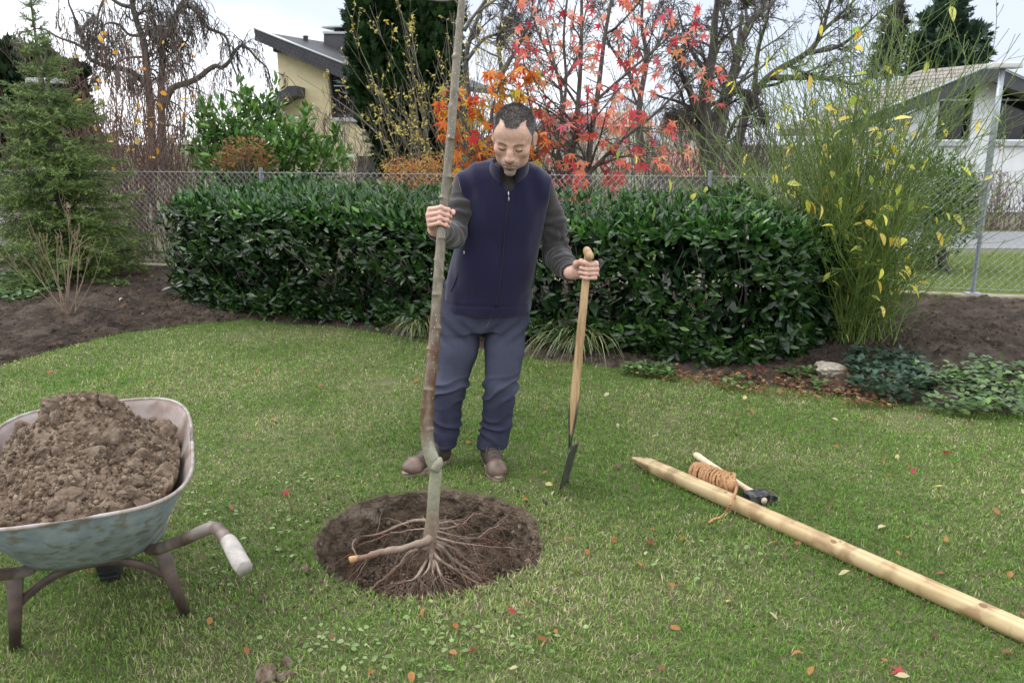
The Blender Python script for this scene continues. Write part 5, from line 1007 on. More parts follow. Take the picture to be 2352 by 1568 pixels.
for k, (lab, c, y, m, specs) in enumerate((
  ('bare tree with arching grey limbs above the yellow-leaved shrub', c1, 20, M_bark, [([(-80, 1300), (0, 900), (90, 500), (180, 190), (300, 90), (430, -30)], .12), ([(90, 480), (40, 250), (-40, 60), (-100, -120)], .06), ([(180, 190), (160, 50), (140, -100)], .05)]),
  ('leaning bare tree whose limbs sweep up towards the pines', c1, 21, M_barkdark, [([(60, 1300), (180, 850), (350, 600), (640, 420), (760, 250), (840, -60)], .13), ([(340, 610), (640, 610), (850, 620), (1000, 660), (1150, 640)], .08), ([(640, 420), (900, 360), (1100, 200), (1250, 60)], .06), ([(230, 760), (260, 400), (330, 150), (360, -80)], .07), ([(760, 250), (900, 120), (1020, 0), (1100, -100)], .05)]),
  ('grey bare tree behind the orange-leaved tree', c8, 19, M_bark, [([(60, 1300), (50, 900), (30, 500), (90, 250), (200, 0), (240, -100)], .09), ([(300, 1300), (330, 700), (300, 300), (400, 150), (480, 20)], .07), ([(40, 500), (180, 330), (330, 270), (400, 180)], .05), ([(330, 600), (450, 420), (560, 200), (600, -60)], .05)]),
  ('tall bare tree standing behind the red-leaved tree', c8, 22, M_bark, [([(1500, 1400), (1480, 900), (1540, 500), (1500, 200), (1520, -150)], .10), ([(1490, 800), (1350, 550), (1220, 350), (1150, 100)], .06), ([(1530, 500), (1650, 350), (1750, 100), (1800, -100)], .05), ([(820, 1200), (830, 800), (760, 500), (700, 250), (640, 0)], .06), ([(830, 700), (950, 500), (1000, 250), (1050, 0)], .05)]))):
    bare_tree('bare_tree', lab, [(tp(c, p, y, .5), r, r * .25) for p, r in specs], LV(13, 6, 3, .1), m, GB, np.random.default_rng(40 + k), rmin=.006)

# ------------------------------------------------------------------ leafy shrubs and twiggy shrubs
def shrub_stems(base, n, spread, h, r, g, k=8, arch=.25, wob=.05, hmin=.6):
    """upright stems from one foot: (n,k,3)"""
    az = g.uniform(0, 2 * np.pi, n); tilt = np.minimum(np.abs(g.normal(0, spread, n)), 1.6 * spread); d = np.stack([np.sin(tilt) * np.cos(az), np.sin(tilt) * np.sin(az), np.cos(tilt)], 1); st = np.asarray(base) + np.stack([g.normal(0, r, n), g.normal(0, r, n), 0 * az], 1); L = h * g.uniform(hmin, 1.05, n); out = [st]; cur = st
    for j in range(1, k): d = nrm(d + g.normal(0, wob, d.shape) + np.array([0, 0, -arch / k * (j / k) * 2])); cur = cur + d * (L / (k - 1))[:, None]; out.append(cur)
    return np.stack(out, 1)
def on_limbs(P, n, g, t0=.1, t1=1.0):
    N, k, _ = P.shape; i = g.integers(0, N, n); t = g.uniform(t0, t1, n) * (k - 1); j = np.minimum(t.astype(int), k - 2); f = (t - j)[:, None]; return P[i, j] * (1 - f) + P[i, j + 1] * f, nrm(P[i, j + 1] - P[i, j])
M_leafy = leafmat('shrub_leaf', .38, .3); M_autumn = leafmat('autumn_leaf', .5, .45, .35)
# kerria: green rods with yellow leaves
kb = np.array([2.62, 6.15, .03]); kerria = thing('kerria_shrub', 'tall shrub of thin green rods with scattered yellow leaves', 'shrub', tuple(kb)); g = np.random.default_rng(51)
M_rod = pmat('green_rods', (.085, .145, .025), (.14, .205, .04), 6, .5)
P = shrub_stems(kb, 260, .40, 2.5, .14, g, 9, .25, .055, .40); P2, R2 = grow(P, np.full(P.shape[:2], .004), 8, .06, 46, .33, .7, 5, .15, .10, g); P3, R3 = grow(P2, R2, 2, .2, 32, .5, .7, 4, .2, .08, g, .08)
V, F, _ = merge([batch_tube(P, np.linspace(.0058, .0024, 9)[None] * g.uniform(.7, 1.2, (260, 1)), 4, cap=False), batch_tube(P2, np.maximum(R2 * .7, .0021), 3, cap=False), batch_tube(P3, np.full(P3.shape[:2], .0017), 3, cap=False)]); ob('rods', V - kb, F, M_rod, kerria, kind='stuff')
for k in range(6):
    q = P[k]; ob('cane', batch_tube(q - kb, np.linspace(.0075, .003, 9), 7)[0], batch_tube(q - kb, np.linspace(.0075, .003, 9), 7)[1], M_rod, kerria)
n = 400; PA = np.concatenate([spline(p, 9)[None] for p in P2[:, :, :]]) ; pos, tg = on_limbs(PA, n, g, .2); d = nrm(tg * .3 + rdir(n, g) * .7 + np.array([0, 0, -.55])); Tk, TkF = leaf_tpl(.42, .35, .30, 6, .8)
leaves_out(kerria, 'leaf', Tk, TkF, pos, frame(d, g.uniform(-1, 1, n)), g.uniform(.065, .115, n), shades(n, [(.80, .70, .11), (.84, .77, .22), (.58, .62, .12), (.36, .48, .09), (.76, .52, .07)], .15, [.36, .25, .2, .14, .05]), M_autumn, 290)
n = 4200; pos, tg = on_limbs(P2, n, g, .05); V, F, c = scatter(*leaf_tpl(.45, .3, .2, 3), pos - kb, frame(nrm(tg + rdir(n, g) * .8), 0), g.uniform(.015, .038, n), shades(n, [(.09, .16, .025), (.15, .22, .04)], .2)); ob('foliage', V, F, M_leafy, kerria, c, kind='stuff')
# bare brown shrub with a few orange leaves
def twig_shrub(name, label, base, n, spread, h, mat, lv, seed, r0=.007, foot=.25, leaf=None, arch=.2, hmin=.6, cat='shrub', rm=.0018):
    g = np.random.default_rng(seed); base = np.asarray(base, float); t = thing(name, label, cat, tuple(base)); P = shrub_stems(base, n, spread, h, foot, g, 8, arch, .06, hmin); R = np.linspace(r0, r0 * .35, 8)[None] * g.uniform(.6, 1.2, (n, 1)); parts = [batch_tube(P, R, 5, cap=False)]; allP = []
    for q in lv: P, R = grow(P, R, g=g, **q); R = np.maximum(R, rm); parts.append(batch_tube(P, R, 3, cap=False)); allP.append(P)
    V, F, _ = merge(parts); ob('stems', V - base, F, mat, t, kind='stuff')
    if leaf:
        nl, s0, s1, cs, w, tpl, nsing, lm = leaf; pos, tg = on_limbs(allP[-1], nl, g, .3); d = nrm(tg * .4 + rdir(nl, g) * .8 + np.array([0, 0, -.3])); leaves_out(t, 'leaf', *tpl, pos, frame(d, g.uniform(-1.5, 1.5, nl)), g.uniform(s0, s1, nl), shades(nl, cs, .2, w), lm, nsing)
    return t
tw = [dict(n=3, t0=.25, ang=30, lr=.4, rr=.6, k=5, trop=.3, wob=.08), dict(n=3, t0=.2, ang=35, lr=.5, rr=.6, k=4, trop=.2, wob=.08, lmin=.1)]
LB = leaf_tpl(.62, .2, .15, 4); M_brown = pmat('red_brown_stems', (.10, .055, .042), (.17, .10, .08), 9, .6)
twig_shrub('bare_shrub', 'leggy red-brown bare shrub with a few orange leaves behind the fence', [*at(345, 560, 11.0)[:2], 0], 80, .30, 3.1, M_brown, tw, 61, .010, .32, (75, .07, .12, [(.75, .33, .04), (.70, .45, .10), (.55, .42, .08)], None, LB, 75, M_autumn), rm=.0028)
# pale green laurel beyond the fence
def leaf_mass(name, label, blobs, n, tpl, s0, s1, cs, w, mat, seed, up=.5, trunk=None, nsing=0, cat='shrub', stemmat=None, group=None, shellp=.35):
    g = np.random.default_rng(seed); blobs = np.asarray(blobs, float); base = np.array([blobs[0, 0], blobs[0, 1], 0.0]); t = thing(name, label, cat, tuple(base), group)
    vol = (blobs[:, 3] * blobs[:, 4] * blobs[:, 5]) ** .67; bi = g.choice(len(blobs), n, p=vol / vol.sum()); dv = rdir(n, g); rr = g.uniform(.0, 1, n) ** shellp; rr *= 1 + .5 * fbm(dv * 2.2 + bi[:, None] * 9.1, 3, seed); pos = blobs[bi, :3] + dv * blobs[bi, 3:6] * rr[:, None]
    ok = pos[:, 2] > .03; pos, dv, rr = pos[ok], dv[ok], rr[ok]; n = len(pos); d = nrm(dv * .6 + rdir(n, g) * .7 + np.array([0, 0, up])); cols = shades(n, cs, .25, w)
    leaves_out(t, 'leaf', *tpl, pos, frame(d, g.uniform(-.8, .8, n)), g.uniform(s0, s1, n), cols, mat, nsing)
    ps = np.stack([np.stack([base + [g.normal(0, .15), g.normal(0, .1), 0], base * .5 + blobs[k % len(blobs), :3] * .5 * [1, 1, .8] + [0, 0, .0], blobs[k % len(blobs), :3] + g.normal(0, .5, 3) * blobs[k % len(blobs), 3:6] * .5]) for k in range(10)])
    ob('stems', *[q if k else q - base for k, q in enumerate(batch_tube(np.stack([spline(p, 8) for p in ps]), np.linspace(.03, .008, 8)[None].repeat(10, 0), 5))], stemmat or M_bark, t); return t
def bl(px, py, y, rx, rz, ry=None): p = at(px, py, y); k = y / FPX; return [*p, rx * k, (ry or rx) * k, rz * k]
LT = leaf_tpl(.42, .2, .12, 4, .85)
leaf_mass('cherry_laurel', 'loose bright green laurel bush beyond the wire fence', [bl(590, 370, 11, 130, 85), bl(520, 290, 11, 60, 55), bl(600, 270, 11.3, 60, 50), bl(670, 330, 11, 70, 55), bl(750, 370, 10.8, 60, 50), bl(560, 230, 11.2, 22, 40), bl(640, 230, 11.2, 10, 45), bl(700, 270, 11, 14, 35), bl(470, 340, 11, 40, 60), bl(770, 310, 11, 12, 35), bl(470, 260, 11, 20, 30), bl(610, 480, 11, 190, 90)], 5200, LT, .09, .15, [(.075, .17, .035), (.12, .24, .05), (.17, .30, .07), (.05, .11, .028)], [.34, .32, .18, .16], leafmat('green_laurel_leaf', .28, .28, .6), 71, .7, nsing=220, shellp=.5)
leaf_mass('copper_shrub', 'low bush with copper and rust coloured leaves in front of the green laurel', [bl(570, 350, 9.9, 55, 38), bl(530, 370, 9.9, 45, 35), bl(610, 380, 9.9, 30, 30)], 700, LB, .03, .06, [(.22, .085, .05), (.30, .13, .06), (.34, .20, .07), (.15, .12, .04)], None, M_autumn, 72, .4, shellp=.6, nsing=60)
leaf_mass('barberry_bush', 'small-leaved barberry bush of orange and yellow leaves behind the wire', [bl(945, 385, 9.9, 65, 32), bl(900, 395, 9.9, 35, 30), bl(1000, 385, 10, 45, 35), bl(960, 430, 9.8, 90, 60)], 3600, LB, .016, .034, [(.50, .20, .06), (.60, .38, .08), (.42, .14, .07), (.32, .28, .08), (.20, .08, .05)], None, M_autumn, 73, .3, shellp=.7)
leaf_mass('laurel_bush', 'dense green laurel bush beside the fence post and the white house', [bl(2165, 420, 10, 75, 62), bl(2120, 385, 10.2, 40, 40), bl(2210, 455, 9.9, 42, 60), bl(2150, 510, 10, 85, 80)], 3600, LT, .05, .08, [(.035, .095, .022), (.06, .14, .032), (.10, .19, .045)], None, bpy.data.materials['green_laurel_leaf'], 74, .5, nsing=80, shellp=.45)
# forsythia with yellow leaves in front of the dark conifer
LS = leaf_tpl(.5, .3, .2, 4); twig_shrub('forsythia_shrub', 'tall thin-stemmed shrub dotted with small yellow leaves against the dark conifer', [*at(1055, 480, 13.0)[:2], 0], 75, .32, 3.4, pmat('pale_stems', (.13, .115, .085), (.20, .18, .135), 9, .7), tw, 63, .010, .5, (2300, .04, .065, [(.60, .48, .09), (.68, .58, .16), (.45, .42, .10)], None, LS, 0, M_autumn), .55, .55, rm=.0035)
twig_shrub('bare_bush', 'grey bare twiggy bush under the window of the yellow house', [*at(790, 470, 13.5)[:2], 0], 70, .32, 1.9, pmat('grey_stems', (.15, .13, .10), (.22, .19, .15), 9, .7), tw, 64, .008, .35, (30, .03, .05, [(.55, .35, .12)], None, LS, 0, M_autumn), .3, .5, rm=.0028)
twig_shrub('bare_thicket', 'grey-brown bare thicket beyond the fence below the red roofs', [*at(1520, 420, 16)[:2], 0], 110, .45, 2.3, M_bark, tw, 65, .012, 1.5, None, .3, .5, rm=.004)
twig_shrub('bare_thicket', 'bare brown brushwood under the weeping tree', [*at(300, 420, 14)[:2], 0], 130, .4, 2.5, M_brown, tw, 66, .010, 1.3, None, .25, .5, rm=.004)
twig_shrub('dwarf_shrub', 'small leafless shrub standing alone in the dug bed', [*gp(165, 742)[:2], .05], 12, .36, 1.0, pmat('tan_stems', (.17, .125, .08), (.26, .19, .12), 9, .7), [dict(n=3, t0=.35, ang=32, lr=.42, rr=.7, k=5, trop=.5, wob=.06), dict(n=2, t0=.3, ang=35, lr=.5, rr=.7, k=4, trop=.3, wob=.06, lmin=.05)], 67, .0058, .03, None, -.25, .6, rm=.0022)
# ------------------------------------------------------------------ sweetgum trees in autumn colour
def star_tpl():
    V = [(0, .18, .02)]; lob = [(0, 1.0), (52, .88), (108, .62)]; ang = []
    pts = [(-180 + 40, .16)]
    seq = [(-150, .14), (-112, .60), (-84, .27), (-56, .86), (-28, .30), (0, 1.0), (28, .30), (56, .86), (84, .27), (112, .60), (150, .14)]
    for a, r in seq: a = math.radians(a); V.append((r * .62 * math.sin(a), .18 + r * .8 * math.cos(a), -.10 * r * r + (.05 if r < .4 else 0)))
    V = np.array(V); i = np.arange(1, len(V) - 1); F = np.stack([0 * i, i + 1, i], 1); F = np.concatenate([F, [[0, 1, len(V) - 1]]]); return V, F
ST = star_tpl()
def gum(name, label, base, trunks, nleaf, cs, w, s0, s1, seed, nsing, region, mat, percell=lambda x, y: 3):
    g = np.random.default_rng(seed); base = np.asarray(base, float); t = thing(name, label, 'tree', tuple(base)); P = np.stack([spline(np.asarray(p, float), 14) for p, _, _ in trunks]); R = np.stack([np.linspace(a, b, 14) for _, a, b in trunks])
    for i in range(len(P)): ob('trunk', *[q if k else q - base for k, q in enumerate(batch_tube(spline(P[i], 40), np.interp(np.linspace(0, 1, 40), np.linspace(0, 1, 14), R[i]), 9))], M_bark, t)
    P1, R1 = grow(P, R, 15, .15, 68, .40, .45, 7, .15, .10, g); P2, R2 = grow(P1, R1, 4, .3, 45, .5, .6, 5, .1, .10, g); P3, R3 = grow(P2, R2, 2, .3, 40, .5, .6, 4, 0, .1, g, .1)
    V, F, _ = merge([batch_tube(P1, np.maximum(R1, .005), 5, cap=False), batch_tube(P2, np.maximum(R2, .0035), 4, cap=False), batch_tube(P3, np.full(P3.shape[:2], .003), 3, cap=False)]); ob('branches', V - base, F, M_bark, t, kind='stuff')
    pos, tg = on_limbs(np.concatenate([P2, spline3(P3)]) if False else P2, nleaf * 14, g, .15); pa, ta = on_limbs(P3, nleaf * 14, g, .15); pos = np.concatenate([pos, pa]); sel = g.permutation(len(pos)); pos = pos[sel]; k = region(pos); pos = pos[k]; qx, qy = proj(pos); cell = np.floor(qx / 34).astype(int) * 1000 + np.floor(qy / 34).astype(int); cnt = {}; kp = []
    for i_c, c_c in enumerate(cell):
        if cnt.get(c_c, 0) < percell(qx[i_c], qy[i_c]): cnt[c_c] = cnt.get(c_c, 0) + 1; kp.append(i_c)
    pos = pos[kp][:nleaf]; n = len(pos)
    d = nrm(rdir(n, g) * .55 + np.array([0, -.25, -.55])); c = shades(n, cs, .2, w); leaves_out(t, 'leaf', *ST, pos, frame(d, g.uniform(-.9, .9, n), np.array([0, -1.0, .3])), g.uniform(s0, s1, n), c, mat, nsing); return t
def proj(p):                        # where a place falls in the photo (2352 wide)
    q = p - np.array([0, 0, CAM_H]); zc = q[:, 1] * math.cos(CAM_T) - q[:, 2] * math.sin(CAM_T); yc = q[:, 1] * math.sin(CAM_T) + q[:, 2] * math.cos(CAM_T); return 1176 + FPX * q[:, 0] / zc, 784 - FPX * yc / zc
M_gum = leafmat('sweetgum_leaf', .45, .6, .35)
yg = 11.2
red = [([(1290, 560), (1288, 440), (1283, 330), (1300, 200), (1295, 80), (1310, -60)], .035), ([(1310, 560), (1308, 420), (1322, 300), (1332, 180), (1336, 60), (1335, -80)], .05), ([(1345, 560), (1350, 420), (1357, 320), (1375, 200), (1390, 80), (1418, -70)], .055), ([(1352, 400), (1420, 330), (1500, 265), (1570, 200), (1640, 150)], .03), ([(1300, 380), (1245, 330), (1215, 230), (1200, 120)], .025), ([(1350, 390), (1430, 360), (1500, 350)], .02), ([(1330, 470), (1290, 415), (1260, 400)], .02), ([(1370, 230), (1450, 160), (1530, 90), (1570, 30)], .022), ([(1330, 250), (1270, 150), (1230, 60), (1215, 10)], .02)]
gum('sweetgum_tree', 'slender three-stemmed tree hung with red and pink star leaves', [*at(1320, 560, yg)[:2], 0], [([at(px, py, yg + (.5 if k > 2 else 0) * (-1) ** k * i / 5) for i, (px, py) in enumerate(p)], r, r * .35) for k, (p, r) in enumerate(red)], 760,
    [(.70, .09, .10), (.80, .20, .15), (.85, .33, .17), (.52, .03, .05), (.88, .38, .28), (.74, .14, .18)], [.20, .23, .18, .08, .18, .13], .125, .205, 81, 300, lambda p: (proj(p)[0] > 1185) & (proj(p)[0] < 1660), M_gum, lambda x, y: (4 if y > 250 and x < 1480 else 2) if (int(x * 7 + y * 3) % 4) else 1)
org = [([(1150, 560), (1148, 430), (1140, 330), (1130, 260), (1150, 190)], .035), ([(1165, 560), (1175, 420), (1185, 300), (1190, 220)], .03), ([(1145, 420), (1100, 340), (1065, 280), (1045, 240)], .022), ([(1150, 400), (1110, 380), (1060, 350)], .018), ([(1175, 400), (1215, 360), (1230, 330)], .018)]
gum('sweetgum_tree', 'bushy tree of orange, yellow and red star leaves behind the man\'s shoulder', [*at(1155, 560, 10.6)[:2], 0], [([at(px, py, 10.6 + .3 * (-1) ** k * i / 5) for i, (px, py) in enumerate(p)], r, r * .35) for k, (p, r) in enumerate(org)], 520,
    [(.74, .22, .03), (.78, .36, .04), (.70, .12, .04), (.62, .06, .06), (.72, .46, .06), (.25, .03, .03), (.45, .45, .08)], [.27, .22, .2, .12, .10, .04, .05],   .14, .23, 82, 280, lambda p: (proj(p)[0] > 1005) & (proj(p)[0] < 1260) & (proj(p)[1] < 420) & (proj(p)[1] > 150), M_gum, lambda x, y: 5)
# drift of red leaves seen through the wire over the hedge
g = np.random.default_rng(83); low_ = thing('sweetgum_sapling', 'low red-leaved sapling showing through the wire above the hedge', 'tree', tuple([*at(1340, 470, 9.9)[:2], 0])); lb_ = np.array(low_.location)
P = shrub_stems(lb_, 14, .75, 1.35, .1, g, 7, .2, .08); ob('stems', *[q if k else q - lb_ for k, q in enumerate(batch_tube(P, np.linspace(.010, .003, 7)[None].repeat(14, 0), 5))], M_bark, low_); pos, tg = on_limbs(P, 170, g, .35); leaves_out(low_, 'leaf', *ST, pos, frame(nrm(rdir(170, g) * .5 + np.array([0, -.3, -.5])), g.uniform(-.9, .9, 170), np.array([0, -1., .3])), g.uniform(.12, .19, 170), shades(170, [(.68, .09, .10), (.74, .20, .10), (.58, .05, .07)], .2), M_gum, 170)

# ------------------------------------------------------------------ spruce
def spruce(name, label, base, h, r, seed, cs):
    g = np.random.default_rng(seed); base = np.asarray(base, float); t = thing(name, label, 'tree', tuple(base)); tr = np.array([[0, 0, 0], [.01, 0, h * .4], [-.01, 0, h * .75], [.0, 0, h]]); ob('trunk', *tube(tr, [.045, .03, .014, .004], 30, 8), M_bark, t)
    P, sz = [], []
    z = .12
    while z < h - .12:
        f = z / h; L = max(r * max(1 - f / .76, 0) ** .85, .10 + .10 * (1 - f)) * (1.0 if f > .1 else .8); nb = 8 if f < .6 else (6 if f < .8 else 4)
        a0 = g.uniform(0, 6.28)
        for k in range(nb):
            a = a0 + k * 6.283 / nb + g.normal(0, .2); l = L * g.uniform(.62, 1.15); el = np.interp(f, [0, .5, .8, 1], [-.12, .12, .45, .7]) + g.normal(0, .16); s = np.linspace(0, 1, 7); droop = -.22 * (1 - f) * s ** 1.6 + .16 * s ** 3 * (1 - f)
            P.append(np.stack([np.cos(a) * l * s, np.sin(a) * l * s, z + g.normal(0, .05) * (f < .8) + l * (np.tan(el) * s + droop)], 1)); sz.append(l)
        z += np.interp(f, [0, .6, .8, 1], [.075, .11, .16, .2]) * g.uniform(.85, 1.15)
    P = np.array(P); V, F = batch_tube(P, np.linspace(.010, .003, 7)[None] * (np.array(sz) / r)[:, None] ** .5, 4, cap=False); ob('boughs', V, F, M_bark, t, kind='stuff')
    # side shoots, then needles along every shoot
    sh, dr, ln = [], [], []
    for p, l in zip(P, sz):
        m = int(10 + 78 * l); tt = g.uniform(.12, 1.0, m) * 6; i = np.minimum(tt.astype(int), 5); f = (tt - i)[:, None]; st = p[i] * (1 - f) + p[i + 1] * f; tg = nrm(p[i + 1] - p[i]); sd_ = nrm(np.cross(tg, [0, 0, 1.0])) * np.where(g.uniform(size=(m, 1)) < .5, 1, -1)
        d = nrm(tg * g.uniform(.5, 1.0, (m, 1)) + sd_ * g.uniform(.3, 1.0, (m, 1)) + np.array([0, 0, 1.0]) * g.uniform(-.75, .45, (m, 1))); sh.append(st); dr.append(d); ln.append(g.uniform(.09, .21, m) * (.5 + .5 * min(1, l / .5)) * (1.15 - .5 * tt / 6)); sh.append(p[-2:-1]); dr.append(nrm(p[-1:] - p[-2:-1])); ln.append(np.array([l * .22]))
    sh, dr, ln = np.concatenate(sh), np.concatenate(dr), np.concatenate(ln); n = len(sh); V0, F0 = batch_tube(np.stack([sh, sh + dr * ln[:, None]], 1), np.full((n, 2), .0022), 3, cap=False)
    # needle brush template: short flat blades round a shoot of length 1
    k = 17; tt = np.linspace(.02, 1, k); az = np.arange(k) * 2.4; nd = np.stack([np.cos(az), .75 + 0 * az, np.sin(az) + .25], 1); nd = nrm(nd) * (.17 + .03 * np.sin(tt * 9))[:, None]; bs_ = np.stack([0 * tt, tt, 0 * tt], 1); w_ = nrm(np.cross(nd, [0, 1.0, 0])) * .04
    TV = np.stack([bs_ - w_, bs_ + w_, bs_ + nd], 1).reshape(-1, 3); TFc = np.arange(k * 3).reshape(-1, 3); fl = np.clip(sh[:, 2] / h, 0, 1)[:, None]; c = shades(n, cs, .22); V, F, cc = scatter(TV, TFc, sh, frame(dr, g.uniform(0, 6, n)), ln, c); ob('needles', V, F, leafmat(name + '_needles', .5, .2), t, cc, kind='stuff'); return t
sb = at(140, 500, 8.75); spruce('spruce_tree', 'young green spruce with a bare leading shoot beside the bed', [sb[0], sb[1], .03], 3.5, 1.2, 91, [(.115, .18, .04), (.17, .24, .058), (.07, .115, .03)])
# ------------------------------------------------------------------ dark conifers far behind
FT = (np.array([(0, 0, 0), (-.22, .35, .02), (-.30, .7, 0), (-.1, .62, .03), (0, 1.0, -.03), (.1, .62, .03), (.30, .7, 0), (.22, .35, .02)]), [np.array([[0, 1, 3, 7]]), np.array([[1, 2, 3]]), np.array([[3, 4, 5, 7]]), np.array([[5, 6, 7]])])
M_dark = leafmat('dark_conifer', .6, .12, .3)
leaf_mass('thuja_tree', 'tall dense dark green conifer standing by the yellow house', [bl(920, 250, 14.5, 90, 150), bl(880, 60, 14.7, 75, 90), bl(900, -60, 14.7, 75, 100), bl(850, 180, 14.5, 50, 70), bl(940, 380, 14.3, 70, 110), bl(975, 120, 14.6, 80, 150), bl(1000, 20, 14.8, 60, 120), bl(1010, 300, 14.4, 55, 120), bl(860, 120, 14.4, 55, 50)], 17000, FT, .13, .26, [(.014, .038, .012), (.022, .055, .016), (.034, .078, .022)], [.4, .4, .2], M_dark, 101, .9, cat='tree', stemmat=M_barkdark, shellp=.3)
leaf_mass('yew_tree', 'broad dark evergreen tree behind the spruce', [bl(40, 300, 16, 120, 170), bl(-40, 230, 16.5, 90, 120), bl(95, 180, 16, 55, 60), bl(20, 160, 16, 50, 50), bl(150, 300, 15.8, 60, 130), bl(175, 190, 16, 30, 40)], 11000, FT, .14, .28, [(.010, .024, .012), (.018, .038, .016), (.026, .05, .022)], None, M_dark, 102, .8, cat='tree', stemmat=M_barkdark, shellp=.3)
def pine(label, spec, seed, cs, group, nl=4200, th=6.0):
    g = np.random.default_rng(seed); x0, y0 = at(spec[0][0], 400, spec[0][2])[0], spec[0][2]; t = leaf_mass('pine_tree', label, [bl(*s) for s in spec], nl, FT, .2, .38, cs, None, leafmat('pine_needles_%d' % seed, .6, .12), seed, .5, cat='tree', stemmat=M_barkdark, group=group, shellp=.4); b = np.array(t.location); ob('trunk', *tube([(0, 0, 0), (0, 0, th)], [.12, .03], 8, 8), M_barkdark, t)
pine('blue-green pine rising above the roof of the white house', [(2175, 60, 24, 42, 60), (2140, 100, 24, 45, 26), (2215, 90, 24, 45, 28), (2110, 130, 24, 28, 22), (2240, 130, 24, 26, 20), (2180, 140, 24, 70, 35), (2130, 170, 24, 50, 28), (2200, 170, 24, 45, 30), (2190, 10, 24, 24, 30), (2150, 45, 24, 26, 18)], 111, [(.03, .065, .038), (.045, .085, .05), (.06, .11, .065)], 'pines beyond the white house')
pine('greyish thin-crowned pine between the bare trees and the bluer pine', [(2052, 70, 27, 26, 34), (2045, 110, 27, 30, 20), (2060, 25, 27, 14, 16), (2035, 150, 27, 32, 20)], 112, [(.075, .085, .07), (.10, .11, .09)], 'pines beyond the white house', 900, 5.5)

# ------------------------------------------------------------------ houses
M_yel = pmat('yellow_render', (.66, .57, .34), (.72, .63, .40), 6, .9, .35, 60, bdist=.01); M_slate = pmat('slate', (.035, .034, .04), (.06, .058, .066), 2, .6, .2, 20); M_glass = pmat('dark_window_glass', (.012, .013, .016), None, rough=.08); M_frame = pmat('dark_window_frame', (.018, .018, .022), None, rough=.5)
M_zinc = pmat('zinc_edge', (.45, .48, .50), None, rough=.4, metal=.5); M_white = pmat('white_render', (.74, .75, .78), (.80, .81, .83), 5, .9, .2, 60, bdist=.01); M_sill = pmat('stone_sill', (.42, .43, .45), (.5, .51, .53), 9, .8)
c7 = lambda x, y: (545.5 + x * .2746, y * .2746)
Y0 = 23.0; p7 = lambda x, y, yy=Y0: at(*c7(x, y), yy)
house = thing('yellow_house', 'pale yellow house with a slate-edged lean-to roof and a chimney', 'house', (p7(300, 0)[0], Y0, 0)); H0 = np.array(house.location)
hob = lambda name, V, F, m, parent=None, **k: ob(name, np.asarray(V) - H0, F, m, parent or house, **k)
def slab(quad, off): quad = np.asarray(quad, float); off = np.asarray(off, float); V = np.concatenate([quad, quad + off]); n = len(quad); i = np.arange(n); j = (i + 1) % n; return V, [np.stack([i, j, j + n, i + n], 1), i[None, ::-1], (i + n)[None]]
wl_, wr_ = p7(330, 430), p7(1300, 860); zb0 = -.3; wl0 = np.array([wl_[0], Y0, zb0]); wr0 = np.array([wr_[0], Y0, zb0])
rec = np.array([.5, 1.0, 0]) * 5.5; wnl, wnr = p7(775, 600), p7(1150, 700)     # window opening
w0, w1 = p7(775, 985), p7(1150, 985)
xz = lambda p: np.array([p[0], Y0, p[2]])
sl = (p7(1020, 715)[2] - p7(145, 335)[2]) / (p7(1020, 715)[0] - p7(145, 335)[0]); rz = lambda x: p7(145, 335)[2] + sl * (x - p7(145, 335)[0]) + .02
for q in ([wl0, [w0[0], Y0, zb0], [w0[0], Y0, rz(w0[0])], [wl_[0], Y0, rz(wl_[0])]], [[w0[0], Y0, zb0], [w1[0], Y0, zb0], [w1[0], Y0, w0[2]], [w0[0], Y0, w0[2]]], [[w1[0], Y0, zb0], wr0, [wr_[0], Y0, rz(wr_[0])], [w1[0], Y0, rz(w1[0])]]): hob('wall', *slab(q, rec * .06), M_yel, smooth=False)
hob('side_wall', *slab([wl0 + rec * .06, wl0 + rec, [wl_[0] + rec[0], Y0 + rec[1], rz(wl_[0])], [wl_[0] + rec[0] * .06, Y0 + rec[1] * .06, rz(wl_[0])]], np.array([.25, 0, 0])), M_yel, smooth=False)
wn = hob('window', *slab([[w0[0], Y0 + .16, w0[2]], [w1[0], Y0 + .16, w0[2]], [w1[0], Y0 + .16, rz(w1[0]) - .02], [w0[0], Y0 + .16, rz(w0[0]) - .02]], [0, .04, 0]), M_glass, smooth=False)
for x0, x1 in ((775, 800), (955, 985), (1120, 1150)): a_, b_ = p7(x0, 985)[0], p7(x1, 985)[0]; hob('frame', *slab([[a_, Y0 + .07, w0[2]], [b_, Y0 + .07, w0[2]], [b_, Y0 + .07, rz(b_) - .03], [a_, Y0 + .07, rz(a_) - .03]], [0, .09, 0]), M_frame, wn, smooth=False)
for y0_, y1_, m in ((950, 985, M_frame), (712, 722, M_zinc), (640, 655, M_frame)): a_, b_ = p7(800, y0_), p7(955 if y0_ < 900 else 1150, y1_); hob('frame', *box(a_[0], b_[0], Y0 + .08, Y0 + .15, b_[2], a_[2]), m, wn, smooth=False)
hob('sill', *box(p7(755, 0)[0], p7(1170, 0)[0], Y0 - .12, Y0 + .1, p7(0, 1018)[2], p7(0, 988)[2]), M_sill, smooth=False)
dr_ = p7(1000, 1305); d2 = p7(1155, 1305); hob('door', *box(dr_[0], d2[0], Y0 - .02, Y0 + .05, zb0, dr_[2]), M_frame, smooth=False)
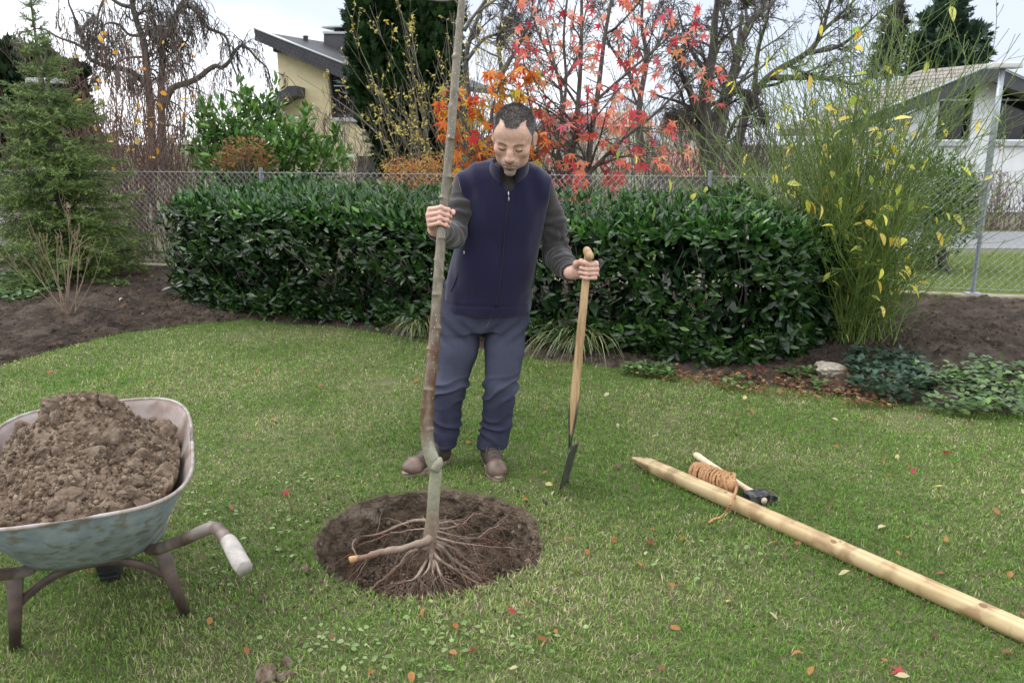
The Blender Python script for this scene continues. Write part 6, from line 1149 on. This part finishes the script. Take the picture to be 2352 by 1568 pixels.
# roof slab and shingled verge
A_ = p7(140, 245, Y0 - .5); B_ = p7(1060, 612, Y0 - .5); A2, B2 = p7(145, 335, Y0 - .5), p7(1060, 735, Y0 - .5)
roof = hob('roof', *slab([A_ + [0, .02, -.03], B_ + [0, .02, -.03], B_ + rec * 1.25, A_ + rec * 1.25], [0, 0, -.16]), M_slate, smooth=False)
hob('verge_board', *slab([A2 + [0, .03, 0], B2 + [0, .03, 0], B_ + [0, .03, 0], A_ + [0, .03, 0]], [0, .10, 0]), M_slate, roof, smooth=False)
dv_ = (B_ - A_); nS = 26
for row in range(3):
    for k in range(nS):
        u0 = (k + (.5 if row % 2 else 0)) / nS; u1 = u0 + .96 / nS
        if u1 > 1: continue
        f0_, f1_ = row / 3, (row + 1.15) / 3; P0 = A_ + dv_ * u0; P1 = A_ + dv_ * u1; Q0 = A2 + (B2 - A2) * u0; Q1 = A2 + (B2 - A2) * u1; o_ = np.array([0, -.02 + .006 * row - rng.uniform(0, .006), 0]); m_ = (Q0 + Q1) / 2
        quad = [P0 + (Q0 - P0) * f0_, P1 + (Q1 - P1) * f0_, P1 + (Q1 - P1) * f1_ * .96, (P0 + P1) / 2 + ((Q0 + Q1) / 2 - (P0 + P1) / 2) * f1_, P0 + (Q0 - P0) * f1_ * .96]; hob('shingle', *slab(np.array(quad) + o_, [0, .018, 0]), M_slate, roof, smooth=False)
hob('edge_strip', *batch_tube(np.stack([A_ + [0, -.03, .03], B_ + [0, -.03, .03]]), np.array([.035, .035]), 6), M_zinc, roof)
hob('eave_block', *box(p7(285, 0)[0], p7(350, 0)[0], Y0 - .2, Y0 + .1, p7(0, 440)[2], p7(0, 400)[2]), M_frame, smooth=False)
yc = Y0 + 1.6; ch = hob('chimney', *slab([p7(720, 480, yc), p7(955, 560, yc), p7(950, 280, yc), p7(722, 275, yc)], [.35, .75, 0]), M_slate, roof, smooth=False)
hob('chimney_crown', *slab([p7(712, 282, yc - .05), p7(960, 285, yc - .05), p7(960, 266, yc - .05), p7(712, 264, yc - .05)], [.35, .85, 0]), M_sill, roof, smooth=False)
for x0 in (810, 895): hob('chimney_pier', *slab([p7(x0, 268, yc + .1), p7(x0 + 45, 268, yc + .1), p7(x0 + 45, 232, yc + .1), p7(x0, 232, yc + .1)], [.1, .3, 0]), M_slate, roof, smooth=False)
th_ = np.linspace(0, 1, 12); tp_ = np.stack([p7(700 + 320 * t, 222 - 6 * math.sin(t * 3.1) if t < .8 else 222 - 24 * (t - .8) / .2 + 60 * max(0, t - .93), yc - .1) for t in th_]); V = np.concatenate([tp_, tp_ + [.3, .9, 0], tp_ - [0, 0, .04], tp_ + [.3, .9, -.04]]); i_ = np.arange(11)
hob('chimney_cap', V, [np.concatenate([np.stack([i_, i_ + 1, i_ + 13, i_ + 12], 1), np.stack([i_ + 24, i_ + 36, i_ + 37, i_ + 25], 1), np.stack([i_, i_ + 24, i_ + 25, i_ + 1], 1)])], M_zinc, roof, smooth=False)
v0 = p7(575, 400, Y0 + 1.0); hob('vent_pipe', *lathe([(.10, -.15), (.07, .15), (.07, .75), (.085, .78), (.0, .80)], 12)[:1], lathe([(.10, -.15), (.07, .15), (.07, .75), (.085, .78), (.0, .80)], 12)[1], M_slate, roof) if False else hob('vent_pipe', np.asarray(lathe([(.10, -.15), (.07, .1), (.07, .28), (.09, .31), (.01, .33)], 12)[0]) + v0, lathe([(.10, -.15), (.07, .1), (.07, .28), (.09, .31), (.01, .33)], 12)[1], M_slate, roof)
hob('porch_roof', *slab([p7(150, 900, Y0 - .9), p7(425, 720, Y0 - .9), p7(495, 718, Y0 - .9), p7(495, 800, Y0 - .9), p7(430, 812, Y0 - .9), p7(250, 930, Y0 - .9)], [0, .9, 0]), M_slate, smooth=False)
hob('wall_lamp', *bevbox(p7(583, 0)[0], p7(600, 0)[0], Y0 - .12, Y0 - .0, p7(0, 886)[2], p7(0, 862)[2], .02), M_white)
# --- white house
Y1 = 19.0; p1 = lambda x, y, yy=Y1: at(*c1(x, y), yy)
wh = thing('white_house', 'white gabled house with dark windows and light tiled roof', 'house', (p1(2100, 0)[0], Y1, 0)); W0 = np.array(wh.location); wob_ = lambda name, V, F, m, parent=None, **k: ob(name, np.asarray(V) - W0, F, m, parent or wh, **k)
pk = p1(2095, 600); lf = p1(980, 1120); rt = p1(3000, 1010); zl = lambda x: pk[2] + (lf[2] - pk[2]) * (pk[0] - x) / (pk[0] - lf[0]) if x < pk[0] else pk[2] + (rt[2] - pk[2]) * (x - pk[0]) / (rt[0] - pk[0])
X_ = lambda cx: p1(cx, 1000)[0]; Zs = p1(1800, 1095)[2]; wins = [(1660, 1930), (2130, 2420)]
cols_ = [(lf[0], X_(1660)), (X_(1930), X_(2130)), (X_(2420), rt[0])]
for a_, b_ in cols_:
    q = [[a_, Y1, -.2], [b_, Y1, -.2], [b_, Y1, zl(b_)]] + ([[pk[0], Y1, pk[2]]] if a_ < pk[0] < b_ else []) + [[a_, Y1, zl(a_)]]; wob_('wall', *slab(q, [0, .3, 0]), M_white, smooth=False)
for c0_, c1_ in wins:
    a_, b_ = X_(c0_), X_(c1_); wob_('wall', *box(a_, b_, Y1, Y1 + .3, -.2, Zs - .02), M_white, smooth=False); w_ = wob_('window', *slab([[a_, Y1 + .16, Zs], [b_, Y1 + .16, Zs], [b_, Y1 + .16, zl(b_) - .02], [a_, Y1 + .16, zl(a_) - .02]], [0, .04, 0]), M_glass, smooth=False)
    for u0, u1 in ((a_, a_ + .07), (b_ - .07, b_)): wob_('frame', *slab([[u0, Y1 + .07, Zs], [u1, Y1 + .07, Zs], [u1, Y1 + .07, zl(u1) - .05], [u0, Y1 + .07, zl(u0) - .05]], [0, .085, 0]), M_frame, w_, smooth=False)
    zt_ = p1(1800, 790)[2]; wob_('frame', *box(a_ + .07, b_ - .07, Y1 + .08, Y1 + .15, zt_, zt_ + .04), M_zinc, w_, smooth=False); wob_('frame', *box(a_ + .07, b_ - .07, Y1 + .075, Y1 + .15, Zs, Zs + .07), M_frame, w_, smooth=False)
    wob_('sill', *box(a_ - .08, b_ - .02, Y1 - .12, Y1 + .1, Zs - .14, Zs - .03), M_sill, smooth=False)
M_tile = pmat('pale_roof_tile', (.22, .20, .18), (.30, .27, .245), 3, .85, .3, 30)
rp, rl, rr2 = p1(2095, 508, Y1 - .5), p1(860, 1020, Y1 - .5), p1(2900, 870, Y1 - .5); rec2 = np.array([-.42, 1.0, 0]) * 1.7
M_fascia = pmat('grey_fascia', (.05, .052, .06), (.07, .072, .08), 3, .7)
rf = wob_('roof', *slab([rl, rp, rp + rec2, rl + rec2], [0, 0, -.12]), M_tile, smooth=False); wob_('roof_slope', *slab([rp, rr2, rr2 + rec2, rp + rec2], [0, 0, -.12]), M_tile, rf, smooth=False)
for k in range(14):
    t0 = k / 14; a_ = rl + (rp - rl) * t0; wob_('tile_course', *slab([a_ + [0, .02, .02], a_ + (rp - rl) / 14 * 1.0 + [0, .02, .05 - .05], a_ + (rp - rl) / 14 + rec2 + [0, 0, 0.0], a_ + rec2 + [0, 0, .02]], [0, 0, .035]), M_tile, rf, smooth=False)
for a_, b_ in ((rl, rp), (rp, rr2)): wob_('fascia', *slab([a_ + [0, -.03, -.02], b_ + [0, -.03, -.02], b_ + [0, -.03, -.34 if b_ is rp else -.22], a_ + [0, -.03, -.34 if a_ is rp else -.22]], [0, .09, 0]), M_fascia, rf, smooth=False); wob_('edge_strip', *batch_tube(np.stack([a_ + [0, -.06, .02], b_ + [0, -.06, .02]]), np.array([.03, .03]), 6), M_zinc, rf)
# --- street lamps
def lamp(label, px0, py0, px1, py1, y, w):
    b = at(px1, py1, y); tpt = at(px0, py0, y); t = thing('street_lamp', label, 'street lamp', (tpt[0], y, 0), 'street lamps beyond the fence'); ob('pole', *lathe([(.055, 0), (.05, 2), (.04, tpt[2])], 12), M_galv, t); ob('lamp_head', *[q if k else q * np.array([1, 1, 1]) for k, q in enumerate(bevbox(-.20 * w, .26 * w, -.12, .12, tpt[2] - .02, tpt[2] + .07, .02))], pmat('lamp_head_grey', (.55, .56, .55), None, rough=.5), t)
lamp('slim street lamp with flat head in front of the white house', 2303, 155, 2262, 480, 13.5, 1.0); lamp('street lamp with white head half hidden by the spruce', 103, 190, 120, 400, 14.0, 1.3)
# --- far houses
M_redt = pmat('red_roof_tile', (.28, .12, .09), (.36, .17, .13), 4, .85, .3, 30); M_beige = pmat('beige_render', (.55, .50, .42), (.6, .55, .47), 4, .9)
def far_house(label, px0, px1, pye, pyr, pyb, y, roofm, wallm, dep=6, wins=()):
    a, b = at(px0, pye, y), at(px1, pye, y); r = at((px0 + px1) / 2, pyr, y + dep / 2); zb = at(px0, pyb, y)[2]; t = thing('far_house', label, 'house', (a[0], y, 0), 'houses far beyond the garden'); o0 = np.array(t.location); q = lambda name, VF, m, par=None: ob(name, VF[0] - o0, VF[1], m, par or t, smooth=False)
    q('wall', box(a[0] + .2, b[0] - .2, y, y + dep, min(zb, -.2), a[2]), wallm); V = np.array([[a[0] - .2, y - .4, a[2] - .05], [b[0] + .2, y - .4, a[2] - .05], [b[0] + .2, y + dep / 2, r[2]], [a[0] - .2, y + dep / 2, r[2]], [a[0] - .2, y + dep + .4, a[2] - .05], [b[0] + .2, y + dep + .4, a[2] - .05]]); q('roof', (V, [np.array([[0, 1, 2, 3], [3, 2, 5, 4]]), np.array([[0, 3, 4], [1, 5, 2]])]), roofm)
    for wx0, wx1, wy0, wy1 in wins: c, d = at(wx0, wy0, y - .03), at(wx1, wy1, y - .03); q('window', box(c[0], d[0], y - .03, y + .05, d[2], c[2]), M_glass)
far_house('far house with red roof and white windows seen between the bare trunks', 1560, 1640, 300, 262, 330, 60, M_redt, M_beige, 9, [(1582, 1592, 305, 322), (1600, 1610, 305, 322), (1618, 1628, 305, 322)])
far_house('low red-tiled roof of a building just beyond the fence', 1555, 1660, 402, 343, 440, 24, M_redt, M_beige, 5)
far_house('grey-roofed beige house behind the stems of the red-leaved tree', 1265, 1360, 300, 262, 420, 30, M_slate, M_beige, 6, [(1300, 1312, 320, 345)])
far_house('long red roof behind the crown of the red-leaved tree', 1330, 1500, 290, 258, 330, 55, M_redt, M_beige, 9)
wl2 = thing('white_wall_house', 'white house wall cut off behind the dark evergreen', 'house', tuple(at(-120, 400, 12.5) * [1, 1, 0])); ob('wall', *box(-.6, at(0, 330, 12.5)[0] - .3 - wl2.location[0], 0, .3, 0, at(0, 315, 12.5)[2]), M_white, wl2, smooth=False); ob('roof_edge', *box(-.6, at(4, 330, 12.5)[0] - .3 - wl2.location[0], -.2, .5, at(0, 315, 12.5)[2] + .002, at(0, 305, 12.5)[2]), M_slate, wl2, smooth=False)
# --- road, lawn and hedge seen past the fence on the right
M_road = pmat('asphalt', (.16, .165, .175), (.20, .205, .215), 30, .9, .3, 90); x0_, x1_ = 3.0, 14
ob('side_road', *box(x0_, 40, 12.2, 14.6, -.05, .012), M_road, kind='structure', smooth=False)
n = 26000; x = rng.uniform(3.6, 9, n); y = rng.uniform(8.2, 11.6, n); hd2 = rng.uniform(0, 6.28, n); ln = rng.uniform(.03, .06, n); sx, sy = np.cos(hd2) * .004, np.sin(hd2) * .004; V = np.stack([np.stack([x - sx, y - sy, 0 * x], 1), np.stack([x + sx, y + sy, 0 * x], 1), np.stack([x + rng.normal(0, .015, n), y + rng.normal(0, .015, n), ln], 1)], 1); k = y > fence_y(x) + .1; V = V[k]; ob('neighbour_grass', V.reshape(-1, 3), np.arange(len(V) * 3).reshape(-1, 3), M_grass, cols=np.repeat(shades(len(V), [(.17, .26, .05), (.22, .31, .07)], .2), 3, 0), smooth=False, kind='stuff', label='bright green lawn beyond the wire fence', category='grass')
bh = thing('bare_hedge', 'clipped bare brown hedge beside the road past the fence', 'hedge', (7.6, 13.9, 0)); g = np.random.default_rng(131); hb0 = np.array(bh.location)
n = 260; P = np.stack([shrub_stems([g.uniform(5.6, 12), 15.1 + g.normal(0, .12), 0], 1, .16, 1.25, .02, g, 6, .1, .1)[0] for _ in range(n)]); P[..., 2] = np.minimum(P[..., 2], 1.05 + g.uniform(-.05, .05, (n, 1))); P2, R2 = grow(P, np.full(P.shape[:2], .008), 5, .2, 50, .3, .6, 4, .1, .15, g); P2[..., 2] = np.minimum(P2[..., 2], 1.08); V, F, _ = merge([batch_tube(P, np.linspace(.010, .004, 6)[None].repeat(n, 0), 4, cap=False), batch_tube(P2, np.maximum(R2, .003), 3, cap=False)]); ob('twigs', V - hb0, F, M_brown, bh, kind='stuff')
n = 1700; pos, tg = on_limbs(P2, n, g); V, F, c = scatter(*LB, pos - hb0, frame(rdir(n, g), 0), g.uniform(.03, .06, n), shades(n, [(.16, .11, .08), (.10, .10, .06)], .3)); ob('foliage', V, F, M_autumn, bh, c, kind='stuff')

# ------------------------------------------------------------------ grass clump, ground cover, stone, fallen leaves
gc = gp(1335, 822); clump = thing('grass_clump', 'arching tuft of variegated ornamental grass at the foot of the hedge', 'grass clump', (gc[0], gc[1] + .12, .02)); g = np.random.default_rng(141); n = 420; az = g.uniform(0, 6.28, n); L_ = g.uniform(.28, .66, n); s = np.linspace(0, 1, 7); out = g.uniform(.45, 1.0, n); X = np.cos(az)[:, None] * (L_ * out)[:, None] * s; Yv = np.sin(az)[:, None] * (L_ * out)[:, None] * s * .8; Zv = L_[:, None] * (1.25 * s - (.55 + .75 * out[:, None]) * s ** 2); st_ = g.normal(0, .05, (n, 2)); mid = np.stack([X + st_[:, :1], Yv + st_[:, 1:], np.maximum(Zv, -.01)], -1); wd_ = np.stack([-np.sin(az), np.cos(az), 0 * az], 1)[:, None] * (.0055 * np.clip(1.1 - s, .1, 1))[None, :, None]
V = np.stack([mid - wd_, mid + wd_], 2).reshape(-1, 3); b_ = (np.arange(n) * 14)[:, None, None]; i_ = (np.arange(6) * 2)[None, :, None]; F = (b_ + i_ + np.array([0, 1, 3, 2])).reshape(-1, 4); ob('blades', V, F, leafmat('clump_blade', .4, .2), clump, np.repeat(shades(n, [(.06, .11, .03), (.17, .22, .08), (.40, .42, .20), (.36, .30, .18)], .2, [.4, .3, .2, .1]), 14, 0), kind='stuff')
for px, py, sz in ((960, 790, .7), (1235, 800, .8), (690, 745, .5)):
    o = clump.copy(); C.objects.link(o); p = gp(px, py); o.location = (p[0], p[1] + .25, .02); o.scale = (sz, sz, sz); o.rotation_euler = (0, 0, px); o['label'] = {960: 'small dark tuft of strap-leaved grass under the hedge beside the young tree', 1235: 'green grass tuft at the hedge foot right beside the man\'s leg', 690: 'little grass tuft where the hedge meets the lawn by the dug bed'}[px]; o['group'] = 'grass tufts along the hedge'
    c_ = clump.children[0].copy(); C.objects.link(c_); c_.parent = o
clump['group'] = 'grass tufts along the hedge'
def cover(name, label, region, n, tpl, s0, s1, cs, seed, lift=.05, mat=None, cat='ground cover'):
    g = np.random.default_rng(seed); pts = region(g, n * 3)[:n]; n = len(pts); z = bed_z(pts[:, 0], pts[:, 1]) + g.uniform(0, lift, n) ; pos = np.concatenate([pts, z[:, None]], 1); d = nrm(np.concatenate([g.normal(0, 1, (n, 2)), g.uniform(-.1, .5, (n, 1))], 1)); V, F, c = scatter(*tpl, pos, frame(d, g.normal(0, .3, n)), g.uniform(s0, s1, n), shades(n, cs, .3)); ob(name, V, F, mat or M_leafy, None, c, kind='stuff', label=label, category=cat)
def reg_px(poly, nzs=2.2, th=-.05, seed=0):
    poly = np.array([gp(px, py, .04)[:2] for px, py in poly])
    def f(g, n):
        lo, hi = poly.min(0), poly.max(0); p = g.uniform(lo, hi, (n * 4, 2)); ins = np.zeros(len(p), bool); j = len(poly) - 1
        for i in range(len(poly)):
            a, b = poly[i], poly[j]; c = ((a[1] > p[:, 1]) != (b[1] > p[:, 1])) & (p[:, 0] < (b[0] - a[0]) * (p[:, 1] - a[1]) / (b[1] - a[1] + 1e-12) + a[0]); ins ^= c; j = i
        p = p[ins]; return p[fbm(p2(p[:, 0] * nzs, p[:, 1] * nzs), 3, seed) > th]
    return f
L3 = leaf_tpl(.75, .15, .12, 5); IV = (np.array([(0, 0, 0), (-.45, .12, .02), (-.30, .45, .03), (-.12, .5, .05), (0, 1, -.05), (.12, .5, .05), (.30, .45, .03), (.45, .12, .02)]), [np.array([[0, 2, 1], [0, 3, 2], [0, 7, 6], [0, 6, 5]]), np.array([[0, 5, 4, 3]])])
cover('strawberry_leaves', 'low green strawberry leaves spreading along the bed edge', reg_px([(2352, 860), (2352, 950), (2200, 950), (2080, 925), (2100, 860), (2230, 850), (2600, 880), (2600, 990)], 3, -.12, 5), 1500, L3, .03, .055, [(.09, .17, .045), (.13, .23, .06), (.06, .12, .04)], 151, .09)
cover('ivy', 'dark blue-green ivy trailing over the bed in front of the rods', reg_px([(1930, 850), (1980, 820), (2120, 840), (2150, 905), (2070, 930), (1960, 900)], 3, -.10, 6), 700, IV, .04, .07, [(.028, .065, .04), (.045, .09, .055), (.035, .075, .04)], 152, .10)
cover('hedge_foot_plants', 'small pale green weeds at the foot of the hedge', reg_px([(1440, 840), (1700, 850), (1900, 860), (1900, 895), (1680, 890), (1420, 850)], 4, .02, 8), 420, L3, .025, .05, [(.08, .15, .05), (.12, .2, .06)], 153, .05)
cover('bed_edge_plants', 'green leafy ground cover under the spruce at the back of the bed', reg_px([(0, 650), (150, 650), (150, 690), (90, 705), (0, 715)], 4, -.15, 9), 520, L3, .05, .09, [(.07, .14, .045), (.11, .2, .06)], 154, .06)
cover('leaf_litter', 'brown and rust leaf litter under the hedge and the green rods', reg_px([(1420, 850), (1700, 850), (1980, 845), (2100, 870), (2050, 935), (1800, 905), (1600, 880)], 3, -.22, 10), 850, LB, .02, .045, [(.20, .085, .045), (.26, .13, .06), (.14, .07, .045), (.32, .23, .10)], 155, .015, M_autumn, 'leaf litter')
stn = rock_mesh('stone', 5, .55, 4, .55); stn.materials.append(pmat('pale_limestone', (.30, .27, .21), (.46, .42, .34), 2, .9, .6, 6, c3=(.22, .13, .07), c3s=1.2, bdist=.08)); p = gp(1915, 862, .05); o = link('garden_stone', stn, None, label='pale weathered stone lying at the edge of the bed', category='stone'); o.location = (p[0], p[1] + .05, .07); o.scale = (.125, .085, .10); o.rotation_euler = (.2, .1, .3)
wm = thing('white_marker', 'x', 'x'); bpy.data.objects.remove(wm)
# fallen leaves on the lawn and bed: one object each
g = np.random.default_rng(161); KIN = [('orange-brown', [(.42, .17, .055), (.50, .24, .08)], LB, .022, .042), ('dark red', [(.34, .035, .05), (.42, .05, .06)], ST, .035, .06), ('pale yellow', [(.60, .52, .22), (.62, .56, .32)], LB, .025, .045), ('rust-coloured', [(.30, .11, .05)], LB, .018, .035)]
for kn, cs, tpl, s0, s1 in KIN:
    mes = []
    for k in range(4):
        T_, F_ = tpl; T2 = np.array(T_) * [1, 1, rng.uniform(.5, 2.8)] + np.stack([0 * T_[:, 0], 0 * T_[:, 0], rng.uniform(.2, .6) * T_[:, 0] ** 2], 1); m = mesh_np('fallen_leaf', T2, F_, cols=np.array(cs[k % len(cs)]) * rng.uniform(.85, 1.15)); m.materials.append(M_autumn); mes.append(m)
    def put(px, py, where, gk):
        p = gp(px, py); 
        if np.hypot(p[0] - HC[0], p[1] - HC[1]) < HR + .03: return
        lawn = p[1] < bed_edge(p[0]); z = (lawn_z(p[0], p[1]) + .022) if lawn else bed_z(p[0], p[1]) + .03
        o = link('fallen_leaf', mes[g.integers(4)], None, label=f"{kn} fallen leaf {near_what(p[0], p[1])}", category='leaf', group=f"{kn} leaves {near_what(p[0], p[1])}"); s = g.uniform(s0, s1); o.location = (p[0], p[1], z); o.scale = (s, s, s); o.rotation_euler = (g.normal(0, .35), g.normal(0, .35), g.uniform(0, 6.28))
    nn = {'orange-brown': 95, 'dark red': 16, 'pale yellow': 26, 'rust-coloured': 45}[kn]
    for _ in range(nn):
        px = g.uniform(1250, 2350) if g.uniform() < .62 else g.uniform(0, 1250); py = 850 + (1568 - 850) * g.uniform() ** 1.9
        if px < 1250: py = max(py, 780); 
        put(px, py, 0, 0)
    for _ in range(nn // 5): put(g.uniform(0, 420), g.uniform(640, 760), 0, 0)
for k, (px, py) in enumerate([(425, 807), (940, 982), (440, 745), (620, 745), (250, 655), (2300, 770)]): put(px, py, 0, 0)
# lawn weeds: flat pale rosettes near the hole and the barrow
g = np.random.default_rng(171); cen = np.array([gp(px, py)[:2] for px, py in [(700, 1110), (760, 1500), (720, 1480), (820, 1480), (660, 1210), (1000, 1425), (700, 1275), (500, 1320), (1050, 1460), (900, 1550), (950, 1560), (480, 1180), (460, 1120), (1200, 1480), (720, 1180), (860, 1180), (1320, 1450), (1560, 1300), (1700, 1270)]]); ci = g.integers(0, len(cen), 280); xy = cen[ci] + g.normal(0, 1, (280, 2)) * np.array([.085, .06]); ok = np.hypot(xy[:, 0] - HC[0], xy[:, 1] - HC[1]) > HR + .02; xy = xy[ok]; n = len(xy); pos = np.concatenate([xy, (lawn_z(xy[:, 0], xy[:, 1]) + g.uniform(.014, .024, n))[:, None]], 1)
V, F, c = scatter(*L3, pos, frame(nrm(np.concatenate([g.normal(0, 1, (n, 2)), g.uniform(-.1, .25, (n, 1))], 1)), g.normal(0, .2, n)), g.uniform(.012, .027, n), shades(n, [(.19, .29, .09), (.25, .34, .13), (.15, .25, .07)], .2)); ob('lawn_weeds', V, F, M_leafy, None, c, kind='stuff', label='pale flat weed rosettes in the lawn around the hole', category='weeds')
for k, (lab, px, y, n, h, ft) in enumerate((('bare grey thicket behind the leaning bare tree', 1790, 21, 120, 3.0, 1.9), ('bare brushwood between the white house and the old forked tree', 1650, 25, 110, 2.6, 1.8), ('bare brushwood behind the orange-leaved tree', 1130, 17, 90, 2.6, 1.4), ('bare thicket behind the weeping tree and the spruce', 180, 20, 130, 2.8, 2.2), ('thin bare brushwood beside the yellow house', 480, 21, 110, 2.4, 1.8))):
    twig_shrub('bare_thicket', lab, [*at(px, 400, y)[:2], 0], n, .36, h, M_bark if k != 3 else M_brown, tw, 190 + k, .014, ft, None, .2, .5, rm=.0065)
# crumbs of soil over the beds
import bmesh as _bm
b_ = _bm.new(); _bm.ops.create_icosphere(b_, subdivisions=1, radius=1); RT = np.array([v.co[:] for v in b_.verts]); RF = np.array([[v.index for v in f.verts] for f in b_.faces]); b_.free(); RT = RT * (1 + .5 * fbm(RT * 1.7, 2, 3))[:, None]
g = np.random.default_rng(181); n = 4300; x = g.uniform(-6.5, 5.5, n); e = bed_edge(x); y = e + (fence_y(x) - .1 - e) * g.uniform(.01, 1, n) ** 1.2; s = g.choice([.006, .009, .013, .02], n, p=[.4, .35, .2, .05])
V, F, c = scatter(RT, RF, np.stack([x, y, bed_z(x, y) + .004], 1), frame(rdir(n, g), 0), s, shades(n, [(.055, .038, .026), (.085, .06, .043), (.11, .084, .062)], .25)); ob('bed_crumbs', V, F, pmat('crumb_soil', (.8, .8, .8), (1.2, 1.2, 1.2), 60, .95, attr=True, spec=.2), None, c, smooth=False, kind='stuff', label='loose crumbs of dark soil covering the dug beds', category='soil')
th = g.uniform(0, 6.28, 1500); r = .40 * np.sqrt(g.uniform(0, 1, 1500)); V, F, c = scatter(RT, RF, np.stack([HC[0] + r * np.cos(th), HC[1] + r * np.sin(th), -.305 + .02 * g.uniform(size=1500)], 1), frame(rdir(1500, g), 0), g.uniform(.003, .011, 1500), shades(1500, [(.09, .064, .045), (.15, .11, .08), (.19, .145, .11)], .25)); ob('loose_soil', V, F, bpy.data.materials['crumb_soil'], bpy.data.objects['planting_hole'], c, smooth=False, kind='stuff')
k = okc[g.integers(0, len(okc), 2600)]; V, F, c = scatter(RT, RF, np.stack([xf[k], yf[k], hzf[k] + .001], 1), frame(rdir(2600, g), 0), g.uniform(.003, .010, 2600), shades(2600, [(.10, .07, .05), (.16, .115, .082), (.20, .15, .11)], .25)); ob('crumbs', V, F, bpy.data.materials['crumb_soil'], heap, c, smooth=False, kind='stuff')
g = np.random.default_rng(183); n = 220; th = g.uniform(0, 6.28, n); zz = g.uniform(-.24, -.02, n); r = rim(th) * np.interp(-zz, [0, .055, .13, .215, .27], [1, .985, .95, .90, .84]) - .004; Pw = np.stack([HC[0] + r * np.cos(th), HC[1] + r * np.sin(th), zz], 1)
V, F, c = scatter(RT, RF, Pw, frame(rdir(n, g), 0), g.uniform(.004, .014, n), shades(n, [(.06, .043, .03), (.10, .075, .054), (.14, .108, .082)], .25)); ob('wall_crumbs', V, F, bpy.data.materials['crumb_soil'], bpy.data.objects['planting_hole'], c, smooth=False, kind='stuff')
n = 520; th = g.uniform(0, 6.28, n); d_ = np.abs(g.normal(0, .09, n)); r = rim(th) + d_; X_s = np.stack([HC[0] + r * np.cos(th), HC[1] + r * np.sin(th)], 1); X_s[:200] = gp(600, 1330)[:2] + g.normal(0, 1, (200, 2)) * [.28, .22]; dd = np.hypot(X_s[:, 0] - HC[0], X_s[:, 1] - HC[1]) > HR * 1.03; X_s = X_s[dd]; n = len(X_s); s_ = g.uniform(.002, .008, n)
V, F, c = scatter(RT, RF, np.concatenate([X_s, (lawn_z(X_s[:, 0], X_s[:, 1]) + .006)[:, None]], 1), frame(rdir(n, g), 0), s_, shades(n, [(.07, .05, .035), (.12, .088, .064)], .25)); ob('spilled_soil', V, F, bpy.data.materials['crumb_soil'], None, c, smooth=False, kind='stuff', label='fine soil spilled on the grass round the hole and barrow', category='soil')
